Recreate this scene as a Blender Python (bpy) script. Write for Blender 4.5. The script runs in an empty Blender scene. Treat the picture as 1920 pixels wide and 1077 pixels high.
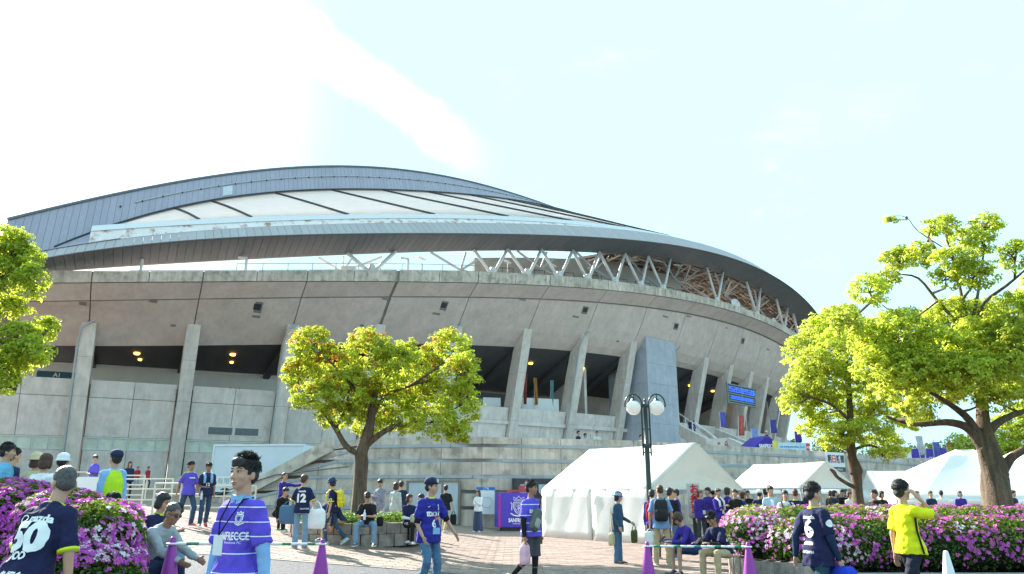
import bpy, bmesh, math, random
import numpy as np
from mathutils import Vector, Matrix, Euler
from mathutils.bvhtree import BVHTree
rad = math.radians
scene = bpy.context.scene
COL = scene.collection
rng = random.Random(7)
nrng = np.random.default_rng(11)

# ------------------------------------------------------------------ camera
H = 1.55
FOC = 1400.0
PITCH = math.atan(384 / FOC)
cam = bpy.data.cameras.new('camera'); camo = bpy.data.objects.new('camera', cam); COL.objects.link(camo)
cam.sensor_width = 36; cam.lens = FOC / 1920 * 36
cam.clip_start = .1; cam.clip_end = 9000
camo.location = (0, 0, H); camo.rotation_euler = (math.pi / 2 + PITCH, 0, 0)
scene.camera = camo

# ------------------------------------------------------------------ world, sun, exposure
SUN = Vector((-.66, .75, 0)).normalized()
ELEV = rad(31)
SUNV = Vector((SUN.x * math.cos(ELEV), SUN.y * math.cos(ELEV), math.sin(ELEV)))
w = bpy.data.worlds.new('World'); scene.world = w; w.use_nodes = True
nt = w.node_tree; N = nt.nodes; L = nt.links; N.clear()
wo = N.new('ShaderNodeOutputWorld'); bg = N.new('ShaderNodeBackground'); L.new(bg.outputs[0], wo.inputs[0])
sky = N.new('ShaderNodeTexSky'); sky.sky_type = 'NISHITA'; sky.sun_disc = False
sky.sun_elevation = ELEV; sky.sun_rotation = math.atan2(SUN.x, SUN.y)
sky.air_density = 1.6; sky.dust_density = 3.0; sky.ozone_density = 1.5
bg.inputs[1].default_value = .15
tc = N.new('ShaderNodeTexCoord')
def vmath(op, a, b=None):
    n = N.new('ShaderNodeVectorMath'); n.operation = op
    for i, v in enumerate((a, b)):
        if v is None: continue
        if hasattr(v, 'links'): L.new(v, n.inputs[i])
        else: n.inputs[i].default_value = v
    return n
def smath(op, a, b=None, c=None):
    n = N.new('ShaderNodeMath'); n.operation = op
    for i, v in enumerate((a, b, c)):
        if v is None: continue
        if hasattr(v, 'links'): L.new(v, n.inputs[i])
        else: n.inputs[i].default_value = v
    return n.outputs[0]
def ramp(v, a, b):
    n = N.new('ShaderNodeMapRange'); n.interpolation_type = 'SMOOTHSTEP'
    L.new(v, n.inputs[0]); n.inputs[1].default_value = a; n.inputs[2].default_value = b
    return n.outputs[0]
D = tc.outputs['Generated']
sep = N.new('ShaderNodeSeparateXYZ'); L.new(D, sep.inputs[0])
zz = smath('ADD', smath('MAXIMUM', sep.outputs[2], 0.0), .16)
cmb = N.new('ShaderNodeCombineXYZ'); L.new(smath('DIVIDE', sep.outputs[0], zz), cmb.inputs[0]); L.new(smath('DIVIDE', sep.outputs[1], zz), cmb.inputs[1])
def noise(vec, sc, det=6, rough=.55, dist=0):
    n = N.new('ShaderNodeTexNoise'); L.new(vec, n.inputs['Vector']); n.inputs['Scale'].default_value = sc
    n.inputs['Detail'].default_value = det; n.inputs['Roughness'].default_value = rough; n.inputs['Distortion'].default_value = dist
    return n.outputs['Fac']
n1 = noise(cmb.outputs[0], .55, 7, .55, .6)
n2 = noise(cmb.outputs[0], 2.3, 6, .6, .3)
haze_side = ramp(vmath('DOT_PRODUCT', D, (-.5975, .6758, .4317)).outputs['Value'], .905, 1.0)      # thin cloud thickens towards the sun
veil = smath('MULTIPLY', ramp(smath('ADD', n1, smath('MULTIPLY', haze_side, .30)), .66, .96), .95)
wisps = smath('MULTIPLY', smath('MULTIPLY', ramp(n2, .56, .76), ramp(n1, .42, .6)), .5)
# one long drifting streak of cirrus
pn = Vector((-.2726, 0, .9621))
STREAK = globals().get('STREAK', None)
def ray(px, py):
    u = (px - 960) / FOC; v = (538.5 - py) / FOC
    return Vector((u, math.cos(PITCH) - v * math.sin(PITCH), math.sin(PITCH) + v * math.cos(PITCH)))
ra, rb = ray(430, -40).normalized(), ray(930, 330).normalized()
pn = ra.cross(rb).normalized(); along = (rb - ra).normalized()
off = vmath('DOT_PRODUCT', D, tuple(pn)).outputs['Value']
off = smath('ADD', off, smath('MULTIPLY', smath('SUBTRACT', noise(D, 9, 5, .6), .5), .07))
al = vmath('DOT_PRODUCT', D, tuple(along)).outputs['Value']
st = smath('SUBTRACT', 1.0, ramp(smath('ABSOLUTE', off), .0, .036))
st = smath('MULTIPLY', smath('MULTIPLY', st, smath('SUBTRACT', 1.0, ramp(al, float(rb.dot(along)) - .2, float(rb.dot(along)) + .01))), .9)
mask = smath('MINIMUM', smath('ADD', smath('MAXIMUM', smath('MAXIMUM', veil, wisps), st), smath('MULTIPLY', haze_side, .75)), 1.0)
tint = N.new('ShaderNodeMix'); tint.data_type = 'RGBA'; tint.blend_type = 'MULTIPLY'; tint.inputs[0].default_value = 1
L.new(sky.outputs[0], tint.inputs[6]); tint.inputs[7].default_value = (.92, .94, .87, 1)
mx = N.new('ShaderNodeMix'); mx.data_type = 'RGBA'; L.new(mask, mx.inputs[0])
sc_ = N.new('ShaderNodeSeparateColor'); L.new(tint.outputs[2], sc_.inputs[0]); cc_ = N.new('ShaderNodeCombineColor')
for i_, cap in enumerate((.625, 1.05, 1.25)): L.new(smath('SMOOTH_MIN', sc_.outputs[i_], cap, .18), cc_.inputs[i_])
L.new(cc_.outputs[0], mx.inputs[6]); mx.inputs[7].default_value = (1.9, 1.9, 1.9, 1)
L.new(mx.outputs[2], bg.inputs[0])
sun = bpy.data.lights.new('sun', 'SUN'); suno = bpy.data.objects.new('sun', sun); COL.objects.link(suno)
sun.energy = 2.0; sun.angle = rad(.6); sun.color = (1, .95, .87)
suno.rotation_euler = (-SUNV).to_track_quat('-Z', 'Y').to_euler()
vs = scene.view_settings
vs.view_transform = 'Standard'; vs.look = 'None'; vs.gamma = 1; vs.use_curve_mapping = False
vs.exposure = 3.12
scene.display_settings.display_device = 'sRGB'

# ------------------------------------------------------------------ helpers
def gz(x, y=0):                      # the plaza rises gently to the left
    return .08 * min(max(-x - .5, 0), 22)
def at(px, py, Y):                   # a point at distance Y along a sight line
    r = ray(px, py); k = Y / r.y
    return Vector((r.x * k, Y, H + r.z * k))
def tag(o, label=None, cat=None, group=None, kind=None):
    if label: o['label'] = label
    if cat: o['category'] = cat
    if group: o['group'] = group
    if kind: o['kind'] = kind
    return o
def empty(name, loc=(0, 0, 0), rz=0, label=None, cat=None, group=None):
    o = bpy.data.objects.new(name, None); COL.objects.link(o)
    o.location = loc; o.rotation_euler = (0, 0, rz); o.empty_display_size = .2
    return tag(o, label, cat, group)
class MB:
    def __init__(self): self.v = []; self.f = []; self.mi = []; self.cur = 0
    def add(self, vs, fs):
        b = len(self.v); self.v += [tuple(p) for p in vs]
        self.f += [tuple(i + b for i in f) for f in fs]; self.mi += [self.cur] * len(fs)
        return self
    def hexa(self, p):               # p0..3 bottom ring, p4..7 top ring (counter-clockwise seen from above)
        return self.add(p, [(3, 2, 1, 0), (4, 5, 6, 7), (0, 1, 5, 4), (1, 2, 6, 5), (2, 3, 7, 6), (3, 0, 4, 7)])
    def box(self, c, s, m=None):
        c = Vector(c); x, y, z = s[0] / 2, s[1] / 2, s[2] / 2
        p = [Vector(q) for q in ((-x, -y, -z), (x, -y, -z), (x, y, -z), (-x, y, -z), (-x, -y, z), (x, -y, z), (x, y, z), (-x, y, z))]
        if m is not None: p = [m @ q for q in p]
        return self.hexa([c + q for q in p])
    def bar(self, a, b, wd, ht=None):  # rectangular bar between two points
        a = Vector(a); b = Vector(b); d = b - a; ht = ht or wd
        q = d.to_track_quat('Y', 'Z').to_matrix()
        return self.box((a + b) / 2, (wd, d.length, ht), q)
    def loft(self, rings, cap=True):
        n = len(rings[0]); b = len(self.v)
        for r in rings: self.v += [tuple(p) for p in r]
        k = 0
        for i in range(len(rings) - 1):
            for j in range(n):
                self.f.append((b + i * n + j, b + i * n + (j + 1) % n, b + (i + 1) * n + (j + 1) % n, b + (i + 1) * n + j)); k += 1
        if cap:
            self.f.append(tuple(b + j for j in reversed(range(n)))); self.f.append(tuple(b + (len(rings) - 1) * n + j for j in range(n))); k += 2
        self.mi += [self.cur] * k
        return self
    def tube(self, pts, r, n=8, cap=True):
        pts = [Vector(p) for p in pts]; rings = []
        up = None
        for i, p in enumerate(pts):
            d = (pts[min(i + 1, len(pts) - 1)] - pts[max(i - 1, 0)]).normalized()
            if up is None:
                up = d.orthogonal().normalized()
            up = (up - d * up.dot(d)).normalized(); sd = d.cross(up)
            rr = r[i] if isinstance(r, (list, tuple)) else r
            rings.append([p + (up * math.cos(t) + sd * math.sin(t)) * rr for t in [2 * math.pi * j / n for j in range(n)]])
        return self.loft(rings, cap)
    def ball(self, c, r, n=10, m=6, rot=None):
        c = Vector(c); r = (r, r, r) if not isinstance(r, (list, tuple)) else r
        vs = []
        for i in range(1, m):
            t = math.pi * i / m
            for j in range(n):
                a = 2 * math.pi * j / n
                vs.append(Vector((r[0] * math.sin(t) * math.cos(a), r[1] * math.sin(t) * math.sin(a), -r[2] * math.cos(t))))
        vs += [Vector((0, 0, -r[2])), Vector((0, 0, r[2]))]
        fs = []
        for i in range(m - 2):
            for j in range(n):
                fs.append((i * n + j, i * n + (j + 1) % n, (i + 1) * n + (j + 1) % n, (i + 1) * n + j))
        bt, tp = len(vs) - 2, len(vs) - 1
        for j in range(n):
            fs.append((bt, (j + 1) % n, j)); fs.append((tp, (m - 2) * n + j, (m - 2) * n + (j + 1) % n))
        if rot is not None: vs = [rot @ p for p in vs]
        return self.add([c + p for p in vs], fs)
    def mesh(self, name, smooth=False):
        me = bpy.data.meshes.new(name); me.from_pydata(self.v, [], self.f)
        if any(self.mi): me.polygons.foreach_set('material_index', self.mi)
        if smooth: me.polygons.foreach_set('use_smooth', [True] * len(me.polygons))
        me.update(); return me
    def build(self, name, mat, parent=None, smooth=False, kind=None):
        return link(name, self.mesh(name, smooth), mat, parent, kind)
def link(name, me, mat=None, parent=None, kind=None):
    if mat is not None and len(me.materials) == 0:
        for m_ in (mat if isinstance(mat, (list, tuple)) else [mat]): me.materials.append(m_)
    o = bpy.data.objects.new(name, me); COL.objects.link(o)
    if parent is not None: o.parent = parent
    if kind: o['kind'] = kind
    return o
def copy_tree(o, parent=None):
    c = o.copy(); COL.objects.link(c); c.parent = parent
    for ch in o.children: copy_tree(ch, c)
    return c

# ------------------------------------------------------------------ materials
MATS = {}
def mat(name, col, rough=.75, var=.12, scale=4.0, bump=0.0, bscale=40.0, metal=0.0, streak=0.0, sfreq=1.0, rnd=0.0, island=0.0, coord='Object', spec=.4, trans=0.0, tcol=None, stain=None, sheen=0, objcol=None):
    if name in MATS: return MATS[name]
    m = bpy.data.materials.new(name); m.use_nodes = True
    nt = m.node_tree; n = nt.nodes; l = nt.links
    b = n['Principled BSDF']; out = n['Material Output']
    b.inputs['Roughness'].default_value = rough; b.inputs['Metallic'].default_value = metal
    b.inputs['Specular IOR Level'].default_value = spec
    tcn = n.new('ShaderNodeTexCoord')
    geo = n.new('ShaderNodeNewGeometry')
    vec = geo.outputs['Position'] if coord == 'World' else tcn.outputs[coord]
    def nz(sc, det=5, stretch=None, rough=.6):
        t = n.new('ShaderNodeTexNoise'); t.inputs['Scale'].default_value = sc; t.inputs['Detail'].default_value = det; t.inputs['Roughness'].default_value = rough
        if stretch:
            mp = n.new('ShaderNodeMapping'); mp.inputs['Scale'].default_value = stretch; l.new(vec, mp.inputs[0]); l.new(mp.outputs[0], t.inputs['Vector'])
        else: l.new(vec, t.inputs['Vector'])
        return t.outputs['Fac']
    def mr(v, lo, hi, a=.3, bb=.7):
        r = n.new('ShaderNodeMapRange'); l.new(v, r.inputs[0]); r.inputs[1].default_value = a; r.inputs[2].default_value = bb
        r.inputs[3].default_value = lo; r.inputs[4].default_value = hi; return r.outputs[0]
    def mul(a, b_):
        q = n.new('ShaderNodeMath'); q.operation = 'MULTIPLY'; l.new(a, q.inputs[0]); l.new(b_, q.inputs[1]); return q.outputs[0]
    f = mr(nz(scale), 1 - var, 1 + var)
    if streak: f = mul(f, mul(mr(nz(sfreq, 6, (2.6, 2.6, .16)), 1 - streak, 1 + streak * .35), mr(nz(.35, 4), 1 - streak * .5, 1 + streak * .3)))
    if rnd:
        oi = n.new('ShaderNodeObjectInfo'); f = mul(f, mr(oi.outputs['Random'], 1 - rnd, 1 + rnd, 0, 1))
    if island: f = mul(f, mr(geo.outputs['Random Per Island'], 1 - island, 1 + island, 0, 1))
    sc_ = n.new('ShaderNodeMix'); sc_.data_type = 'RGBA'; sc_.blend_type = 'MULTIPLY'; sc_.inputs[0].default_value = 1
    sc_.inputs[6].default_value = (*col, 1); cr = n.new('ShaderNodeCombineColor')
    for i in range(3): l.new(f, cr.inputs[i])
    l.new(cr.outputs[0], sc_.inputs[7]); cout = sc_.outputs[2]
    if stain:
        sm = n.new('ShaderNodeMix'); sm.data_type = 'RGBA'; l.new(mr(nz(stain[1], 6), 0, stain[2], .52, .66), sm.inputs[0]); l.new(cout, sm.inputs[6]); sm.inputs[7].default_value = (*stain[0], 1); cout = sm.outputs[2]
    l.new(cout, b.inputs['Base Color'])
    if bump:
        bp = n.new('ShaderNodeBump'); bp.inputs['Strength'].default_value = bump; bp.inputs['Distance'].default_value = .02
        l.new(nz(bscale, 4), bp.inputs['Height']); l.new(bp.outputs[0], b.inputs['Normal'])
    if trans:
        tr = n.new('ShaderNodeBsdfTranslucent'); ms = n.new('ShaderNodeMixShader'); ms.inputs[0].default_value = trans
        if tcol:
            s2 = n.new('ShaderNodeMix'); s2.data_type = 'RGBA'; s2.blend_type = 'MULTIPLY'; s2.inputs[0].default_value = 1
            s2.inputs[6].default_value = (*tcol, 1); l.new(cr.outputs[0], s2.inputs[7]); l.new(s2.outputs[2], tr.inputs[0])
        else: l.new(cout, tr.inputs[0])
        l.new(b.outputs[0], ms.inputs[1]); l.new(tr.outputs[0], ms.inputs[2]); l.new(ms.outputs[0], out.inputs[0])
    MATS[name] = m; return m
def emis(name, col, st):
    m = mat(name, col); b = m.node_tree.nodes['Principled BSDF']
    b.inputs['Emission Color'].default_value = (*col, 1); b.inputs['Emission Strength'].default_value = st; return m
CONC = mat('concrete', (.70, .61, .56), .85, .1, 1.3, .25, 14, streak=.15, rnd=.06, coord='World', stain=((.24, .22, .19), 1.1, .22))
CONC_B = mat('bowl_concrete', (.62, .50, .45), .85, .08, .8, .2, 10, streak=.11, rnd=.05, coord='World', stain=((.36, .31, .27), .55, .25))
CONC_W = mat('weathered_concrete', (.60, .51, .43), .9, .15, 2.2, .3, 16, streak=.34, rnd=.06, coord='World', stain=((.12, .105, .08), 1.6, .5))
CONC_L = mat('column_concrete', (.68, .59, .53), .85, .1, 1.6, .2, 14, streak=.18, rnd=.05, coord='World')
TOWER = mat('tower_concrete', (.40, .41, .46), .7, .1, 1.1, .1, 12, streak=.1, rnd=.03, coord='World')
JOINT = mat('joint_shadow_gap', (.24, .215, .19), .9)
STRIPB = mat('ledge_paint', (.36, .39, .42), .7, .12, 1.5, .1, 20, streak=.15, coord='World')
METAL = mat('roof_cladding', (.34, .315, .37), .5, .05, 3, 0, 1, metal=.25, rnd=.05, coord='World')
METAL_D = mat('shaded_cladding', (.12, .125, .135), .5, .06, 3, 0, 1, metal=.15, rnd=.07, coord='World')  # copy of the roof cladding with the underside's shade put into its colour
METAL_L = mat('eave_strip_cladding', (.37, .325, .325), .5, .05, 3, 0, 1, metal=.1, rnd=.06, coord='World')
DARKM = mat('dark_steel', (.035, .037, .045), .55)
WHITEM = mat('white_steel', (.64, .62, .62), .45, .06, 5)
GUTTER = mat('rusty_white_gutter', (.72, .66, .64), .6, .08, 2, coord='World', stain=((.34, .12, .05), 1.3, .85))
MEMBR = mat('roof_membrane', (.92, .9, .9), .6, .03, 1, trans=.8, tcol=(.95, .94, .94), coord='World')
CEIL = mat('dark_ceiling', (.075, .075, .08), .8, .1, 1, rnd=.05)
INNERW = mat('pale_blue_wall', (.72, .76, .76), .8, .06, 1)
PIPE = mat('drainpipe_paint', (.4, .41, .42), .5, .05, 3)
GLASS = mat('window_glass', (.62, .66, .56), .35, .15, 1.2, spec=.4, coord='World')
FRAME = mat('window_frame_white', (.62, .63, .6), .5, .05)

# ------------------------------------------------------------------ ground
def sheet(name, xs, ys, dz, m, yfun=None):
    b = MB(); n = len(xs)
    for j, y in enumerate(ys):
        for x in xs:
            yy = y(x) if callable(y) else y
            b.v.append((x, yy, gz(x) + dz))
    for j in range(len(ys) - 1):
        for i in range(n - 1): b.f.append((j * n + i, j * n + i + 1, (j + 1) * n + i + 1, (j + 1) * n + i)); b.mi.append(0)
    return b.build(name, m, kind='structure')
bnd = lambda x: 15.4 + .085 * x
GROUND = mat('ground_dust', (.2, .19, .165), .95, .2, .3, .2, 3, coord='World')
ROAD = mat('road_aggregate', (.095, .095, .10), .9, .75, 20, .6, 60, coord='World', stain=((.045, .045, .05), 45, .75))
PAVE = mat('plaza_base', (.24, .175, .14), .9, .22, 2.5, .4, 30, coord='World')
sheet('ground', [-4000, -22.5, -.5, 4000], [-300, 0, 60, 4000], -.006, GROUND)
sheet('road', [-40, -22.5, -.5, 40], [-12, bnd], 0.0, ROAD)
sheet('plaza', [-60, -22.5, -.5, 60], [bnd, 70], 0.004, PAVE)
BRICK = mat('paver_clay', (.265, .19, .155), .88, .16, 9, .3, 50, rnd=.2, island=.2, coord='World', stain=((.2, .165, .14), 1.4, .45))
plaza = bpy.data.objects['plaza']
pav = []
PW, PD = .42, .21
for j in range(62):
    for i in range(-36, 34):
        x = i * PW + (j % 2) * PW / 2; y = bnd(x) + .12 + j * PD
        if abs(x) < .5 * y + .8: pav.append((y, x))
pav.sort(key=lambda q: q[0] + .02 * abs(q[1]))
def paver(b, x, y):
    pts = []
    for (dx, dy, zz) in ((-1, -1, 0), (1, -1, 0), (1, 1, 0), (-1, 1, 0), (-1, -1, 1), (1, -1, 1), (1, 1, 1), (-1, 1, 1)):
        xx = x + dx * (PW / 2 - .006); yy = y + dy * (PD / 2 - .006)
        pts.append((xx, yy, gz(xx) + (.006 if not zz else .016)))
    t = rng.uniform(-.003, .003)
    pts = pts[:4] + [(p[0], p[1], p[2] + t) for p in pts[4:]]
    b.hexa(pts)
for y, x in pav[:300]:
    b = MB(); paver(b, x, y); b.build('paver', BRICK, plaza)
b = MB()
for y, x in pav[300:]: paver(b, x, y)
b.build('paver_field', BRICK, plaza, kind='stuff')
b = MB()                              # flush edging stones between road and plaza
for i in range(-40, 40):
    x0, x1 = i * .6 + .005, i * .6 + .595
    b.hexa([(x0, bnd(x0) - .16, gz(x0) + .002), (x1, bnd(x1) - .16, gz(x1) + .002), (x1, bnd(x1) - .01, gz(x1) + .002), (x0, bnd(x0) - .01, gz(x0) + .002),
            (x0, bnd(x0) - .16, gz(x0) + .012), (x1, bnd(x1) - .16, gz(x1) + .012), (x1, bnd(x1) - .01, gz(x1) + .012), (x0, bnd(x0) - .01, gz(x0) + .012)])
b.build('edging_stones', mat('edging_stone', (.3, .25, .22), .9, .15, 5, island=.12, coord='World'), plaza, kind='stuff')
# ------------------------------------------------------------------ stadium plan: one long curve s (metres along), d (outwards), z
_g = np.arange(-80, 200, .1); _th = np.radians(26 + .15 * _g + .0015 * _g * _g)
_X = np.cumsum(np.cos(_th)) * .1; _Y = np.cumsum(np.sin(_th)) * .1
_X += -.579 * 60 - _X[800]; _Y += 60 - _Y[800]
def PT(s, d, z):
    i = min(max((s + 80) / .1, 0), len(_g) - 2); k = int(i); f = i - k
    th = _th[k] * (1 - f) + _th[k + 1] * f
    return Vector((_X[k] * (1 - f) + _X[k + 1] * f + math.sin(th) * d, _Y[k] * (1 - f) + _Y[k + 1] * f - math.cos(th) * d, z))
def ev(*c):
    return lambda s: sum(a * min(abs((s - 78) / 80), 1.09) ** (2 * i) for i, a in enumerate(c))
def pl(*c):
    return lambda s: sum(a * ((min(max(s, -8), 102) - 78) / 80) ** i for i, a in enumerate(c))
z_archt = ev(44.78, -7.602, -17.134, 5.042); z_archb = ev(44.526, -25.822, 16.233, -13.707)
z_gut = ev(33.508, -15.814, 5.661, -1.9); z_strip = ev(33.222, -21.165, 15.97, -8.467)
z_eavet = ev(31.324, -21.28, 17.632, -9.416); z_eaveb = ev(30.396, -19.225, 10.346, -3.524)
z_ctop = pl(18.77, -2.548, .116, 21.155, 14.267); z_open = pl(17.116, -2.668, -3.575, 12.066, 8.733)
z_joint = ev(23.717, -11.85, 4.666, -.886); z_rimb = ev(24.79, -11.845, 4.806, -1.063); z_rimt = ev(25.667, -9.69, -.342, 1.991)
Z_PAR, Z_FLR = 10.28, 8.93
d_arch = lambda s: 5 - 24 * min(max(1 - ((s - 78) / 87) ** 2, 0), 1)
d_col = lambda s, z: 1.8 - .27 * (z_ctop(s) - z)
stadium = empty('stadium', PT(40, -20, 0), 0, 'huge concrete stadium with flared bowl, raked columns and grey arched roof', 'stadium')
SO = stadium.location.copy()
def sbuild(b, name, m, smooth=False, kind=None, parent=stadium):
    b.v = [(p[0] - SO.x, p[1] - SO.y, p[2] - SO.z) for p in b.v]
    return b.build(name, m, parent, smooth, kind)
def shell(b, f, g, s0, s1, ns, nv):   # slab between front surface f(s,v) and back surface g(s,v), v in 0..1
    base = len(b.v); n = nv + 1
    for fn in (f, g):
        for i in range(ns + 1):
            for j in range(n): b.v.append(tuple(fn(s0 + (s1 - s0) * i / ns, j / nv)))
    o2 = (ns + 1) * n; F = []
    for i in range(ns):
        for j in range(nv):
            a = base + i * n + j; F.append((a, a + n, a + n + 1, a + 1)); c = a + o2; F.append((c, c + 1, c + n + 1, c + n))
    for i in range(ns):
        for j in (0, nv):
            a = base + i * n + j; q = (a, a + o2, a + n + o2, a + n); F.append(q if j == 0 else q[::-1])
    for j in range(nv):
        for i in (0, ns):
            a = base + i * n + j; q = (a, a + 1, a + 1 + o2, a + o2); F.append(q if i == 0 else q[::-1])
    b.f += F; b.mi += [b.cur] * len(F); return b
COLS = [-8.1, .1, 7.8, 16, 24.1, 32.4, 41, 49.1, 57.2, 72.3, 79, 85.5, 91.8, 99.9, 107.5]
BAYS = [-8.1, .1, 7.8, 16, 24.1, 32.4, 41, 49.1, 57.2, 64.7, 72.3, 79, 85.5, 91.8, 99.9, 107.5, 116]
CW = 1.05
# bowl: profile points
def bowl(s, v):                       # v 0 opening edge, 1 ring joint
    d = 4 * v; zo, zc, zj = z_open(s), z_ctop(s), z_joint(s)
    z = zo * (d - 1.8) * (d - 4) / 7.2 - zc * d * (d - 4) / 3.96 + zj * d * (d - 1.8) / 8.8
    return d, z
def bowl2(s, v): return 4.0 + 1.6 * v, z_joint(s) * (1 - v) + z_rimb(s) * v
def rim(s, v): return 5.72 + .1 * v, z_rimb(s) + .02 + (z_rimt(s) - z_rimb(s) - .02) * v
def off3(fn, dd, dz, lo=0, hi=1): return lambda s, v: PT(s, fn(s, lo + (hi - lo) * v)[0] + dd, fn(s, lo + (hi - lo) * v)[1] + dz)
b = MB()
shell(b, off3(bowl, -.1, .07), off3(bowl, -.6, .5), -7.5, 116, 80, 4)
shell(b, off3(bowl2, -.1, .07), off3(bowl2, -.6, .5), -7.5, 116, 80, 2)
shell(b, off3(rim, -.12, 0, 0, .96), off3(rim, -.7, 0, 0, .96), -7.5, 116, 80, 1)
sbuild(b, 'bowl_core', JOINT)
for i in range(len(BAYS) - 1):
    s0, s1 = BAYS[i], BAYS[i + 1]
    g = .045 if i != 3 else .045
    a0, a1 = s0 + g, s1 - g
    if i == 4: a0 += .12
    if i == 3: a1 -= .1
    if i == 0: a0 = -4.6
    for fn, lo, hi in ((bowl, 0, .985), (bowl2, .03, .97)):
        b = MB(); shell(b, off3(fn, 0, 0, lo, hi), off3(fn, -.25, .2, lo, hi), a0, a1, 6, 5 if fn is bowl else 2); sbuild(b, 'bowl_panel', CONC_B)
    mid = (s0 + s1) / 2
    for q0, q1 in ((a0, mid - .03), (mid + .03, a1)):
        b = MB(); shell(b, off3(rim, 0, 0), off3(rim, -.8, .03), q0, q1, 3, 1); sbuild(b, 'rim_panel', CONC_W)
def on_bowl(s, z, dd=0):
    lo, hi = 0., 1.
    fn = bowl if z < z_joint(s) else bowl2
    for _ in range(24):
        m_ = (lo + hi) / 2
        if fn(s, m_)[1] < z: lo = m_
        else: hi = m_
    return fn(s, lo)[0] + dd
for k, (s, z, sq) in enumerate([(-.6, 15.7, 0), (4.3, 16.4, 0), (12.5, 16.95, 1), (12.5, 16.3, 0), (6.2, 15, 2), (23.6, 19.0, 0), (29.9, 19.25, 1), (29.4, 18.5, 0), (22.3, 16.7, 2), (38.7, 21, 0), (47.6, 21.2, 1), (46.6, 20.4, 0), (60.9, 22.4, 0), (63.5, 21.6, 1), (54.5, 18.8, 2), (74.5, 23, 2), (79.6, 22, 1), (65.4, 23.1, 0), (88, 22, 0), (96, 21, 2)]):
    wd, ht = ((.45, .085), (.42, .38), (.2, .08))[sq]
    b = MB()
    def q(ds, dz, o): return PT(s + ds, on_bowl(s, z + dz, o), z + dz)
    b.hexa([q(-wd, -ht, .03), q(wd, -ht, .03), q(wd, -ht, -.2), q(-wd, -ht, -.2), q(-wd, ht, .03), q(wd, ht, .03), q(wd, ht, -.2), q(-wd, ht, -.2)])
    v = sbuild(b, 'bowl_vent', mat('vent_surround', (.2, .19, .175), .9) if sq == 1 else JOINT)
    if sq == 1:
        b = MB(); w2, h2 = wd * .72, ht * .5
        b.hexa([q(-w2, -h2, .045), q(w2, -h2, .045), q(w2, -h2, -.1), q(-w2, -h2, -.1), q(-w2, h2 * 1.3, .045), q(w2, h2 * 1.3, .045), q(w2, h2 * 1.3, -.1), q(-w2, h2 * 1.3, -.1)])
        sbuild(b, 'vent_grille', DARKM, parent=v)
# columns
for s in COLS:
    b = MB()
    zt, zo = z_ctop(s), z_open(s); h = CW / 2
    cuts = [1.2, Z_FLR, (zt + Z_FLR) / 2 + .2, zt]
    for a, c in zip(cuts[:-1], cuts[1:]):
        top = c == zt
        a2, c2 = a + .012, c - .012
        P = lambda e, dd, z: PT(s + e * h, dd, z)
        b.hexa([P(-1, d_col(s, a2), a2), P(1, d_col(s, a2), a2), P(1, d_col(s, a2) - 1.75, a2), P(-1, d_col(s, a2) - 1.75, a2),
                P(-1, d_col(s, c2), c2), P(1, d_col(s, c2), c2), P(1, d_col(s, c2) - (1.75 if not top else 2.0), c2 if not top else zo + .1), P(-1, d_col(s, c2) - (1.75 if not top else 2.0), c2 if not top else zo + .1)])
    c = sbuild(b, 'column', CONC_L)
    b = MB(); q = h - .03
    b.hexa([PT(s - q, d_col(s, 1.2) - .03, 1.2), PT(s + q, d_col(s, 1.2) - .03, 1.2), PT(s + q, d_col(s, 1.2) - 1.6, 1.2), PT(s - q, d_col(s, 1.2) - 1.6, 1.2),
            PT(s - q, 1.76, zt), PT(s + q, 1.76, zt), PT(s + q, 0, zo), PT(s - q, 0, zo)])
    sbuild(b, 'column_joint', JOINT, parent=c)
for s in (.1, 16, 32.4, 49.1, 72.3 - 6.9, 99.9):
    zt = z_ctop(s); b = MB(); e = -h - .1
    pts = [PT(s + e, d_col(s, 2) + .06, 2), PT(s + e, d_col(s, zt - 1.6) + .08, zt - 1.6), PT(s + e + .15, d_col(s, zt - .6) + .3, zt - .5), PT(s + .35, 2.0, zt + .2), PT(s + .38, 2.25, zt + 1.3)]
    b.tube(pts, .085, 8)
    for z in np.arange(3, zt - 1.6, 2.4): b.tube([PT(s + e, d_col(s, z) + .06, z - .07), PT(s + e, d_col(s, z) + .06, z + .07)], .11, 8)
    sbuild(b, 'drainpipe', PIPE)
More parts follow.
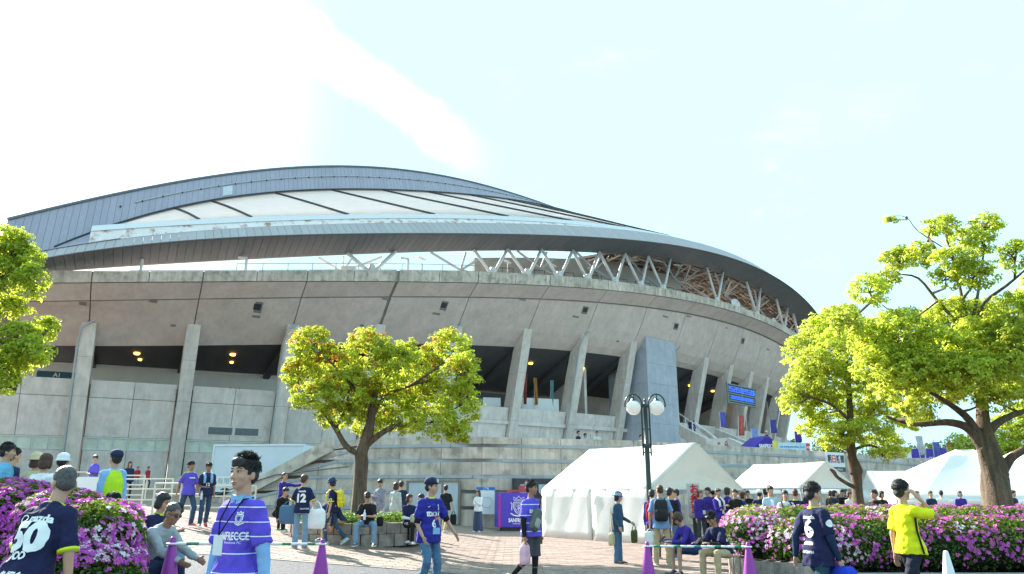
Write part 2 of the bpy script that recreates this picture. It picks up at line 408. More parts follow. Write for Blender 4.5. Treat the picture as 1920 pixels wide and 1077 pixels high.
# facade wall: parapet row, wall row, window band, base row
dw = lambda s, z: d_col(s, z) - .5
def wpanel(s0, s1, z0, z1, name='wall_panel', m=CONC, t=.3, o=0, parent=stadium):
    b = MB(); b.hexa([PT(s0, dw(s0, z0) + o, z0), PT(s1, dw(s1, z0) + o, z0), PT(s1, dw(s1, z0) - t, z0), PT(s0, dw(s0, z0) - t, z0),
                      PT(s0, dw(s0, z1) + o, z1), PT(s1, dw(s1, z1) + o, z1), PT(s1, dw(s1, z1) - t, z1), PT(s0, dw(s0, z1) - t, z1)])
    return sbuild(b, name, m, parent=parent)
g = .02
for i in range(len(BAYS) - 1):
    s0, s1 = BAYS[i] + CW / 2, BAYS[i + 1] - CW / 2
    if s0 > 57.5 and s1 < 65: s1 = s0 + .3
    m_ = (s0 + s1) / 2
    wpanel(s0 + .05, s1 - .05, 1.0, Z_PAR - .3, 'wall_core', JOINT, .55, -.26)
    for q0, q1 in ((s0 + .14, m_ - g), (m_ + g, s1 - .14)):
        if q1 - q0 < .3: continue
        wpanel(q0, q1, Z_FLR + g, Z_PAR)
        if i < 4:
            wpanel(q0, q1, 5.86, Z_FLR - g); wpanel(q0, q1, 1.0, 4.78)
        else: wpanel(q0, q1, 1.0, Z_FLR - g)
    if i < 4:
        n = 6; st_ = (s1 - s0 - .2) / n
        for k in range(n):
            a0, a1 = s0 + .1 + k * st_, s0 + .1 + (k + 1) * st_ - .02
            w_ = wpanel(a0, a1, 4.8, 4.9, 'window', FRAME, .14, -.02)
            bb = MB()
            for (x0, x1, zz0, zz1) in ((a0, a1, 5.74, 5.84), (a0, a0 + .09, 4.9, 5.74), (a1 - .09, a1, 4.9, 5.74)):
                bb.hexa([PT(x0, dw(x0, zz0) - .02, zz0), PT(x1, dw(x1, zz0) - .02, zz0), PT(x1, dw(x1, zz0) - .14, zz0), PT(x0, dw(x0, zz0) - .14, zz0), PT(x0, dw(x0, zz1) - .02, zz1), PT(x1, dw(x1, zz1) - .02, zz1), PT(x1, dw(x1, zz1) - .14, zz1), PT(x0, dw(x0, zz1) - .14, zz1)])
            sbuild(bb, 'frame', FRAME, parent=w_)
            wpanel(a0 + .09, a1 - .09, 4.9, 5.74, 'pane', GLASS, .12, -.09, parent=w_)
    if i == 2:
        lw = wpanel(s0 + 1.6, s1 - .9, 6.25, 7.05, 'louvre_window', FRAME, .1, .03)
        for k in range(2):
            a0 = s0 + 1.75 + k * (s1 - s0 - 2.7) / 2
            wpanel(a0, a0 + (s1 - s0 - 3.2) / 2, 6.35, 6.95, 'pane', mat('louvre_grey', (.16, .165, .17), .6), .02, .05, parent=lw)
# concourse
b = MB(); shell(b, lambda s, v: PT(s, -1.2 - 9 * v, Z_FLR), lambda s, v: PT(s, -1.2 - 9 * v, Z_FLR - .4), -9, 116, 70, 1); sbuild(b, 'concourse_floor', CONC)
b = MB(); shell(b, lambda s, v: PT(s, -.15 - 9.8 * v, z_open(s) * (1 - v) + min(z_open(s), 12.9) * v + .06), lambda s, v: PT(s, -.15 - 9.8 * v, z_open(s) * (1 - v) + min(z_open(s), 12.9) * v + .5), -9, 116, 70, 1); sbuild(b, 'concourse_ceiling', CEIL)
b = MB()
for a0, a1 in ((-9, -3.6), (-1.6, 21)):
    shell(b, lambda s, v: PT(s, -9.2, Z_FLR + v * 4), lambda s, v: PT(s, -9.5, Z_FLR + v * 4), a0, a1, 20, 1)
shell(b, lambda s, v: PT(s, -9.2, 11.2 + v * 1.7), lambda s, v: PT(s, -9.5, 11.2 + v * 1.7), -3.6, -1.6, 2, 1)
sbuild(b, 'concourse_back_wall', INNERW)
b = MB(); shell(b, lambda s, v: PT(s, -9.2, Z_FLR + v * 4), lambda s, v: PT(s, -9.5, Z_FLR + v * 4), 21.02, 116, 50, 1); sbuild(b, 'concourse_back_wall', mat('shaded_back_wall', (.10, .10, .105), .8, .2, .6, coord='World'))  # this stretch has the interior's lack of light put into a dark colour
for s_ in (90, 95.5, 101): b = MB(); b.hexa([PT(s_, -1.6, Z_FLR), PT(s_ + .3, -1.6, Z_FLR), PT(s_ + .3, -13, Z_FLR), PT(s_, -13, Z_FLR), PT(s_, -1.6, z_open(s_)), PT(s_ + .3, -1.6, z_open(s_)), PT(s_ + .3, -13, 12.8), PT(s_, -13, 12.8)]); sbuild(b, 'stair_wall', CONC)
b = MB()
for s in (2.5, 14.2, 18.5): b.hexa([PT(s, -9.15, Z_FLR), PT(s + 1.6, -9.15, Z_FLR), PT(s + 1.6, -9.3, Z_FLR), PT(s, -9.3, Z_FLR), PT(s, -9.15, 11), PT(s + 1.6, -9.15, 11), PT(s + 1.6, -9.3, 11), PT(s, -9.3, 11)])
sbuild(b, 'gate_opening', DARKM)
for k, s in enumerate(BAYS[:-3]):     # radial ceiling beams
    b = MB(); zz = z_open(s)
    b.hexa([PT(s - .3, -.2, zz - .5), PT(s + .3, -.2, zz - .5), PT(s + .3, -9.1, min(zz, 12.9) - .35), PT(s - .3, -9.1, min(zz, 12.9) - .35), PT(s - .3, -.2, zz + .1), PT(s + .3, -.2, zz + .1), PT(s + .3, -9.1, min(zz, 12.9) + .1), PT(s - .3, -9.1, min(zz, 12.9) + .1)])
    sbuild(b, 'ceiling_beam', CEIL)
LAMP = emis('lamp_glow', (1, .58, .07), 1.1)
for i in range(14):
    for j, dd in enumerate((-3.0, -5.6)):
        s = (BAYS[i] + BAYS[i + 1]) / 2 - .2 + .3 * j; t = (-.15 - dd) / 9.8; zz = z_open(s) * (1 - t) + min(z_open(s), 12.9) * t
        b = MB(); c = PT(s, dd, zz - .08); r = .24 if j == 0 else .15
        b.loft([[c + Vector((math.cos(a) * r * q, math.sin(a) * r * q, h_)) for a in np.linspace(0, 2 * math.pi, 12, endpoint=False)] for q, h_ in ((.8, -.05), (1, 0), (1, .12))])
        sbuild(b, 'ceiling_lamp', LAMP)
# gate name plate over the far left gate
b = MB(); p0, p1 = PT(-4.1, -8, 11.25), PT(-.9, -8, 11.25)
b.hexa([p0, p1, p1 + Vector((-.05, .1, 0)), p0 + Vector((-.05, .1, 0))] + [q + Vector((0, 0, .62)) for q in (p0, p1, p1 + Vector((-.05, .1, 0)), p0 + Vector((-.05, .1, 0)))])
a1_pos = (p0 + p1) / 2 + Vector((.02, -.06, .31)) - SO
gate_sign = sbuild(b, 'gate_sign', mat('gate_sign_blue', (.03, .1, .16), .5))
# tower
T0, T1 = 58.6, 64.3
for z0, z1 in [(2.0, 7.0), (7.0, 9.4), (9.4, 11.8), (11.8, 14.2), (14.2, 16.6), (16.6, 20.3)]:
    b = MB(); a, c = z0 + .012, z1 - .012; c2 = min(c, 19.4); e = z1 > 20
    b.hexa([PT(T0, 2.35, a), PT(T1, 2.35, a), PT(T1, -4, a), PT(T0, -4, a), PT(T0, 2.35, 19.85 if e else c), PT(T1, 2.35, 19.75 if e else c), PT(T1, -4, c), PT(T0, -4, c)])
    sbuild(b, 'tower_block', TOWER)
b = MB(); b.hexa([PT(T0 + .04, 2.31, 2), PT(T1 - .04, 2.31, 2), PT(T1 - .04, -3.9, 2), PT(T0 + .04, -3.9, 2), PT(T0 + .04, 2.31, 19.6), PT(T1 - .04, 2.31, 19.6), PT(T1 - .04, -3.9, 19.4), PT(T0 + .04, -3.9, 19.4)]); sbuild(b, 'tower_core', JOINT)
b = MB(); shell(b, lambda s, v: PT(s, -8.5, Z_FLR + v * 8), lambda s, v: PT(s, -8.9, Z_FLR + v * 8), 54, 68, 6, 1); sbuild(b, 'stair_wall', CONC)
b = MB()
b.hexa([PT(53.2, -3, Z_FLR), PT(53.6, -3, Z_FLR), PT(53.6, -9, Z_FLR), PT(53.2, -9, Z_FLR), PT(53.2, -3, 16.2), PT(53.6, -3, 16.2), PT(53.6, -9, 14.4), PT(53.2, -9, 14.4)]); sbuild(b, 'stair_wall', CONC)
# roof ------------------------------------------------------------
S0, S1 = -9, 130
def seamed(name, f, g, s0, s1, step, m, nv, gap=.012):
    n = int((s1 - s0) / step)
    for i in range(n):
        a0, a1 = s0 + i * (s1 - s0) / n + gap, s0 + (i + 1) * (s1 - s0) / n - gap
        bb = MB(); shell(bb, f, g, a0, a1, 1, nv); sbuild(bb, name, m)
def lin(d0, z0, d1, z1, o=0, oz=0, ex=None):
    F = lambda h, s: h(s) if callable(h) else h
    return lambda s, v: PT(s, F(d0, s) * (1 - v) + F(d1, s) * v + o, F(z0, s) * (1 - v) + F(z1, s) * v + oz)
eb = lambda s: min(z_eaveb(s), z_eavet(s) - .15)
seamed('fascia_panel', lin(4.5, eb, 7.5, z_eavet), lin(4.5, eb, 7.5, z_eavet, -.1, .12), -5.5, 118, .62, METAL_D, 2)
seamed('eave_panel', lin(7.52, lambda s: z_eavet(s) + .03, 5.5, lambda s: max(z_strip(s), z_eavet(s) + .15)), lin(7.4, lambda s: z_eavet(s), 5.4, lambda s: max(z_strip(s), z_eavet(s) + .15) - .1), -5.5, 118, .62, METAL_L, 1)
b = MB(); shell(b, lin(4.5, eb, 7.5, z_eavet, -.12, .1), lin(4.2, eb, 5.2, lambda s: max(z_strip(s), z_eavet(s) + .15) - .35), -5.6, 118, 90, 1); sbuild(b, 'eave_core', JOINT)
b = MB(); b.tube([PT(s, 7.55, z_eavet(s)) for s in np.linspace(-5.5, 118, 110)], .07, 6); sbuild(b, 'eave_edge_trim', mat('brown_trim', (.1, .085, .08), .6))
zg = lambda s: max(z_gut(s), z_strip(s) + .35)
b = MB(); shell(b, lin(5.48, lambda s: max(z_strip(s), z_eavet(s) + .15) + .02, 5.0, lambda s: zg(s) - .55), lin(5.2, z_strip, 4.7, lambda s: zg(s) - .6), -.5, 118, 110, 1); sbuild(b, 'rusted_gutter_side', GUTTER)
b = MB(); shell(b, lin(5.0, lambda s: zg(s) - .6, 4.5, zg, .12), lin(4.7, lambda s: zg(s) - .6, 4.2, zg), -.5, 118, 110, 1); sbuild(b, 'gutter', WHITEM)
dab = lambda s: d_arch(s) + .5
dat = lambda s: d_arch(s) - 1.0
zab = lambda s: max(min(z_archb(s), z_archt(s) - .4), zg(s) - .1 if s > 2 else 0)
fa, ga = lin(dab, zab, dat, z_archt), lin(dab, zab, dat, z_archt, -.9, .3)
AS = lambda s, v: fa(s, .5 + .0 * v)
half_lo = lambda F: (lambda s, v: F(s, v * .56)); half_hi = lambda F: (lambda s, v: F(s, .575 + v * .425))
seamed('arch_panel', fa, ga, -6.4, 90, .5, METAL, 2, .009)
b = MB(); shell(b, fa, ga, 90.02, 150, 50, 1); sbuild(b, 'arch_far_cladding', METAL)
b = MB(); shell(b, lin(dab, zab, dat, z_archt, -.1, .03), lin(dab, zab, dat, z_archt, -3.5, .2), -6.3, 160, 120, 1); sbuild(b, 'arch_core', METAL_D)
b = MB(); b.tube([fa(s, 1) + Vector((0, 0, .06)) for s in np.linspace(-6.4, 150, 120)], .14, 6); sbuild(b, 'arch_ridge_trim', mat('ridge_trim', (.12, .13, .15), .5))
b = MB(); b.tube([fa(s, .57) + Vector((.02, -.05, .02)) for s in np.linspace(2, 150, 120)], .06, 6); sbuild(b, 'cable_tray', mat('tray_grey', (.4, .42, .45), .5))
b = MB(); b.tube([fa(s, 0) + Vector((.02, -.1, .03)) for s in np.linspace(-3, 150, 120)], .09, 6)
for s in np.arange(1, 70, 1.6): b.box(fa(s, .57) + Vector((0, -.1, -.06)), (.12, .12, .14))
sbuild(b, 'arch_lower_trim', DARKM)
b = MB()
for (a, c, v0, v1) in ((9.4, 10.3, .12, .5),): shell(b, lambda s, v: fa(s, v0 + (v1 - v0) * v) + Vector((.03, -.06, 0)), lambda s, v: fa(s, v0 + (v1 - v0) * v), a, c, 2, 1)
sbuild(b, 'arch_hatch', mat('hatch_pale', (.5, .53, .56), .4))
# left foot of the arch: folded skirt closing down on the eave
b = MB(); shell(b, lambda s, v: fa(s, 0) + (PT(s, 5.6, max(z_strip(s), z_eavet(s) + .2)) - fa(s, 0)) * v + Vector((0, -.02, 0)), lambda s, v: fa(s, 0) + (PT(s, 5.2, z_strip(s)) - fa(s, 0)) * v + Vector((0, .3, 0)), -6.3, 1.6, 12, 1); sbuild(b, 'arch_foot_skirt', METAL)
# white membrane roof and its ribs
mem = lambda s, v: PT(s, 4.4 * (1 - v) + (dab(s) - .2) * v, zg(s) * (1 - v) + max(zab(s), zg(s) + .02) * v - .05)
b = MB(); shell(b, mem, lambda s, v: mem(s, v) - Vector((0, 0, .05)), -.5, 150, 120, 4); sbuild(b, 'roof_membrane', MEMBR, True)
for lo, up in zip((7.1, 11.2, 19.6, 28.2, 36.7, 45.2, 53.5, 61.6, 69.6, 78, 86, 94, 102), (5.3, 8.4, 14.7, 21.4, 28.5, 36, 44, 52, 60, 69, 78, 87, 96)):
    b = MB(); pts = []
    for t in np.linspace(0, 1, 6):
        s = lo + (up - lo) * t; pts.append(mem(s, t) + Vector((0, 0, .12)))
    b.tube(pts, .11, 5); sbuild(b, 'membrane_rib', DARKM)
# underside trusses of the roof over the stands
und = lambda s, v: PT(s, 4.3 - 26 * v, eb(s) + .3 + 26 * v * .13)
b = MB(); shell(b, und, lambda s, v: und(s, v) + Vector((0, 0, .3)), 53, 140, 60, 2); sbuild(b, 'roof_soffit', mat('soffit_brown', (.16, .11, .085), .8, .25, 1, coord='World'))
b = MB()
for v in np.linspace(.02, 1, 40):
    for s in np.arange(53, 139, 2.0):
        if rng.random() < .12: continue
        b.bar(und(s, v) - Vector((0, 0, .18 + rng.random() * .5)), und(s + 1.9, v) - Vector((0, 0, .18 + rng.random() * .5)), .16, .16)
for s in np.arange(53, 140, 2.6):
    for k in range(12):
        b.bar(und(s, k / 12) - Vector((0, 0, .2)), und(s + rng.uniform(-1, 1.5), (k + 1) / 12) - Vector((0, 0, .9)), .14, .14)
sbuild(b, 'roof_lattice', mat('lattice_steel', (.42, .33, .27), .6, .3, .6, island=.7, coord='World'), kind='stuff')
# V struts between rim and eave
feet = [34.5, 38.7, 42.8, 46.9, 51.1, 55.3, 59.3]
tops = [32.4, 36.4, 40.7, 45, 48.9, 53, 57, 61.2]
def strut(a, c, r=.165):
    b = MB(); b.tube([a, c], r, 8); b.tube([a - (c - a).normalized() * .02, a + (c - a).normalized() * .9], [.25, r], 8); return sbuild(b, 'roof_strut', WHITEM, True)
F_ = lambda s: PT(s, 4.9, z_rimt(s) - .15)
T_ = lambda s: PT(s, 4.7, eb(s) + .05)
def shoe(s):
    b = MB(); p = F_(s); b.loft([[p + Vector((math.cos(a) * r, math.sin(a) * r, h_)) for a in np.linspace(0, 2 * math.pi, 8, endpoint=False)] for r, h_ in ((.55, -.2), (.5, .25), (.22, .9))]); sbuild(b, 'strut_base', WHITEM)
for i, s in enumerate(feet):
    shoe(s)
    for t in (tops[i], tops[i + 1]): strut(F_(s), T_(t))
for s, t0, t1 in ((21.9, 19.6, 24.2), (70.6, 69, 73), (81.7, 79.5, 84), (91.7, 90, 95), (99.8, 98, 102.5), (107, 105, 110)):
    shoe(s); strut(F_(s), T_(t0), .18); strut(F_(s), T_(t1), .18)
    b = MB(); k = PT(s - 1.5, 1.0, eb(s) - 1.2); q0, q1 = PT(t0 - 2.2, 3.6, eb(t0 - 2.2)), PT(t1, 1, eb(t1) + .5)
    for a, c in ((k, q0), (k, PT(t0, 3.6, eb(t0))), (k, F_(s)), (k, q1), (k, PT(s - .5, .5, eb(s) + .6))): b.tube([a, c], .12, 6)
    sbuild(b, 'truss_bracket', WHITEM)
for s in (31.5, 41.5, 49.5, 57.5, 64, 75.5, 87):
    b = MB(); k = PT(s + .6, 2.6, eb(s) - 1.5)
    for a in (PT(s - 3.4, 4.0, eb(s - 3.4)), PT(s + .4, 4, eb(s)), PT(s + 4, 3.5, z_rimt(s) + .5), PT(s + 3, 2, eb(s) + .2)): b.tube([k, a], .13, 6)
    sbuild(b, 'truss_bracket', mat('grey_steel', (.36, .38, .4), .5))
# guard rails on the rim
b = MB()
def rail(b, s0, s1, d, hgt, n, mid=True):
    top = [PT(s, d, z_rimt(s) - .1 + hgt) for s in np.linspace(s0, s1, 14)]
    b.tube(top, .035, 5)
    if mid: b.tube([p - Vector((0, 0, hgt * .45)) for p in top], .02, 4)
    for s in np.linspace(s0, s1, n): b.tube([PT(s, d, z_rimt(s) - .2), PT(s, d, z_rimt(s) - .1 + hgt)], .035, 5)
rail(b, 10.5, 33.8, 3.6, 1.3, 12); rail(b, 2.5, 10.5, 2.6, 1.0, 5)
sbuild(b, 'guard_rail', mat('rail_grey', (.2, .22, .25), .5))
for s in (36.6, 40.7, 44.8, 49, 53.2, 57.3, 62, 65.2):
    b = MB(); rail(b, s - 1.35, s + 1.35, 3.4, 1.25, 3, False); sbuild(b, 'guard_rail', DARKM)
for s in (3.3, 11.0, 25.2):
    b = MB(); z = z_rimt(s); b.tube([PT(s, 5.4, z - .1), PT(s, 5.4, z + 1.0), PT(s, 5.3, z + 1.25), PT(s - .6, 5, z + 1.3)], .12, 6); sbuild(b, 'vent_pipe', WHITEM)
for s in (37.5, 43.5, 49, 27.6):
    b = MB(); z = z_rimt(s); b.tube([PT(s, 3, z), PT(s, 3, z + 1.9)], .05, 6); b.bar(PT(s - .5, 3.2, z + 2.0), PT(s + .35, 3, z + 1.85), .28, .12); sbuild(b, 'floodlight', WHITEM)
b = MB(); b.box(PT(20, 4.2, z_rimt(20) + .35), (1.3, .6, .7)); sbuild(b, 'rim_cabinet', WHITEM)
# press room behind the struts
ROOM = mat('press_room_wall', (.5, .53, .52), .7, .05, .6, coord='World'); ROOM2 = mat('stair_core_wall', (.33, .32, .28), .8, .1, .6, coord='World')
b = MB(); shell(b, lambda s, v: PT(s, -1, 20 + v * (min(eb(s) + .6, 40) - 20)), lambda s, v: PT(s, -1.5, 20 + v * (eb(s) + .6 - 20)), 35.8, 54.1, 16, 1); sbuild(b, 'stair_core_wall', ROOM2)
b = MB(); rt = lambda s: 30.3 - (s - 54.2) / 17.2 * .15
b = MB(); shell(b, lambda s, v: PT(s, -1, 20 + v * (29.5 + (s - 54.2) / 17 * .9 - 20)), lambda s, v: PT(s, -6, 20 + v * (29.5 + (s - 54.2) / 17 * .9 - 20)), 54.2, 71.4, 10, 1); sbuild(b, 'press_room_wall', ROOM)
for s, d, r in ((74.5, 5.0, .75), (86.4, 5.0, .42)):     # satellite dishes
    b = MB(); c = PT(s, d + .35, z_rimt(s) + .45 if r > .5 else z_rimt(s) + .3); nrm = (PT(s, d + 1, 0) - PT(s, d, 0)); nrm = (nrm + Vector((-.2, -.5, .25))).normalized(); u = nrm.orthogonal().normalized(); v_ = nrm.cross(u)
    b.loft([[c + nrm * q + (u * math.cos(a) + v_ * math.sin(a)) * rr * r for a in np.linspace(0, 2 * math.pi, 20, endpoint=False)] for q, rr in ((-.12, .3), (-.02, .8), (.06, 1), (.04, .97), (-.03, .7), (-.08, .05))]); dish = sbuild(b, 'satellite_dish', WHITEM, True)
    b = MB(); b.tube([c - nrm * .1, PT(s, d - .2, z_rimt(s) - .1)], .06, 6); b.tube([c - u * r * .9, c + nrm * r * .7], .02, 5); sbuild(b, 'dish_mount', DARKM, parent=dish)
# ------------------------------------------------------------------ terrace wall in front of the stadium
TP = [(-14.6, 36.2), (-8.3, 35.0), (-1.4, 33.8), (6.1, 36.5), (12.3, 41), (19.2, 46.5), (27.7, 55), (33, 61)]
_tl = [0.0]
for a, c in zip(TP[:-1], TP[1:]): _tl.append(_tl[-1] + math.dist(a, c))
def TW(w_, d, z):                    # w metres along the wall, d outwards (towards the plaza)
    x = np.interp(w_, _tl, [p[0] for p in TP]); y = np.interp(w_, _tl, [p[1] for p in TP])
    e = .8; x2 = np.interp(w_ + e, _tl, [p[0] for p in TP]) - np.interp(w_ - e, _tl, [p[0] for p in TP]); y2 = np.interp(w_ + e, _tl, [p[1] for p in TP]) - np.interp(w_ - e, _tl, [p[1] for p in TP])
    n = math.hypot(x2, y2); return Vector((x + y2 / n * d, y - x2 / n * d, z))
WL = _tl[-1]; W1 = _tl[1]            # stair ends where the level parapet starts
terr = empty('terrace_wall', (0, 34, 0), 0, 'stepped weathered concrete terrace wall with blue grey ledges running behind the tents', 'wall')
TO = terr.location.copy()
def tb(b, name, m, parent=terr, kind=None):
    b.v = [(p[0] - TO.x, p[1] - TO.y, p[2] - TO.z) for p in b.v]; return b.build(name, m, parent, kind=kind)
ztop = lambda w_: 3.93 if w_ >= W1 else .95 + (3.93 - .95) * w_ / W1      # the stair parapet line
def wslab(w0, w1, zf0, zf1, d0, d1, name, m, n=1):
    b = MB()
    for k in range(n):
        a, c = w0 + (w1 - w0) * k / n, w0 + (w1 - w0) * (k + 1) / n
        za0, za1, zc0, zc1 = zf0(a), zf1(a), zf0(c), zf1(c)
        if za1 - za0 < .01 and zc1 - zc0 < .01: continue
        za1 = max(za1, za0 + .005); zc1 = max(zc1, zc0 + .005)
        b.hexa([TW(a, d0, za0), TW(c, d0, zc0), TW(c, d1, zc0), TW(a, d1, za0), TW(a, d0, za1), TW(c, d0, zc1), TW(c, d1, zc1), TW(a, d1, za1)])
    if b.v: return tb(b, name, m)
LED = [.87, 1.55, 2.2, 2.9, 3.55]
cst = lambda z: (lambda w_: z)
zlim = lambda z: (lambda w_: min(z, max(ztop(w_) - .3, 0)) if w_ < W1 else z)
wslab(0, WL, cst(-.2), zlim(3.85), -.40, -.8, 'wall_core', JOINT, 24)
GLZ = W1 + 31.5                      # glazed shop fronts start here
edges = [0] + [z for z in LED] + [3.93]
for r in range(6):
    z0, z1 = edges[r] + (.075 if r else 0), edges[r + 1] - (.075 if r < 5 else 0)
    back = -.045 * r
    w_ = 0.0; k = 0
    while w_ < WL - .2:
        w2 = min(w_ + 1.93, WL)
        if not (w_ > GLZ and r < 3): wslab(w_ + .012, w2 - .012, zlim(z0), zlim(z1), back, back - .2, 'wall_panel', CONC_W)
        w_ = w2; k += 1
    if r < 5 and True:
        w_ = W1 * (max(z0 - .9, 0)) / 3.1
        while w_ < WL - .2:
            w2 = min(w_ + 3.86, WL)
            if not (w_ > GLZ and r < 2): wslab(w_ + .01, w2 - .01, zlim(LED[r] - .07), zlim(LED[r] + .07), back + .04, back - .2, 'ledge', STRIPB)
            w_ = w2
# sloping stair parapet and its steps behind
b = MB(); b.hexa([TW(-.4, .12, ztop(0) - .75), TW(W1, .12, 3.3), TW(W1, -.3, 3.3), TW(-.4, -.3, ztop(0) - .75), TW(-.4, .12, ztop(0) - .25), TW(W1, .12, 3.96), TW(W1, -.3, 3.96), TW(-.4, -.3, ztop(0) - .25)])
tb(b, 'stair_parapet', CONC_W)
for k in range(14):
    w_ = W1 * k / 14; b = MB(); z = .5 + 2.4 * (k + 1) / 14
    b.hexa([TW(w_, -.5, 0), TW(w_ + W1 / 14, -.5, 0), TW(w_ + W1 / 14, -3, 0), TW(w_, -3, 0), TW(w_, -.5, z), TW(w_ + W1 / 14, -.5, z), TW(w_ + W1 / 14, -3, z), TW(w_, -3, z)]); tb(b, 'stair_step', CONC)
b = MB(); b.tube([TW(.5, .2, 1.3), TW(W1 * .6, .2, 2.3), TW(W1 + 1.0, .2, 2.65)], .03, 5); tb(b, 'handrail', mat('rail_dark_grey', (.12, .13, .14), .5))
# terrace floor
b = MB(); n = 40
for i in range(n + 1):
    w_ = W1 + (WL - W1) * i / n; s = 38 + (95 - 38) * i / n if i else 25
    p, q = TW(w_, -.3, 2.85), PT(s, -2.5, 2.85); b.v += [tuple(p), tuple(q)]
for i in range(n): b.f.append((2 * i, 2 * i + 2, 2 * i + 3, 2 * i + 1)); b.mi.append(0)
b.build('terrace_floor', CONC, kind='structure')
# shutter door, cabinet, glazing
def wbox(x, y0, w_, z0, z1, name, m, parent=terr, t=.1, ang=0):
    b = MB(); b.box((0, 0, (z1 - z0) / 2), (w_, t, z1 - z0)); 
    o = b.build(name, m, parent); o.location = (x - (TO.x if parent is terr else 0), y0 - (TO.y if parent is terr else 0), z0); o.rotation_euler[2] = ang; return o
wa = math.atan2(33.8 - 35, -1.4 + 8.3)
sh = wbox(-3.45, 34.02, 2.25, .2, 1.95, 'shutter_door', mat('shutter_paint', (.4, .46, .5), .5, .06, 2), t=.14, ang=wa)
for dx in (-1.18, 1.18, .42):
    b = MB(); b.box((dx, -.02, .86), (.08, .16, 1.8)); b.build('door_frame', mat('brown_frame', (.2, .17, .14), .6), sh)
b = MB(); b.box((0, -.02, 1.79), (2.44, .16, .08)); b.build('door_frame', MATS['brown_frame'], sh)
b = MB(); b.box((.55, -.11, .8), (.05, .06, .14)); b.build('handle', DARKM, sh)
wbox(-.62, 33.75, .26, .75, 1.0, 'meter_box', WHITEM, t=.2, ang=.1)
dk = wbox(1.0, 34.45, 2.0, 1.25, 2.12, 'equipment_window', DARKM, t=.3, ang=.34)
for dx, wd, c in ((-.6, .3, (.3, .35, .45)), (-.2, .14, (.1, .2, .5)), (.3, .35, (.35, .4, .45)), (.7, .2, (.2, .3, .5))):
    b = MB(); b.box((dx, -.17, .3 + .1 * rng.random()), (wd, .1, .45)); b.build('equipment', mat('equip%d' % int(wd * 100), c, .5), dk)
w_ = GLZ
SHOP = mat('shop_glass', (.1, .12, .13), .08, .3, .8, spec=.7, coord='World')
while w_ < WL - 1.2:
    f = wslab(w_ + .02, w_ + 1.28, cst(.0), cst(2.1), -.22, -.3, 'shop_window', SHOP)
    fr = MB()
    for (a, c, z0, z1) in ((w_, w_ + .06, 0, 2.12), (w_, w_ + 1.3, 1.35, 1.41), (w_, w_ + 1.3, 2.06, 2.12), (w_, w_ + 1.3, .0, .08)):
        fr.hexa([TW(a, -.12, z0), TW(c, -.12, z0), TW(c, -.215, z0), TW(a, -.215, z0), TW(a, -.12, z1), TW(c, -.12, z1), TW(c, -.215, z1), TW(a, -.215, z1)])
    tb(fr, 'window_frame', mat('shop_frame', (.3, .31, .32), .5), f)
    w_ += 1.3
# wing wall at far right with its descending stair
RW = empty('wing_wall', (35, 63, 0), 0, 'brownish concrete wing wall stepping down at the far right behind the tents', 'wall')
def rb(pts, name, m, par=RW):
    b = MB(); b.hexa([Vector(p) - par.location for p in pts]); return b.build(name, m, par)
def rwall(x0, x1, z0, z1a, z1b, name='wall_panel', m=CONC_W, y=62.5, t=.4):
    return rb([(x0, y, z0), (x1, y, z0), (x1, y + t, z0), (x0, y + t, z0), (x0, y, z1a), (x1, y, z1b), (x1, y + t, z1b), (x0, y + t, z1a)], name, m)
for k in range(7):
    x0 = 31.5 + k * 1.0
    for z0, z1 in ((0, 1.4), (1.43, 2.75), (2.78, 4.15)):
        if k < 3: rwall(x0 + .01, x0 + .99, z0, z1, z1)
        else:
            a, c = 4.15 - (k - 3) * .55, 4.15 - (k - 2) * .55
            if z0 < c - .1: rwall(x0 + .01, x0 + .99, z0, min(z1, a), min(z1, c))
rb([(31.4, 62.2, 3.9), (34.4, 62.2, 3.9), (34.4, 63, 3.9), (31.4, 63, 3.9), (31.4, 62.2, 4.2), (34.4, 62.2, 4.2), (34.4, 63, 4.2), (31.4, 63, 4.2)], 'coping', CONC_W)
rb([(34.42, 62.2, 3.9), (40, 62.2, .85), (40, 63, .85), (34.42, 63, 3.9), (34.42, 62.2, 4.2), (40, 62.2, 1.2), (40, 63, 1.2), (34.42, 63, 4.2)], 'coping', CONC_W)
# ramp stair beside the tower
RP = empty('access_ramp', at(1320, 820, 80), 0, 'concrete ramp stair with solid parapets descending beside the grey tower', 'ramp')
def rpar(p0, p1, hgt, t=.3, name='parapet'):
    p0, p1 = Vector(p0), Vector(p1); dv = (p1 - p0); nrm = Vector((-dv.y, dv.x, 0)).normalized() * t
    return rb([p0 + Vector((0, 0, -hgt)), p1 + Vector((0, 0, -hgt)), p1 + nrm + Vector((0, 0, -hgt)), p0 + nrm + Vector((0, 0, -hgt)), p0, p1, p1 + nrm, p0 + nrm], name, CONC, RP)
rpar(at(1273, 797, 84), at(1324, 823, 74), 1.3); rpar(at(1323.6, 823, 73.8), at(1363, 821, 72), 1.6); rpar(at(1363.4, 821, 72), at(1404, 838, 66), 1.6)
rpar(at(1300, 791, 90), at(1340, 822, 79), .5); rpar(at(1340, 804, 92), at(1400, 828, 82), 1.2); rpar(at(1400, 826, 84), at(1450, 838, 80), 1.2)
b = MB()
for k in range(16):
    p0, p1 = at(1285, 812, 87), at(1338, 838, 76); q = p0.lerp(p1, k / 15) - RP.location
    b.box(q, (1.1, 2.2, .18))
b.build('ramp_steps', CONC, RP)
b = MB(); b.tube([at(1272, 775, 86) - RP.location, at(1310, 800, 78) - RP.location, at(1335, 815, 75) - RP.location], .05, 5)
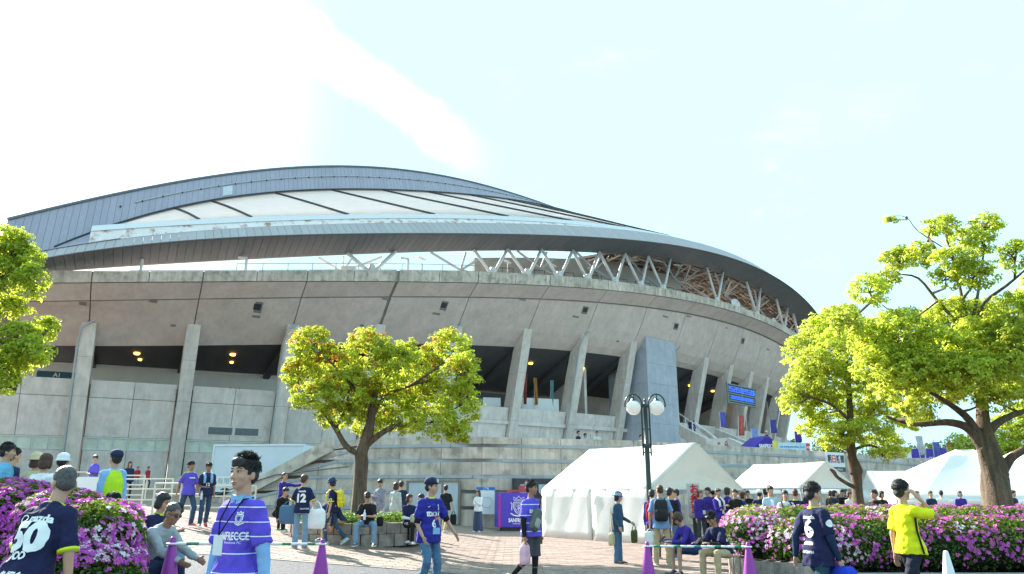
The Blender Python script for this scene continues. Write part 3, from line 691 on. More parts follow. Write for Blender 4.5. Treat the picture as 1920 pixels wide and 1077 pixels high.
for px, py, Y in ((1272, 775, 86), (1285, 783, 83), (1298, 792, 80), (1310, 800, 78)):
    p = at(px, py, Y) - RP.location; b.tube([p, p - Vector((0, 0, 1.1))], .05, 5)
b.build('handrail', WHITEM, RP)
# distant wood on the right, behind the wing wall
def leaf_cloud(name, centers, radii, n, size, m, parent=None, kind=None, flat=.6, seed=1, down=0.0):
    """leaf-sized folded faces scattered through ellipsoids"""
    g = np.random.default_rng(seed)
    c = np.asarray(centers, float); r = np.asarray(radii, float)
    wgt = (r[:, 0] * r[:, 1] + r[:, 0] * r[:, 2]); idx = g.choice(len(c), n, p=wgt / wgt.sum())
    dvec = g.normal(size=(n, 3)); dvec /= np.linalg.norm(dvec, axis=1)[:, None]
    rr = g.random(n) ** .4
    p = c[idx] + dvec * r[idx] * rr[:, None]
    nrm = dvec * .8 + g.normal(size=(n, 3)) * .55 + np.array([0, 0, flat]); nrm /= np.linalg.norm(nrm, axis=1)[:, None]
    return leaf_mesh(name, p, nrm, size, m, parent, kind, g, down)
def leaf_mesh(name, p, nrm, size, m, parent, kind, g, down=0.0, fold=.25, aspect=.5):
    n = len(p)
    a = g.normal(size=(n, 3)); a[:, 2] -= down; a -= nrm * (a * nrm).sum(1)[:, None]; a /= np.linalg.norm(a, axis=1)[:, None] + 1e-9
    bb = np.cross(nrm, a); sz = (size * g.uniform(.65, 1.3, n))[:, None]
    v = np.empty((n, 4, 3)); v[:, 0] = p - a * sz * .5; v[:, 2] = p + a * sz * .5 - nrm * sz * .12
    v[:, 1] = p + bb * sz * aspect * .5 + nrm * sz * fold * .4; v[:, 3] = p - bb * sz * aspect * .5 + nrm * sz * fold * .4
    me = bpy.data.meshes.new(name); me.vertices.add(n * 4); me.vertices.foreach_set('co', v.reshape(-1))
    k = np.arange(n)[:, None] * 4
    tri = np.concatenate([k + np.array([[0, 1, 2]]), k + np.array([[0, 2, 3]])], 1).reshape(-1)
    me.loops.add(n * 6); me.loops.foreach_set('vertex_index', tri.astype(np.int32))
    me.polygons.add(n * 2); me.polygons.foreach_set('loop_start', np.arange(0, n * 6, 3, dtype=np.int32))
    me.update(calc_edges=True); me.validate()
    return link(name, me, m, parent, kind)
FAR_LEAF = mat('far_foliage', (.065, .105, .03), .8, .3, .25, island=.5, trans=.3, tcol=(.12, .19, .03), coord='World')
cs, rs = [], []
for i in range(46):
    x = 52 + i * 2.2 + rng.uniform(-1, 1); cs.append((x, 150 + rng.uniform(-6, 12), 3 + rng.uniform(0, 5.5))); rs.append((4.5, 4.5, 4.2))
o = leaf_cloud('far_wood', cs, rs, 52000, .75, FAR_LEAF, kind='stuff', seed=5)
tag(o, 'dark green wood on the skyline behind the purple hoarding', 'wood')
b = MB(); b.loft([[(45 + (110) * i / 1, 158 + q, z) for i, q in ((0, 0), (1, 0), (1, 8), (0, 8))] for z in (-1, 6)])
b.build('wood_shade_block', mat('wood_shade', (.03, .045, .018), .9), kind='structure')  # dark block behind the leaves, the wood's inner shade put into its colour

# ------------------------------------------------------------------ writing helper
def text_mesh(s, size, parent=None, name='lettering', m=None, bold=.0, depth=.004, width=None, align='CENTER', shear=0):
    cu = bpy.data.curves.new('t', 'FONT'); cu.body = s; cu.size = size; cu.align_x = align; cu.align_y = 'CENTER'; cu.offset = bold; cu.extrude = depth; cu.resolution_u = 3; cu.shear = shear
    o = bpy.data.objects.new('t', cu); COL.objects.link(o)
    dg = bpy.context.evaluated_depsgraph_get(); me = bpy.data.meshes.new_from_object(o.evaluated_get(dg)); bpy.data.objects.remove(o); bpy.data.curves.remove(cu)
    me.materials.clear()
    if width:
        co = np.array([v.co[:] for v in me.vertices]); w0 = np.ptp(co[:, 0])
        if w0 > 0: me.transform(Matrix.Diagonal((width / w0, 1, 1, 1)))
    me.name = name
    return link(name, me, m, parent)
def stand(o, loc, rz=0, tilt=90):    # upright, facing -Y before rz
    o.rotation_euler = (rad(tilt), 0, rz); o.location = loc; return o
WHITE_P = mat('white_print', (.8, .8, .8), .6, .02); 
# ------------------------------------------------------------------ tents
TENT = mat('tent_canvas', (.9, .89, .87), .6, .03, 1.5, .15, 6, trans=.42, tcol=(.93, .92, .88), coord='World')
TENTP = mat('purple_canvas', (.075, .035, .38), .55, .08, 2, .2, 6, trans=.2, coord='World')
POLE = mat('tent_pole', (.45, .46, .47), .4, metal=.5)
def fabric(b, p00, p10, p11, p01, nu=10, nv=5, sag=.05, t=.02, wr=.015, seed=0):
    g = random.Random(seed); P = [Vector(p) for p in (p00, p10, p11, p01)]
    nrm = (P[1] - P[0]).cross(P[3] - P[0]).normalized()
    def F(o):
        def f(s, v):
            q = (P[0] * (1 - s) + P[1] * s) * (1 - v) + (P[3] * (1 - s) + P[2] * s) * v
            return q - nrm * (sag * 4 * s * (1 - s) * (.3 + v * (1 - v) * 2.8) + o) + nrm * wr * math.sin(s * 23 + v * 5 + seed) * math.sin(v * 9 + s * 7)
        return f
    return shell(b, F(0), F(t), 0, 1, nu, nv)
def gable_tent(name, A, Bv, Cv, eave, ridge, label, walls=('front',), gables=(True, True), cat='tent', canvas=TENT, group=None, base=0.0):
    """A corner, Bv along the long side, Cv across (both horizontal vectors)"""
    A = Vector(A); Bv = Vector(Bv); Cv = Vector(Cv); o = empty(name, A, 0, label, cat, group)
    E = lambda i, j, z: Bv * i + Cv * j + Vector((0, 0, z))
    b = MB(); fabric(b, E(0, 0, eave), E(1, 0, eave), E(1, .5, ridge), E(0, .5, ridge), 14, 8, .10, seed=1); b.build('roof_slope', canvas, o, True)
    b = MB(); fabric(b, E(1, 1, eave), E(0, 1, eave), E(0, .5, ridge), E(1, .5, ridge), 14, 8, .10, seed=2); b.build('roof_slope', canvas, o, True)
    for k, gflag in enumerate(gables):
        if not gflag: continue
        b = MB(); q = [E(k, 0, eave - .05), E(k, 1, eave - .05), E(k, .5, ridge - .02)]; nn = Bv.normalized() * (.03 if k else -.03)
        m_ = [p - nn for p in q]; c0 = (q[0] + q[1] + q[2]) / 3 - nn * 2.2; c1 = c0 - nn
        b.v = [tuple(p) for p in q + [c0] + m_ + [c1]]; b.f = [(0, 1, 3), (1, 2, 3), (2, 0, 3), (5, 4, 7), (6, 5, 7), (4, 6, 7), (0, 4, 5, 1), (1, 5, 6, 2), (2, 6, 4, 0)]; b.mi = [0] * 9
        b.build('gable', canvas, o)
    nrm_ = Bv.cross(Cv * .5 + Vector((0, 0, ridge - eave))).normalized(); b = MB()
    for u_ in (.02, .25, .5, .75, .98):
        b.tube([E(u_, .5 * t, eave + (ridge - eave) * t) - nrm_ * (.4 * u_ * (1 - u_) * (.3 + t * (1 - t) * 2.8) - .006) for t in np.linspace(0, 1, 9)], .009, 4)
    b.build('seam', mat('tent_seam', (.55, .55, .54), .7), o)
    for i, j in ((0, 0), (1, 0), (0, 1), (1, 1), (.5, 0), (.5, 1)):
        b = MB(); p = E(i, j, 0) + (Cv.normalized() * (.06 if j == 0 else -.06)) + Bv.normalized() * (.05 if i == 0 else -.05 if i == 1 else 0); b.tube([p + Vector((0, 0, base)), p + Vector((0, 0, eave))], .03, 6); b.build('pole', POLE, o)
    b = MB()
    for p, q in ((E(0, 0, eave - .04), E(1, 0, eave - .04)), (E(0, 1, eave - .04), E(1, 1, eave - .04)), (E(0, .5, ridge - .06), E(1, .5, ridge - .06)), (E(0, 0, eave - .06), E(0, 1, eave - .06)), (E(1, 0, eave - .06), E(1, 1, eave - .06)), (E(0.99, 0, eave - .5), E(.99, .12, eave - .07)), (E(.99, 1, eave - .5), E(.99, .88, eave - .07))): b.tube([p, q], .022, 5)
    b.build('frame', POLE, o)
    if 'front' in walls:
        for i0, i1, sd in ((0, .495, 3), (.505, 1, 4)):
            b = MB(); off = -Cv.normalized() * .03; fabric(b, E(i0, 0, .0 + base) + off, E(i1, 0, .0 + base) + off, E(i1, 0, eave - .03) + off, E(i0, 0, eave - .03) + off, 12, 6, .04, wr=.02, seed=sd); b.build('side_wall', canvas, o, True)
    if 'back' in walls:
        b = MB(); fabric(b, E(1, 1, .0), E(0, 1, .0), E(0, 1, eave), E(1, 1, eave), 12, 6, .04, seed=5); b.build('side_wall', canvas, o, True)
    if 'end' in walls:
        b = MB(); fabric(b, E(0, 1, .0), E(0, 0, .0), E(0, 0, eave), E(0, 1, eave), 12, 6, .04, seed=6); b.build('side_wall', canvas, o, True)
    return o
tdir = Vector((4.2 - 1.1, 23.7 - 27.8, 0)); cdir = Vector((.80, .60, 0))
gable_tent('white_tent', (1.1, 27.8, 0), tdir, cdir * 4.65, 1.66, 3.12, 'large white ridge tent with closed side wall behind the lamp post', walls=('front', 'end'))
gable_tent('white_tent', (8.55, 30.6, 0), (1.6, -3.4, 0), (2.6, 1.4, 0), 1.72, 2.62, 'small white tent partly hidden at the right corner of the large white tent', walls=())
gable_tent('white_tent', (9.9, 32.8, 0), (3.6, -1.1, 0), (1.2, 3.0, 0), 1.5, 2.3, 'low white ridge tent behind the boys above the pink hedge', walls=(), gables=(True, True))
def hip_tent(name, cx, cy, wx, wy, eave, peak, rz, label, canvas=TENT, top=0.0):
    o = empty(name, (cx, cy, 0), rz, label, 'tent')
    cs_ = [(-wx, -wy), (wx, -wy), (wx, wy), (-wx, wy)]; tp = [(-top, 0), (top, 0), (top, 0), (-top, 0)]
    for k in range(4):
        a, c = cs_[k], cs_[(k + 1) % 4]; ta, tc_ = tp[k], tp[(k + 1) % 4]
        b = MB(); fabric(b, (*a, eave), (*c, eave), (*tc_, peak) if math.dist(ta, tc_) > 0 else (tc_[0] + .01, tc_[1] + (.01 if k == 1 else -.01), peak), (*ta, peak), 10, 8, .10, wr=.004, seed=k); b.build('roof_slope', canvas, o, True)
        b = MB(); fabric(b, (*a, eave - .25), (*c, eave - .25), (*c, eave), (*a, eave), 8, 2, 0, seed=k); b.build('valance', canvas, o, True)
        b = MB(); b.tube([(*a, 0), (*a, eave)], .035, 6); b.build('pole', POLE, o)
    return o
gable_tent('white_tent', (15.4, 32.0, 0), (6.6, -.6, 0), (.9, 4.6, 0), 1.25, 2.45, 'long low white tent behind the man in the yellow shirt', walls=())
hip_tent('white_tent', 19.3, 32.6, 4.2, 3.2, 1.25, 3.3, -.1, 'tall peaked white tent behind the big camphor trunk', top=.35)
hip_tent('white_tent', 24.6, 36.5, 3.0, 3.0, 1.6, 3.6, .2, 'bluish white tent at the right edge beyond the big trunk', top=.3)
# purple hoarding on the wing wall and purple canopy on the terrace
hb = empty('purple_hoarding', (34.2, 64.5, 4.2), 0, 'long purple hoarding with white panels on top of the wing wall', 'banner')
PURP = mat('purple_print', (.07, .04, .36), .6, .06, 1); WHT = mat('white_sheet', (.78, .78, .78), .6, .03, 1)
x = -2.4
for wd, m_ in ((1.2, PURP), (.7, WHT), (1.1, PURP), (.1, WHT), (1.9, PURP), (.7, WHT), (.6, PURP)):
    b = MB(); b.box((x + wd / 2, 0, .35), (wd - .02, .06, 1.05)); b.build('banner_panel', m_, hb); x += wd
stand(text_mesh('SANFRECCE', .26, hb, m=WHITE_P, bold=.008), (1.65, -.04, .08))
b = MB(); b.loft([[(1.65 + math.cos(a) * r, -.045, .52 + math.sin(a) * r * .75) for a in np.linspace(0, 2 * math.pi, 12, endpoint=False)] for r in (.22, .17)], cap=False); b.build('emblem', WHITE_P, hb)
for k in range(6): b = MB(); b.tube([(-2.3 + k * 1.2, .05, -.3), (-2.3 + k * 1.2, .05, .85)], .03, 5); b.build('post', POLE, hb)
cano = gable_tent('purple_canopy', at(1410, 845, 52) - Vector((0, 0, 1.95)), (-.4, 2.6, 0), (2.5, .7, 0), 2.0, 2.95, 'purple event canopy with white lettering standing on the terrace', walls=(), canvas=TENTP)
for ch in list(cano.children):
    pass
p = at(1437, 836, 51.6) - cano.location; stand(text_mesh('SANFRECCE', .36, cano, m=WHITE_P, bold=.012, width=1.3), p + Vector((.05, -.12, -.05)), .27, 90)

ab = empty('advert_board', at(1485, 842, 51.5), .25, 'pale blue sponsor board with yellow emblem beside the purple canopy', 'banner')
b = MB(); b.box((0, 0, 0.1), (2.2, .06, .62)); b.build('board', mat('pale_blue_board', (.45, .62, .72), .6), ab)
b = MB(); b.box((-1.28, 0, .14), (.3, .07, .78)); b.build('board', mat('emblem_yellow', (.7, .55, .05), .6), ab)
b = MB(); b.box((1.22, 0, .1), (.26, .07, .6)); b.build('board', mat('red_board', (.55, .06, .08), .6), ab)
stand(text_mesh('HIROSHIMA FOOTBALL CLUB', .16, ab, m=mat('navy_ink', (.03, .05, .2), .6), width=1.9), (0, -.036, .12))
stand(text_mesh('FC', .16, ab, m=WHITE_P, bold=.008), (1.22, -.04, .1))
# newspaper sign
w_ = W1 + 6.98 + 7.9 + 7.7 + 9.0
sp = at(1565, 866, 46.6); sg = empty('wall_sign', sp, rad(38), 'white newspaper sign with large black and red characters on the terrace wall', 'sign')
sg.rotation_euler[2] = math.atan2(46.5 - 41, 19.2 - 12.3)
b = MB(); b.box((0, -.05, .12), (2.05, .1, .86)); b.build('sign_board', WHT, sg)
b = MB(); b.box((0, -.05, -.46), (2.05, .11, .26)); b.build('sign_base', mat('sign_charcoal', (.06, .06, .065), .5), sg)
INK = mat('black_ink', (.01, .01, .012), .5); REDI = mat('red_ink', (.6, .02, .03), .5)
for ch, xx, m_ in (('朝', -.74, INK), ('日', -.25, REDI), ('新', .25, INK), ('聞', .74, INK)):
    stand(text_mesh(ch, .52, sg, m=m_, bold=.012, width=.42), (xx, -.105, .12))
stand(text_mesh('The Asahi Shimbun', .15, sg, m=WHITE_P, width=1.3), (0, -.11, -.46))
# stadium name board with blue lettering
nb = empty('name_board', PT(78.9, 2.9, 14.35), 0, 'dark louvred board with blue stadium lettering between the raked columns', 'sign')
dvec = PT(83, 2.9, 0) - PT(74.9, 2.9, 0); nb.rotation_euler[2] = math.atan2(dvec.y, dvec.x)
for k in range(9): b = MB(); b.box((0, 0, -1.25 + k * .31), (8.4, .12, .16)); b.build('slat', mat('board_slat', (.17, .21, .2), .5), nb)
b = MB(); b.box((0, .12, 0), (8.2, .06, 2.7)); b.build('back_panel', DARKM, nb)
for xx in (-4.1, 0, 4.1): b = MB(); b.box((xx, .02, 0), (.14, .2, 2.85)); b.build('frame', mat('board_frame', (.2, .23, .22), .5), nb)
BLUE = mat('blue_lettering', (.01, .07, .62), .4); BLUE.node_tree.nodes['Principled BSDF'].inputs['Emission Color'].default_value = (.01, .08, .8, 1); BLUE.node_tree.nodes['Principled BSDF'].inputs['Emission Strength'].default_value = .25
stand(text_mesh('エディオンスタジアム広島', .86, nb, m=BLUE, bold=.03, width=7.6), (0, -.09, .5)); stand(text_mesh('EDION STADIUM HIROSHIMA', .66, nb, m=BLUE, bold=.02, width=6.6), (0, -.09, -.55))
# banner flags (nobori)
def nobori(px, py, Y, hgt, col, label, lean=0.0, wd=.5, frac=.72, z0=None, txt=None):
    p = at(px, py, Y); o = empty('banner_flag', p, 0, label, 'flag', 'upright banner flags')
    b = MB(); b.tube([(0, 0, 0), (lean, 0, hgt)], .022, 5); b.build('pole', WHITEM, o)
    b = MB(); n = 8
    f0 = lambda s, v: Vector((lean * (1 - frac * (1 - v)) + .02 + wd * s, .06 * math.sin(v * 7 + s * 3), hgt * (1 - frac * (1 - v))))
    shell(b, f0, lambda s, v: f0(s, v) + Vector((0, .012, 0)), 0, 1, 3, 8); b.build('flag', mat('flag_%d_%d_%d' % tuple(int(c * 99) for c in col), col, .7, .25, 4, trans=.3), o, True)
    if txt: 
        for k, c in enumerate(txt): stand(text_mesh(c, wd * .8, o, m=WHITE_P, bold=.01), (lean * .6 + wd / 2, -.09, hgt * (.9 - k * .19)))
    return o
nobori(981, 768, 84, 3.9, (.35, .06, .04), 'dark red banner flag in the concourse left of the orange flag', wd=.34, frac=.85, lean=.12)
nobori(1003, 768, 85, 3.6, (.5, .2, .03), 'orange banner flag in the concourse opening', wd=.34, frac=.85, lean=-.1)
nobori(1031, 772, 86, 3.6, (.12, .3, .33), 'teal banner flag in the concourse opening', wd=.34, frac=.85, lean=.15)
nobori(1352, 812, 70, 1.9, (.12, .12, .5), 'purple and white banner flag on the ramp beside the columns')
nobori(1385, 832, 66, 2.4, (.55, .12, .1), 'red and white banner flag on the ramp', lean=.15)
nobori(1413, 840, 60, 1.5, (.25, .35, .65), 'light blue banner flag left of the purple canopy', lean=-.1)
nobori(1446, 822, 62, 1.5, (.09, .07, .35), 'dark purple banner flag behind the purple canopy')
nobori(1492, 838, 58, 1.2, (.08, .05, .32), 'purple banner flag behind the pale blue sponsor board')
nobori(1728, 868, 58, 2.0, (.6, .6, .62), 'white banner flag leaning before the purple hoarding', lean=-.2)
nobori(1754, 872, 58, 1.7, (.14, .16, .55), 'blue banner flag before the purple hoarding')
nobori(1782, 872, 57, 1.6, (.6, .08, .08), 'red banner flag at the right end of the purple hoarding', lean=-.1)
nobori(1292, 975, 24.5, 1.1, (.75, .72, .7), 'white banner with red characters under the large white tent', wd=.36, frac=.95)
o = bpy.data.objects['banner_flag.011'] if 'banner_flag.011' in bpy.data.objects else None
if o:
    for k, c in enumerate('お弁当'): stand(text_mesh(c, .3, o, m=REDI, bold=.012), (.2, -.09, .92 - k * .3))
# concourse stall table and white boards
st = empty('stall_screen', at(1013, 769, 85.5), rad(20), 'pale stall screen in the concourse below the banner flags', 'screen')
b = MB(); b.box((0, 0, .55), (4.6, .06, 1.5)); b.build('screen_sheet', WHT, st)
for xx in (-2.3, 0, 2.3): b = MB(); b.tube([(xx, .05, -.4), (xx, .05, 1.35)], .04, 5); b.build('post', POLE, st)
st = empty('stall_screen', at(922, 762, 82), rad(16), 'small pale stall screen in the concourse left of the flags', 'screen')
b = MB(); b.box((0, 0, .45), (2.0, .06, .95)); b.build('screen_sheet', WHT, st)
b = MB(); b.box((-1.7, 0, .3), (1.0, .4, .7)); b.build('cabinet', mat('grey_box', (.3, .3, .32), .6), st)
stand(text_mesh('A1', .5, stadium, m=WHITE_P, bold=.01), a1_pos, rad(26))
# ------------------------------------------------------------------ lamp post
LPx = at(1216, 900, 23.2); lp = empty('lamp_post', (LPx.x, 23.2, 0), 0, 'dark green double globe lamp post in front of the white tent', 'street lamp')
GREEN = mat('lamp_green', (.025, .05, .05), .35); GLOBE = mat('globe_glass', (.8, .8, .78), .25, .02, 1, trans=.35)
b = MB(); b.loft([[(math.cos(a) * r, math.sin(a) * r, z) for a in np.linspace(0, 2 * math.pi, 12, endpoint=False)] for r, z in ((.17, 0), (.17, .5), (.11, .62), (.085, .7), (.075, 2.8), (.075, 2.82), (.1, 2.85), (.1, 2.95), (.06, 2.98), (.06, 4.05), (.09, 4.08), (.09, 4.15), (.03, 4.2), (.045, 4.28), (0.01, 4.36))]); b.build('post', GREEN, lp, True)
for sd in (-1, 1):
    b = MB(); pts = [(sd * .12, 0, 2.6), (sd * .12, 0, 3.95)] + [(sd * (.36 + .26 * math.cos(math.pi - t)), 0, 4.15 + .32 * math.sin(t)) for t in np.linspace(.1, math.pi + .25, 14)]
    b.tube(pts, .026, 6); b.tube([(sd * .36, 0, 4.47), (sd * .36, 0, 4.3)], .02, 6); b.tube([(0, 0, 2.7), (sd * .13, 0, 2.7)], .02, 5); b.tube([(0, 0, 3.4), (sd * .13, 0, 3.4)], .02, 5); arm = b.build('lamp_arm', GREEN, lp, True)
    b = MB(); b.ball((sd * .36, 0, 4.05), .225, 20, 14); b.build('globe', GLOBE, lp, True)
    b = MB(); b.tube([(sd * .36, 0, 4.32), (sd * .36, 0, 4.25)], [.06, .1], 10); b.build('globe_cap', GREEN, lp)
# ------------------------------------------------------------------ booth, info board, barriers, cones, truck
pb = empty('banner_booth', (at(966, 980, 32.2).x, 32.2, 0), rad(8), 'purple club booth cover with white crest beside the white tent', 'booth')
BOOTH = mat('booth_purple', (.06, .035, .42), .5, .06, 2)
b = MB(); b.box((0, .3, .83), (1.52, 1.0, 1.36)); b.build('cover', BOOTH, pb)
b = MB(); b.box((-.68, -.205, .83), (.12, .02, 1.34)); b.build('edge_stripe', mat('magenta_edge', (.3, .03, .3), .5), pb)
b = MB(); b.box((0, .3, .12), (1.1, .8, .2)); b.build('base', DARKM, pb)
b = MB(); b.box((.1, .3, 1.58), (.9, .5, .1)); b.box((.35, .2, 1.7), (.35, .3, .2)); b.build('counter_items', mat('red_box', (.35, .05, .06), .6), pb)
stand(text_mesh('SANFRECCE', .2, pb, m=WHITE_P, bold=.008, width=.86), (.12, -.205, .42)); stand(text_mesh('HIROSHIMA', .07, pb, m=WHITE_P, width=.5), (.12, -.205, .29))
def crest(parent, m, sc=1.0, y=-.205, cx=0, cz=0):
    b = MB(); P = lambda x, z: (cx + x * sc, y, cz + z * sc)
    def line(pts, r=.014, closed=False):
        q = [P(*p) for p in pts]; b.tube(q + ([q[0]] if closed else []), r * sc, 4)
    line([(-.2, .22), (.2, .22), (.22, .02), (.14, -.16), (0, -.27), (-.14, -.16), (-.22, .02)], .016, True)
    line([(-.15, .16), (.15, .16), (.16, .02), (.1, -.12), (0, -.2), (-.1, -.12), (-.16, .02)], .009, True)
    line([(-.2, .3), (-.22, .42), (-.1, .35), (0, .46), (.1, .35), (.22, .42), (.2, .3)], .014, True)
    line([(-.34, -.22), (-.2, -.3), (0, -.33), (.2, -.3), (.34, -.22)], .03); line([(-.3, -.1), (-.28, .16), (-.34, .2)], .02); line([(.3, -.1), (.28, .16), (.34, .2)], .02)
    line([(0, .12), (0, -.16)], .014); line([(-.1, .06), (.1, -.08)], .012); line([(.1, .06), (-.1, -.08)], .012); line([(-.09, .1), (.09, .1)], .012)
    return b.build('crest', m, parent)
crest(pb, WHITE_P, 1.0, -.21, .12, .92)
ib = empty('info_board', (at(911, 950, 33.4).x, 33.3, 0), rad(10), 'white and blue notice board on the wall behind the woman in wide trousers', 'sign')
b = MB(); b.box((0, .1, 1.12), (.78, .08, .98)); b.build('board', WHT, ib)
b = MB(); b.box((0, .1, 1.68), (.8, .09, .13)); b.build('header', mat('header_blue', (.02, .16, .5), .5), ib)
stand(text_mesh('ご案内', .09, ib, m=WHITE_P, bold=.003), (0, .05, 1.68))
b = MB(); b.tube([(.05 + math.cos(a) * .24, .052, 1.12 + math.sin(a) * .22) for a in np.linspace(0, 2 * math.pi, 24)], .014, 4); b.build('diagram', mat('pale_ink', (.5, .55, .65), .6), ib)
# steel barriers
CREAM = mat('barrier_cream', (.62, .58, .48), .5, .05)
def barrier(x, y, rz, label=None):
    o = empty('crowd_barrier', (x, y, gz(x)), rz, label, 'barrier', 'cream steel barriers in front of the stadium')
    for xx in (-.97, .97): b = MB(); b.tube([(xx, 0, 0), (xx, 0, 1.05)], .03, 6); b.bar((xx, -.25, .03), (xx, .25, .03), .05, .05); b.build('upright', CREAM, o)
    for z in (1.04, .72, .38): b = MB(); b.tube([(-.97, 0, z), (.97, 0, z)], .025, 6); b.build('rail', CREAM, o)
    b = MB(); b.tube([(0, 0, .38), (0, 0, 1.04)], .02, 6); b.build('post', CREAM, o)
    return o
for k, (px, Y, rz, lb) in enumerate(((218, 27, -.12, 'cream steel barrier left of the girl in navy'), (272, 25.3, -.22, 'cream steel barrier in front of the two men in red'), (338, 23.4, -.3, 'cream steel barrier directly behind the walking pair'), (420, 24.6, .1, 'cream steel barrier behind the head of the man in purple jersey'), (160, 28.5, -.1, 'cream steel barrier behind the guard in the yellow vest'))):
    p = at(px, 930, Y); barrier(p.x, Y, rz, lb)
p = at(172, 905, 24.5); bnr = empty('white_banner', (p.x, 24.5, gz(p.x)), -.05, 'blank white banner sheet tied low behind the bending person', 'banner')
b = MB(); b.box((0, 0, .62), (1.6, .03, .72)); b.build('sheet', WHT, bnr); b = MB(); b.tube([(-.78, .03, 0), (-.78, .03, 1.05)], .025, 6); b.tube([(.78, .03, 0), (.78, .03, 1.05)], .025, 6); b.build('posts', CREAM, bnr)
# truck
p = at(478, 880, 43); tk = empty('box_truck', (p.x, 43, gz(p.x) - .25), rad(-6), 'white box truck parked behind the stair wall', 'truck')
TRW = mat('truck_white', (.62, .65, .68), .4, .05, .8, coord='World')
b = MB(); b.box((.6, 0, 1.95), (5.2, 2.1, 2.45)); b.build('cargo_box', TRW, tk)
b = MB(); 
for z in (.73, 3.17): b.bar((-2.0, -1.07, z), (3.2, -1.07, z), .06, .09)
for x_ in (-1.98, 3.18): b.bar((x_, -1.07, .73), (x_, -1.07, 3.17), .07, .06)
b.build('box_trim', mat('trim_white', (.72, .74, .76), .4), tk)
b = MB(); b.hexa([(3.25, -1, .6), (4.7, -1, .6), (4.7, 1, .6), (3.25, 1, .6), (3.25, -1, 2.5), (4.3, -1, 2.4), (4.3, 1, 2.4), (3.25, 1, 2.5)]); b.build('cab', TRW, tk)
b = MB(); b.box((.6, 0, .62), (5.2, .9, .2)); b.build('chassis', DARKM, tk)
for x_ in (-1.1, 3.9):
    for y_ in (-.95, .95): b = MB(); b.tube([(x_, y_ - .13, .45), (x_, y_ + .13, .45)], .45, 16); b.build('wheel', mat('tyre', (.02, .02, .02), .8), tk)
p = at(432, 897, 36.5); ts = empty('white_signboard', (p.x, 36.5, gz(p.x)), 0, 'low white signboard with faint grey characters under the truck', 'sign')
b = MB(); b.box((0, 0, 1.0), (1.5, .05, .45)); b.build('board', WHT, ts); stand(text_mesh('有限会社', .3, ts, m=mat('grey_ink', (.3, .32, .33), .6)), (0, -.03, 1.0))
b = MB(); b.tube([(-.7, .03, 0), (-.7, .03, 1.2)], .03, 5); b.tube([(.7, .03, 0), (.7, .03, 1.2)], .03, 5); b.build('legs', POLE, ts)
# traffic cones and bars
PCONE = mat('purple_cone', (.30, .035, .30), .4, .05, 3); WCONE = mat('white_cone', (.75, .75, .76), .45, .04, 3)
def cone(px, py, Y, m, label, hgt=.7):
    p = at(px, py, Y); z = gz(p.x); hgt = max(.6, min(.85, p.z - z))
    o = empty('traffic_cone', (p.x, Y, z), rng.uniform(-.2, .2), label, 'traffic cone', 'purple traffic cones' if m is PCONE else None)
    b = MB(); b.loft([[(math.cos(a) * r, math.sin(a) * r, zz) for a in np.linspace(0, 2 * math.pi, 20, endpoint=False)] for r, zz in ((.15, .03), (.14, .08), (.032, hgt - .02), (.022, hgt), (.004, hgt + .003))]); b.build('cone_body', m, o, True)
    b = MB(); b.loft([[(x_ * q, y_ * q, zz) for x_, y_ in ((-.19, -.15), (-.15, -.19), (.15, -.19), (.19, -.15), (.19, .15), (.15, .19), (-.15, .19), (-.19, .15))] for q, zz in ((1, 0), (1, .03), (.92, .04))]); b.build('base_plate', m, o)
    return Vector((p.x, Y, z + hgt))
c1 = cone(325, 1007, 8.6, PCONE, 'purple traffic cone beside the seated man in grey'); c2 = cone(605, 1011, 11.4, PCONE, 'purple traffic cone right of the man in the purple jersey')
c3 = cone(1213, 1016, 13, PCONE, 'purple traffic cone below the man with the black backpack'); c4 = cone(1402, 1017, 12.9, PCONE, 'purple traffic cone at the left end of the pink hedge')
cone(1773, 1033, 10.6, WCONE, 'white traffic cone in front of the pink hedge')
def conebar(a, c, label):
    a = a - Vector((0, 0, .07)); c = c - Vector((0, 0, .07)); o = empty('barrier_bar', a, 0, label, 'barrier bar', 'striped bars between traffic cones'); d = c - a; n = 15
    for k in range(n):
        b = MB(); b.tube([d * (k / n), d * ((k + 1) / n - .0008)], .018, 8); b.build('bar_segment', mat('bar_green', (.02, .22, .13), .4) if k % 3 == 1 else mat('bar_white', (.75, .76, .74), .4), o, True)
    for q in (Vector((0, 0, 0)), d): b = MB(); b.tube([q + Vector((math.cos(t) * .055, math.sin(t) * .055, 0)) for t in np.linspace(0, 2 * math.pi, 14)], .012, 5); b.build('end_ring', MATS['bar_white'], o, True)
conebar(c1, c2, 'green and white bar between the two left purple cones'); conebar(c3, c4, 'green and white bar between the two right purple cones')
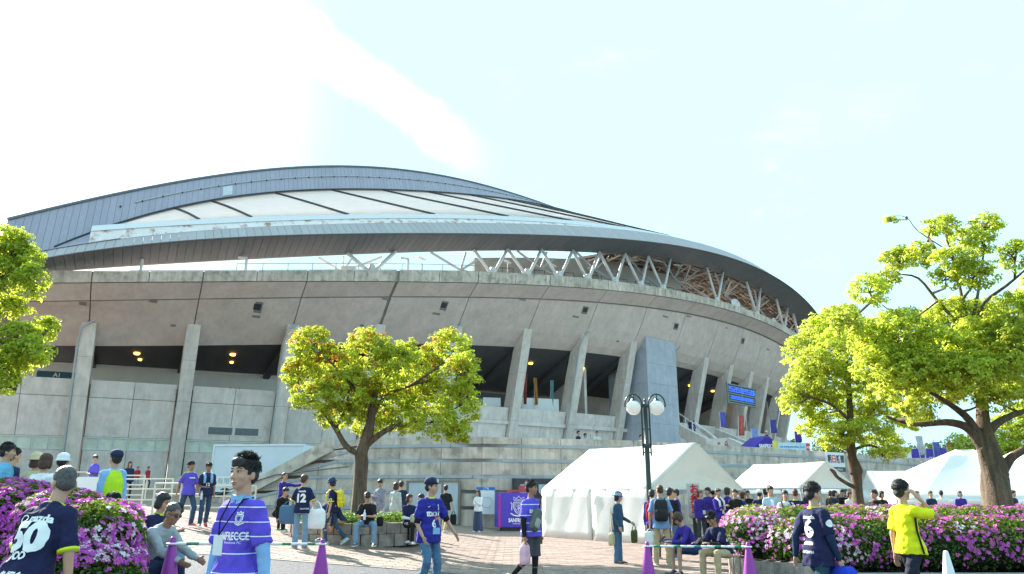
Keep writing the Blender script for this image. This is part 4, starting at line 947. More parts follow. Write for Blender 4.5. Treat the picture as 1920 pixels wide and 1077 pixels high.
# ------------------------------------------------------------------ trees
BARK = mat('bark', (.16, .115, .075), .95, .25, 14, 1.0, 26, streak=.55, sfreq=4.5, coord='World', stain=((.06, .045, .035), 7, .5))
LEAF = mat('camphor_leaf', (.28, .35, .04), .55, .25, 1.2, island=.4, trans=.55, tcol=(.64, .72, .07), coord='World', spec=.3)
LEAF_O = mat('young_orange_leaf', (.36, .2, .025), .55, .2, 1.5, island=.35, trans=.5, tcol=(.6, .34, .03), coord='World', spec=.3)
LEAF_R = mat('camphor_leaf_right', (.32, .39, .05), .55, .25, 1.2, island=.4, trans=.55, tcol=(.70, .77, .09), coord='World', spec=.3)
def pxpt(px, py, Y): return at(px, py, Y)
def tree(name, label, Y, base, trunk, limbs, lobes, nleaf, size, leafm, seed, orange=0.0, depth=1.0, ptuft=20, slim=1.0, front=()):
    g = np.random.default_rng(seed); rg = random.Random(seed)
    sc = 1452 / Y
    b0 = at(base[0], 930, Y); o = empty(name, (b0.x, Y, gz(b0.x)), 0, label, 'tree'); O = o.location
    W = lambda px, py, dy=0: at(px, py, Y + dy) - O
    b = MB(); pts = []; rs = []
    for i, (px, py, r) in enumerate(trunk):
        p = W(px, py); 
        if i == 0: p.z = -.1
        pts.append(p); rs.append(r * slim / sc)
    def smooth(pts, rs, k=4):
        P, Rr = [], []
        for i in range(len(pts) - 1):
            p0, p1, p2, p3 = pts[max(i - 1, 0)], pts[i], pts[i + 1], pts[min(i + 2, len(pts) - 1)]
            for j in range(k):
                t = j / k; P.append(.5 * ((2 * p1) + (p2 - p0) * t + (2 * p0 - 5 * p1 + 4 * p2 - p3) * t * t + (3 * p1 - p0 - 3 * p2 + p3) * t ** 3)); Rr.append(rs[i] * (1 - t) + rs[i + 1] * t)
        P.append(pts[-1]); Rr.append(rs[-1]); return P, Rr
    P, Rr = smooth(pts, rs)
    rings = []
    for i, p in enumerate(P):
        d = (P[min(i + 1, len(P) - 1)] - P[max(i - 1, 0)]).normalized(); u = Vector((1, 0, 0)); u = (u - d * u.dot(d)).normalized(); v = d.cross(u)
        flare = 1 + .22 * max(0, 1 - i / 3.0)
        rings.append([p + (u * math.cos(a) + v * math.sin(a)) * Rr[i] * flare * (1 + .10 * math.sin(a * 3 + i * .35) + .07 * math.sin(a * 7 - i * .9) + rg.uniform(-.04, .04)) for a in np.linspace(0, 2 * math.pi, 16, endpoint=False)])
    b.loft(rings); b.build('trunk', BARK, o, True)
    lc = []
    for (px, py, rx, rz) in lobes:
        dy = rg.uniform(-1, 1) * depth; c = W(px, py, dy); lc.append((c, Vector((rx, (rx + rz) * .5, rz)) / sc))
    for (px, py, rx, rz) in front: lc.append((W(px, py, -rg.uniform(.5, 1.3) * depth), Vector((rx, (rx + rz) * .4, rz)) / sc))
    ends = []
    for lim in limbs:
        dy = 0; pp = []; rr = []
        tgt = rg.uniform(-.5, .5) * depth
        for i, (px, py, r) in enumerate(lim):
            pp.append(W(px, py, tgt * i / max(1, len(lim) - 1))); rr.append(r * slim / sc)
        P, Rr = smooth(pp, rr, 3); b = MB(); b.tube(P, Rr, 8); b.build('branch', BARK, o, True)
        if lim[-1][1] < 870: ends += P[2:]
    ends += [p for p in pts[2:]]
    b = MB()                          # twigs reaching from the nearest limb into every leaf mass
    tw = []
    for c, r in lc:
        e = min(ends, key=lambda q: (q - c).length); m_ = e.lerp(c, .5) + Vector((rg.uniform(-.15, .15), rg.uniform(-.15, .15), -.08))
        b.tube([e, m_, c], [.035, .024, .012], 5)
        for k in range(7):
            d = Vector((rg.gauss(0, 1), rg.gauss(0, 1), abs(rg.gauss(0, .8)))).normalized(); t = c + Vector((d.x * r.x, d.y * r.y, d.z * r.z)) * .8
            b.tube([c.lerp(e, rg.uniform(0, .4)), c.lerp(t, .5) + Vector((0, 0, -.04)), t], [.014, .009, .004], 4)
    b.build('twigs', BARK, o, kind='stuff')
    # tufts of drooping leaves spread over each mass
    cc = np.array([c[:] for c, r in lc]); rr = np.array([r[:] for c, r in lc]); wv = rr[:, 0] * rr[:, 2] + .5 * rr[:, 0] * rr[:, 1]
    nt_ = nleaf // ptuft; idx = g.choice(len(cc), nt_, p=wv / wv.sum())
    d = g.normal(size=(nt_, 3)); d[:, 2] += .35; d /= np.linalg.norm(d, axis=1)[:, None]
    tp = cc[idx] + d * rr[idx] * (.45 + .62 * g.random(nt_) ** .5)[:, None]
    tuft = np.repeat(np.arange(nt_), ptuft); n = len(tuft)
    q = g.normal(size=(n, 3)); q /= np.linalg.norm(q, axis=1)[:, None]; q[:, 2] *= .6
    pos = tp[tuft] + q * (size * 1.55 * g.random(n) ** .5)[:, None]
    nr = q * .7 + d[tuft] * .5 + np.array([0, 0, .7]) + g.normal(size=(n, 3)) * .3; nr /= np.linalg.norm(nr, axis=1)[:, None]
    lf = leaf_mesh('crown', pos, nr, size, [leafm, LEAF_O], o, None, g, down=.5)
    if orange:
        top = (tp[:, 2] - cc[:, 2].min()) / (np.ptp(cc[:, 2]) + .01)
        side = .6 + .8 * (tp[:, 0] < np.median(tp[:, 0]))
        isor = (g.random(nt_) < orange * side * (.4 + 1.1 * top)) & (d[:, 2] > .0)
        mi = np.repeat(isor[tuft], 2).astype(np.int32)
        if len(lf.data.polygons) == len(mi): lf.data.polygons.foreach_set('material_index', mi)
    return o
tree('camphor_tree', 'round yellow green camphor tree with orange young leaves growing in the stone planter', 20.6, (672, 930),
     [(672, 930, 21), (676, 885, 18.5), (678, 850, 17.5), (690, 815, 16), (698, 770, 11), (706, 720, 7), (714, 680, 3)],
     [[(672, 852, 8), (648, 836, 8.5), (630, 805, 7), (612, 780, 5.5), (588, 755, 4), (570, 735, 2.5)], [(688, 835, 9), (712, 815, 8.5), (742, 798, 7), (764, 797, 5.5), (800, 780, 4), (840, 770, 2)],
      [(694, 790, 8), (720, 745, 6), (765, 725, 4.5), (800, 715, 2.5)], [(700, 775, 7), (670, 735, 5), (640, 700, 3.5), (600, 660, 2)], [(705, 735, 5), (735, 690, 4), (760, 665, 2)], [(765, 726, 4), (820, 690, 3), (850, 660, 2)], [(630, 805, 4), (650, 760, 3), (655, 720, 2)]],
     [(585, 645, 42, 34), (560, 700, 34, 34), (625, 690, 50, 45), (690, 652, 42, 36), (740, 690, 48, 38), (655, 730, 55, 40), (590, 745, 42, 28), (715, 745, 55, 40), (790, 690, 42, 40), (842, 655, 45, 40), (866, 705, 36, 45), (800, 745, 52, 42), (866, 760, 34, 45), (640, 780, 48, 25), (745, 790, 48, 28), (815, 795, 48, 30), (858, 815, 24, 18), (690, 800, 30, 22), (762, 660, 30, 24)],
     56000, .085, LEAF, 3, orange=.16, slim=.66)
big_lobes = [(1747, 426, 25, 18), (1774, 423, 30, 22), (1850, 420, 32, 20), (1806, 450, 28, 24), (1838, 455, 30, 25), (1688, 485, 40, 24), (1731, 477, 30, 26), (1790, 488, 38, 26), (1903, 480, 30, 28), (1828, 515, 42, 26), (1774, 520, 33, 22), (1628, 545, 36, 32), (1661, 525, 28, 20), (1790, 598, 68, 42), (1842, 595, 50, 38), (1682, 620, 55, 42), (1736, 622, 58, 42), (1903, 606, 45, 52), (1806, 660, 66, 42), (1741, 682, 62, 42), (1677, 682, 52, 38), (1871, 682, 56, 46), (1914, 703, 45, 56), (1698, 730, 58, 36), (1763, 730, 52, 30), (1817, 725, 45, 28), (1895, 735, 38, 26), (1720, 768, 33, 24), (1670, 412, 12, 8), (1960, 560, 50, 60), (1960, 650, 60, 60)]
tree('camphor_tree', 'largest camphor tree with thick gnarled trunk rising behind the pink hedge', 17.0, (1871, 950),
     [(1871, 950, 44), (1868, 915, 40), (1862, 880, 37), (1853, 845, 31), (1845, 800, 21), (1842, 755, 17), (1836, 700, 14), (1822, 650, 11), (1812, 600, 7), (1806, 560, 4)],
     [[(1850, 850, 20), (1832, 822, 18), (1810, 800, 14), (1774, 792, 11), (1727, 796, 8), (1693, 792, 5), (1660, 780, 3)], [(1842, 830, 15), (1817, 788, 13), (1792, 766, 10), (1760, 745, 7), (1720, 720, 4)], [(1848, 818, 16), (1868, 795, 13), (1898, 779, 10), (1940, 765, 6)],
      [(1880, 885, 15), (1893, 862, 14), (1912, 848, 12), (1950, 825, 8)], [(1815, 640, 7), (1780, 590, 6), (1758, 565, 5), (1722, 522, 4), (1688, 515, 2)], [(1812, 600, 6), (1801, 545, 5), (1785, 472, 3)], [(1820, 610, 6), (1833, 555, 5), (1846, 461, 3)], [(1826, 620, 7), (1846, 568, 6), (1887, 536, 5), (1930, 500, 3)], [(1785, 475, 2.4), (1722, 434, 1.8), (1700, 408, 1.3), (1672, 405, .8)], [(1830, 680, 8), (1880, 640, 6), (1915, 600, 3)], [(1758, 565, 3), (1700, 600, 2.5), (1640, 560, 1.5)]],
     big_lobes, 98000, .085, LEAF_R, 8, depth=1.4, slim=.6, front=[(1845, 640, 55, 45), (1830, 700, 50, 38), (1865, 748, 36, 20), (1795, 700, 50, 38), (1885, 640, 50, 48), (1908, 670, 36, 55), (1765, 660, 60, 46), (1715, 700, 58, 42), (1650, 690, 46, 38), (1640, 640, 46, 40), (1590, 610, 30, 26)])
tree('camphor_tree', 'slender camphor tree with knotted trunk in front of the newspaper sign', 23.5, (1608, 950),
     [(1608, 950, 16), (1606, 905, 14.5), (1604, 885, 19), (1597, 855, 13), (1596, 820, 11), (1594, 770, 9), (1590, 710, 7), (1585, 650, 4), (1582, 610, 2)],
     [[(1606, 915, 7), (1590, 908, 6), (1570, 895, 5), (1563, 885, 6), (1556, 880, 3)], [(1596, 830, 6), (1620, 790, 5), (1655, 750, 4), (1680, 730, 2)], [(1594, 790, 6), (1560, 760, 4.5), (1520, 745, 3), (1500, 740, 2)], [(1590, 720, 5), (1555, 670, 4), (1510, 660, 2)], [(1590, 710, 4), (1620, 660, 3), (1640, 640, 2)], [(1597, 845, 5), (1630, 835, 4), (1665, 848, 2)]],
     [(1575, 598, 42, 32), (1548, 622, 44, 38), (1502, 662, 36, 36), (1530, 690, 40, 36), (1575, 660, 52, 42), (1618, 633, 48, 38), (1612, 682, 52, 42), (1510, 725, 42, 36), (1558, 714, 48, 38), (1496, 757, 36, 28), (1548, 768, 48, 36), (1602, 757, 48, 38), (1650, 730, 45, 38), (1655, 778, 48, 32), (1537, 806, 42, 24), (1580, 814, 38, 22), (1629, 808, 42, 24), (1564, 828, 30, 14), (1672, 852, 34, 14), (1655, 825, 38, 18), (1709, 784, 36, 24)],
     56000, .09, LEAF_R, 5, depth=1.2, slim=.62)
tree('camphor_tree', 'camphor tree at the left edge overhanging the frame with only its crown in view', 13.2, (-190, 930),
     [(-190, 1000, 50), (-185, 900, 44), (-170, 800, 36), (-140, 720, 28), (-110, 640, 18), (-80, 560, 10), (-60, 480, 5)],
     [[(-165, 790, 20), (-110, 740, 14), (-50, 705, 9), (10, 690, 5), (30, 720, 3)], [(-120, 660, 14), (-60, 630, 10), (0, 640, 7), (60, 640, 4), (90, 620, 2)], [(-90, 590, 9), (-40, 540, 7), (10, 520, 5), (50, 500, 2)], [(-60, 500, 6), (-20, 470, 4), (30, 460, 2)]],
     [(15, 455, 42, 33), (42, 482, 36, 26), (10, 520, 45, 42), (58, 530, 28, 32), (20, 575, 42, 20), (30, 632, 42, 30), (85, 618, 30, 24), (50, 660, 42, 26), (8, 690, 40, 32), (12, 725, 24, 22), (-70, 480, 60, 60), (-80, 600, 70, 60), (-120, 540, 70, 70), (-60, 690, 60, 50), (-160, 650, 60, 60)],
     30000, .085, LEAF, 12, depth=.7)
tree('camphor_tree', 'bushy yellow green tree far behind the big trunk at the right edge', 44, (1890, 930),
     [(1890, 930, 8), (1888, 890, 7), (1890, 860, 5), (1892, 830, 3)], [[(1889, 870, 4), (1850, 848, 3), (1820, 835, 2)], [(1890, 850, 4), (1910, 820, 2)]],
     [(1812, 838, 32, 26), (1845, 850, 28, 18), (1880, 815, 34, 36), (1912, 808, 28, 42), (1895, 850, 28, 22), (1940, 820, 40, 50), (1935, 770, 30, 30)],
     9000, .19, LEAF, 21, depth=1.5)
# ------------------------------------------------------------------ stone planter round the centre tree
PCX, PCY, PR = -4.15, 20.9, 1.72
pl_ = empty('stone_planter', (PCX, PCY, gz(PCX)), 0, 'round planter of rough stone blocks under the centre tree', 'planter')
STONE = mat('planter_stone', (.29, .24, .205), .95, .25, 6, .8, 30, rnd=.22, coord='World', stain=((.13, .11, .1), 4, .5))
for row, (z0, z1) in enumerate(((-.05, .24), (.25, .5))):
    nb_ = 24
    for k in range(nb_):
        a0 = (k + .5 * row) * 2 * math.pi / nb_ + .008; a1 = (k + 1 + .5 * row) * 2 * math.pi / nb_ - .008
        b = MB(); r1 = PR + rng.uniform(-.02, .03) - .02 * row; r0 = PR - .32
        q = lambda a, r, z: (math.cos(a) * r, math.sin(a) * r, z)
        am = (a0 + a1) / 2; e = .012
        b.loft([[q(a0, r0, z), q(a0, r1 - e, z), q(am, r1 + .015, z), q(a1, r1 - e, z), q(a1, r0, z)] for z in (z0, z1)]); b.build('stone_block', STONE, pl_)
b = MB(); b.loft([[(math.cos(a) * r, math.sin(a) * r, z) for a in np.linspace(0, 2 * math.pi, 24, endpoint=False)] for r, z in ((PR - .2, .1), (PR - .25, .44), (.5, .5))]); b.build('soil', mat('soil', (.08, .06, .04), .95, .3, 6), pl_)
GCOV = mat('ground_cover_leaf', (.075, .14, .025), .6, .3, 3, island=.5, trans=.4, tcol=(.16, .28, .03), coord='World')
cs, rs = [], []
for k in range(60):
    a = rng.uniform(0, 2 * math.pi); r = math.sqrt(rng.random()) * 1.4; cs.append((math.cos(a) * r, math.sin(a) * r, .55 + rng.uniform(0, .08))); rs.append((.22, .22, .14))
leaf_cloud('ground_cover', cs, rs, 9000, .06, GCOV, pl_, 'stuff', seed=9)
g_ = np.random.default_rng(4); n = 160; a = g_.random(n) * 6.28; r = np.sqrt(g_.random(n)) * 1.45
leaf_mesh('small_white_flowers', np.stack([np.cos(a) * r, np.sin(a) * r, .68 + g_.random(n) * .06], 1), np.tile([0, 0, 1.0], (n, 1)) + g_.normal(size=(n, 3)) * .3, .04, mat('white_petal', (.75, .75, .7), .6), pl_, 'stuff', g_, aspect=1)
# ------------------------------------------------------------------ azalea hedges
AZ = mat('azalea_leaf', (.07, .125, .02), .6, .3, 3, island=.5, trans=.35, tcol=(.14, .24, .02), coord='World')
AZY = mat('azalea_new_leaf', (.12, .17, .03), .6, .3, 3, island=.4, trans=.4, tcol=(.26, .34, .03), coord='World')
PET = {'purple': mat('petal_purple', (.56, .09, .52), .55, .1, 8, trans=.3, tcol=(.75, .12, .66), island=.15), 'pink': mat('petal_pink', (.62, .13, .44), .55, .1, 8, trans=.3, tcol=(.75, .16, .5), island=.15),
       'pale': mat('petal_pale_pink', (.72, .42, .58), .55, .08, 8, trans=.3, tcol=(.85, .5, .62), island=.1), 'white': mat('petal_white', (.78, .72, .74), .55, .06, 8, trans=.3, tcol=(.85, .8, .8))}
def flower_tpl(r, seed):
    """five rounded petals bent outwards from a short throat"""
    rg = random.Random(seed); v = []; f = []
    for k in range(5):
        a = k * 2 * math.pi / 5 + rg.uniform(-.1, .1); u = np.array([math.cos(a), math.sin(a), 0]); w = np.array([-math.sin(a), math.cos(a), 0]); z = np.array([0, 0, 1.0]); bend = rg.uniform(-.1, .25)
        b0 = len(v); v += [z * -.28 * r, u * .5 * r + w * .34 * r + z * .12 * r, u * .98 * r + w * .24 * r + z * (.12 - bend) * r, u * .98 * r - w * .24 * r + z * (.12 - bend) * r, u * .5 * r - w * .34 * r + z * .12 * r, u * .55 * r + z * .02 * r]
        f += [(b0, b0 + 1, b0 + 5), (b0 + 1, b0 + 2, b0 + 5), (b0 + 2, b0 + 3, b0 + 5), (b0 + 3, b0 + 4, b0 + 5), (b0 + 4, b0, b0 + 5)]
    return np.array(v), f
def hedge(name, label, loc, blobs, nleaf, nflow, lsize, fr, colfun, seed, nparts=280, face=(0, -1, .2)):
    o = empty(name, loc, 0, label, 'hedge'); g = np.random.default_rng(seed); rg = random.Random(seed)
    C = np.array([b_[:3] for b_ in blobs], float) - np.array(loc); Rr = np.array([b_[3:] for b_ in blobs], float)
    wv = Rr[:, 0] * Rr[:, 2] + Rr[:, 1] * Rr[:, 2]
    def surf(n, lo=.97, hi=1.02, tol=.9):
        idx = g.choice(len(C), n, p=wv / wv.sum()); d = g.normal(size=(n, 3)); d[:, 2] = np.where(d[:, 2] < -.6, -d[:, 2], d[:, 2]); d /= np.linalg.norm(d, axis=1)[:, None]
        p = C[idx] + d * Rr[idx] * g.uniform(lo, hi, n)[:, None]; keep = np.ones(n, bool)
        for c, r in zip(C, Rr): keep &= ~((((p - c) / r) ** 2).sum(1) < tol * lo * lo)
        nn = d / Rr[idx]; nn /= np.linalg.norm(nn, axis=1)[:, None]; keep &= p[:, 2] > .03
        return p[keep], nn[keep]
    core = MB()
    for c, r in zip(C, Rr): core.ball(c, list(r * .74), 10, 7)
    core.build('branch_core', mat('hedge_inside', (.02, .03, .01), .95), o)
    p, n = surf(nleaf, .82, 1.04, .75); nn = n * .6 + g.normal(size=n.shape) * .55 + np.array([0, 0, .45]); nn /= np.linalg.norm(nn, axis=1)[:, None]
    ym = np.sin(p[:, 0] * 3.1 + 1) + np.sin(p[:, 2] * 7 + p[:, 0] * 2) + g.normal(size=len(p)) * .9 > 1.0 - .8 * (n[:, 2] > .6)
    leaf_mesh('foliage', p[~ym], nn[~ym], lsize, AZ, o, 'stuff', g); leaf_mesh('new_foliage', p[ym], nn[ym], lsize, AZY, o, 'stuff', g)
    p, n = surf(nflow, .99, 1.06, .96)
    vis = []; rest = {}
    tpls = [flower_tpl(fr, k) for k in range(6)]
    for i in range(len(p)):
        c = colfun(p[i] + np.array(loc), n[i], rg)
        if c is None: continue
        score = n[i] @ np.array(face) ; vis.append((score + rg.random() * .4, i, c))
    vis.sort(key=lambda q: -q[0])
    meshes = {}
    def rotm(i):
        z = Vector(n[i]) + Vector((rg.gauss(0, .35), rg.gauss(0, .35), rg.gauss(0, .3) + .15)); q = z.to_track_quat('Z', 'Y') @ Euler((0, 0, rg.uniform(0, 6.28))).to_quaternion(); return q
    for k, (s_, i, c) in enumerate(vis):
        q = rotm(i); tv, tf = tpls[i % 6]; sc = rg.uniform(.8, 1.15)
        if k < nparts:
            key = (c, i % 6)
            if key not in meshes:
                me = bpy.data.meshes.new('blossom'); me.from_pydata([tuple(x) for x in tv], [], tf); me.materials.append(PET[c]); meshes[key] = me
            b_ = bpy.data.objects.new('blossom', meshes[key]); COL.objects.link(b_); b_.parent = o; b_.location = p[i]; b_.rotation_mode = 'QUATERNION'; b_.rotation_quaternion = q; b_.scale = (sc, sc, sc)
        else:
            R_ = np.array(q.to_matrix()); rest.setdefault(c, []).append((tv * sc) @ R_.T + p[i])
    for c, lst in rest.items():
        b = MB(); V = np.concatenate(lst); b.v = [tuple(x) for x in V]; nv = 30
        b.f = [tuple(j + nv * k for j in t) for k in range(len(lst)) for t in tpls[0][1]]; b.mi = [0] * len(b.f)
        b.build('blossoms', PET[c], o, kind='stuff')
    return o
def lc_(p, n, rg):
    t = math.sin(p[0] * 5.2 + p[2] * 4) + math.sin(p[2] * 8 - p[0] * 3 + p[1] * 2)
    if p[2] > 1.42 and rg.random() < .55: return None
    if t < -.9 and rg.random() < .85: return None
    if p[0] > -3.75 and p[2] > 1.0 and rg.random() < .4: return 'white' if rg.random() < .5 else 'pale'
    if t > 1.55: return 'pale'
    return 'purple' if rg.random() < .8 else 'pink'
bl = []
for (px, py, Y, rx, ry, rz) in [(165, 1000, 7.2, .40, .5, .36), (120, 962, 7.4, .40, .5, .30), (205, 1015, 7.4, .26, .5, .38), (60, 935, 7.9, .5, .5, .24), (150, 1065, 6.95, .45, .45, .34), (212, 968, 7.8, .24, .4, .24), (10, 918, 8.2, .45, .5, .2), (-10, 965, 7.5, .45, .5, .34), (90, 1050, 7.05, .4, .45, .4), (190, 1085, 7.0, .34, .4, .34), (30, 1040, 7.3, .4, .4, .4), (215, 1050, 7.3, .22, .4, .3), (-80, 940, 7.9, .5, .5, .3)]:
    p = at(px, py + 16, Y); bl.append((p.x, Y, p.z, rx, ry, rz))
hedge('azalea_hedge', 'purple flowering azalea hedge behind the man wearing number fifty', (-4.3, 7.3, gz(-4.3)), bl, 60000, 12000, .042, .03, lc_, 31)
def rc_(p, n, rg):
    t = math.sin(p[0] * 1.9 + p[2] * 5) + math.sin(p[2] * 9 - p[0] * 2.3 + p[1] * 1.7) + .6 * math.sin(p[0] * 5.3)
    if n[2] > .8 and rg.random() < .6: return None
    if t < -.75 and rg.random() < .85: return None
    if p[0] < 6.2 and p[2] > .55 and rg.random() < .55: return 'pale' if rg.random() < .7 else 'white'
    if t > 1.75: return 'pale' if rg.random() < .7 else 'white'
    return 'pink' if rg.random() < .6 else 'purple'
bl = []
x = 5.0
while x < 17.5:
    for yy, zz, rz in ((15.15, .52, .56), (15.9, .66, .58), (16.9, .66, .58), (17.9, .66, .58)):
        off = .55 if x < 5.6 else 0
        bl.append((x + rng.uniform(-.1, .1) + off * (abs(yy - 15.9) > .5), yy + rng.uniform(-.08, .08), zz + rng.uniform(-.03, .03), .72, .72, rz))
    x += .62
hedge('azalea_hedge', 'long pink and purple azalea hedge with white patches under the right trees', (11, 16, 0), bl, 230000, 52000, .066, .038, rc_, 32)
# kerbs
KERB = mat('kerb_granite', (.34, .33, .31), .9, .2, 6, .5, 40, rnd=.1, coord='World')
kb = empty('hedge_kerb', (10, 14.2, 0), 0, 'grey granite kerb stones edging the long pink hedge', 'kerb')
for k in range(22):
    b = MB(); b.box((-4.4 + k * .8, 0, .07), (.785, .16, .16)); b.build('kerb_stone', KERB, kb)
for k in range(9):
    a = math.pi / 2 * (1 + k / 8 * 1.0) + math.pi / 2 - .25; c = Vector((5.55 - 10, 15.35 - 14.2, .16)); pos = c + Vector((math.cos(a) * 1.15, math.sin(a) * 1.15, 0))
    b = MB(); b.box(pos, (.40, .30, .34), Euler((0, 0, a + math.pi / 2)).to_matrix()); b.build('kerb_stone', STONE, kb)
pw = empty('planter_wall', (-5.2, 6.2, gz(-5.2)), 0, 'low grey stone wall behind the man wearing number fifty', 'wall')
for k in range(4):
    b = MB(); b.box((-.95 + k * .62 - .6, .35, .33), (.61, .25, .74)); b.build('stone_block', KERB, pw)
b = MB(); b.box((-.6, .35, .74), (2.7, .32, .07)); b.build('coping', mat('coping_pale', (.42, .45, .46), .8, .1, 3), pw)
for k, (px, py, Y, s) in enumerate(((268, 1060, 9.0, (.55, .5, .42)), (245, 1068, 8.5, (.5, .4, .36)), (300, 1050, 9.9, (.5, .5, .4)))):
    p = at(px, py, Y); zz = gz(p.x); b = MB(); me_r = random.Random(k)
    b.ball((0, 0, s[2] * .42), (s[0] * .62, s[1] * .62, s[2] * .6), 12, 8); b.v = [(x_ * (1 + me_r.uniform(-.09, .09)), y_ * (1 + me_r.uniform(-.09, .09)), min(z_, s[2] - .02) + me_r.uniform(-.012, .012)) for x_, y_, z_ in b.v]
    o = b.build('boulder', STONE, None, False); o.location = (p.x, Y, zz)
    tag(o, ('flat topped boulder under the man in grey at the end of the purple hedge', 'boulder at the right foot of the purple hedge', 'boulder under the dark haired woman beside the purple hedge')[k], 'boulder')
# ------------------------------------------------------------------ people
JOBS = []; LATER = []
def ring(c, ax, ay, rx, ry, n=14): return [c + ax * (math.cos(t) * rx) + ay * (math.sin(t) * ry) for t in [2 * math.pi * k / n for k in range(n)]]
def limb(b, pts, rs, n=10):
    b.tube(pts, rs, n)
    for p, r in zip(pts, rs): b.ball(p, r * .99, n, 6)
_tex = {}
def cloth_tex(size):
    if size not in _tex:
        t = bpy.data.textures.new('folds%d' % len(_tex), 'CLOUDS'); t.noise_scale = size; t.noise_depth = 2; _tex[size] = t
    return _tex[size]
def job(o, vox, smooth=4, disp=0, tsize=.1):
    m = o.modifiers.new('r', 'REMESH'); m.mode = 'VOXEL'; m.voxel_size = vox; m.use_smooth_shade = True
    if smooth: s = o.modifiers.new('s', 'SMOOTH'); s.factor = .5; s.iterations = smooth
    if disp: d = o.modifiers.new('d', 'DISPLACE'); d.texture = cloth_tex(tsize); d.strength = disp; d.mid_level = .5; d.texture_coords = 'GLOBAL'
    JOBS.append(o); return o
def flush():
    dg = bpy.context.evaluated_depsgraph_get()
    res = [(o, bpy.data.meshes.new_from_object(o.evaluated_get(dg))) for o in JOBS]
    for o, me in res:
        mats = list(o.data.materials); old = o.data; o.modifiers.clear(); me.name = o.name.split('.')[0]
        if len(me.materials) == 0:
            for m in mats: me.materials.append(m)
        o.data = me
    JOBS.clear()
    for f in LATER: f()
    LATER.clear()
def cl(name, col, **k):
    k.setdefault('rough', .85); k.setdefault('var', .1); k.setdefault('scale', 9); k.setdefault('bump', .25); k.setdefault('bscale', 26); k.setdefault('spec', .2)
    return mat(name, col, **k)
SKIN = mat('skin', (.50, .29, .195), .55, .05, 14, .05, 60, spec=.35); SKIN_T = mat('tanned_skin', (.34, .18, .11), .55, .05, 14, .05, 60, spec=.35)
HAIRB = mat('black_hair', (.012, .010, .010), .5, .3, 60, .5, 120, spec=.5); HAIRN = mat('brown_hair', (.07, .03, .018), .5, .3, 60, .5, 120); HAIRG = mat('greying_hair', (.085, .08, .078), .5, .5, 70, .6, 120)
NAVY = cl('navy_jersey', (.016, .018, .06)); NAVY2 = cl('navy_cloth', (.022, .03, .075)); PUR = cl('purple_jersey', (.115, .085, .52)); PURD = cl('deep_purple_cloth', (.05, .03, .26)); ROYAL = cl('royal_blue_jersey', (.03, .03, .26))
DENIM = cl('dark_denim', (.04, .075, .14)); DENIML = cl('light_denim', (.17, .27, .38)); DENIMM = cl('mid_denim', (.075, .15, .25)); BEIGE = cl('beige_cotton', (.44, .35, .2)); BLACK = cl('black_cloth', (.016, .016, .018)); CHAR = cl('charcoal_cotton', (.06, .065, .075))
LBLUE = cl('light_blue_shirt', (.24, .42, .68)); WHITC = cl('white_cotton', (.72, .72, .72)); GREYC = cl('grey_sweater', (.33, .36, .38)); OLIVE = cl('olive_jacket', (.06, .06, .035)); YELV = cl('yellow_green_vest', (.48, .72, .02), rough=.6); YELT = cl('yellow_jersey', (.72, .72, .015)); CARD = cl('pale_grey_cardigan', (.5, .52, .52)); REDC = cl('red_polo', (.5, .03, .045)); BLUSH = cl('blue_chambray', (.17, .3, .5)); CREAMC = cl('cream_cloth', (.55, .47, .28)); SKYC = cl('sky_blue_jacket', (.15, .42, .62))
SH_W = mat('white_shoe', (.65, .65, .66), .6); SH_B = mat('black_shoe', (.02, .02, .022), .5); SH_R = mat('red_shoe', (.55, .05, .03), .5); SH_G = mat('green_shoe', (.04, .45, .06), .5); SH_N = mat('navy_shoe', (.02, .03, .09), .5); SH_C = mat('cyan_shoe', (.35, .6, .65), .5)
EYE = mat('dark_iris', (.012, .01, .01), .2); BROW = HAIRB; LIP = mat('lip', (.42, .17, .14), .5, .03); EYEW = mat('eye_white', (.7, .68, .66), .3, .02)
PRINT = mat('jersey_print_white', (.78, .78, .78), .6, .02); YTRIM = mat('yellow_trim', (.6, .68, .02), .6, .03); ORANGE = mat('orange_print', (.8, .22, .02), .6, .03)
def stripes(name, base, col, zs, wd, slope=0.0):      # printed horizontal stripes at fixed heights of the garment
    m = cl(name, base); nt = m.node_tree; n = nt.nodes; l = nt.links; bs = n['Principled BSDF']; src = bs.inputs['Base Color'].links[0].from_socket
    t = n.new('ShaderNodeTexCoord'); sp = n.new('ShaderNodeSeparateXYZ'); l.new(t.outputs['Object'], sp.inputs[0]); acc = None
    for z in zs:
        a = n.new('ShaderNodeMath'); a.operation = 'COMPARE'; l.new(sp.outputs[2], a.inputs[0]); a.inputs[1].default_value = z; a.inputs[2].default_value = wd
        if acc is None: acc = a.outputs[0]
        else: q = n.new('ShaderNodeMath'); q.operation = 'MAXIMUM'; l.new(acc, q.inputs[0]); l.new(a.outputs[0], q.inputs[1]); acc = q.outputs[0]
    mx = n.new('ShaderNodeMix'); mx.data_type = 'RGBA'; l.new(acc, mx.inputs[0]); l.new(src, mx.inputs[6]); mx.inputs[7].default_value = (*col, 1); l.new(mx.outputs[2], bs.inputs['Base Color']); return m
V = Vector
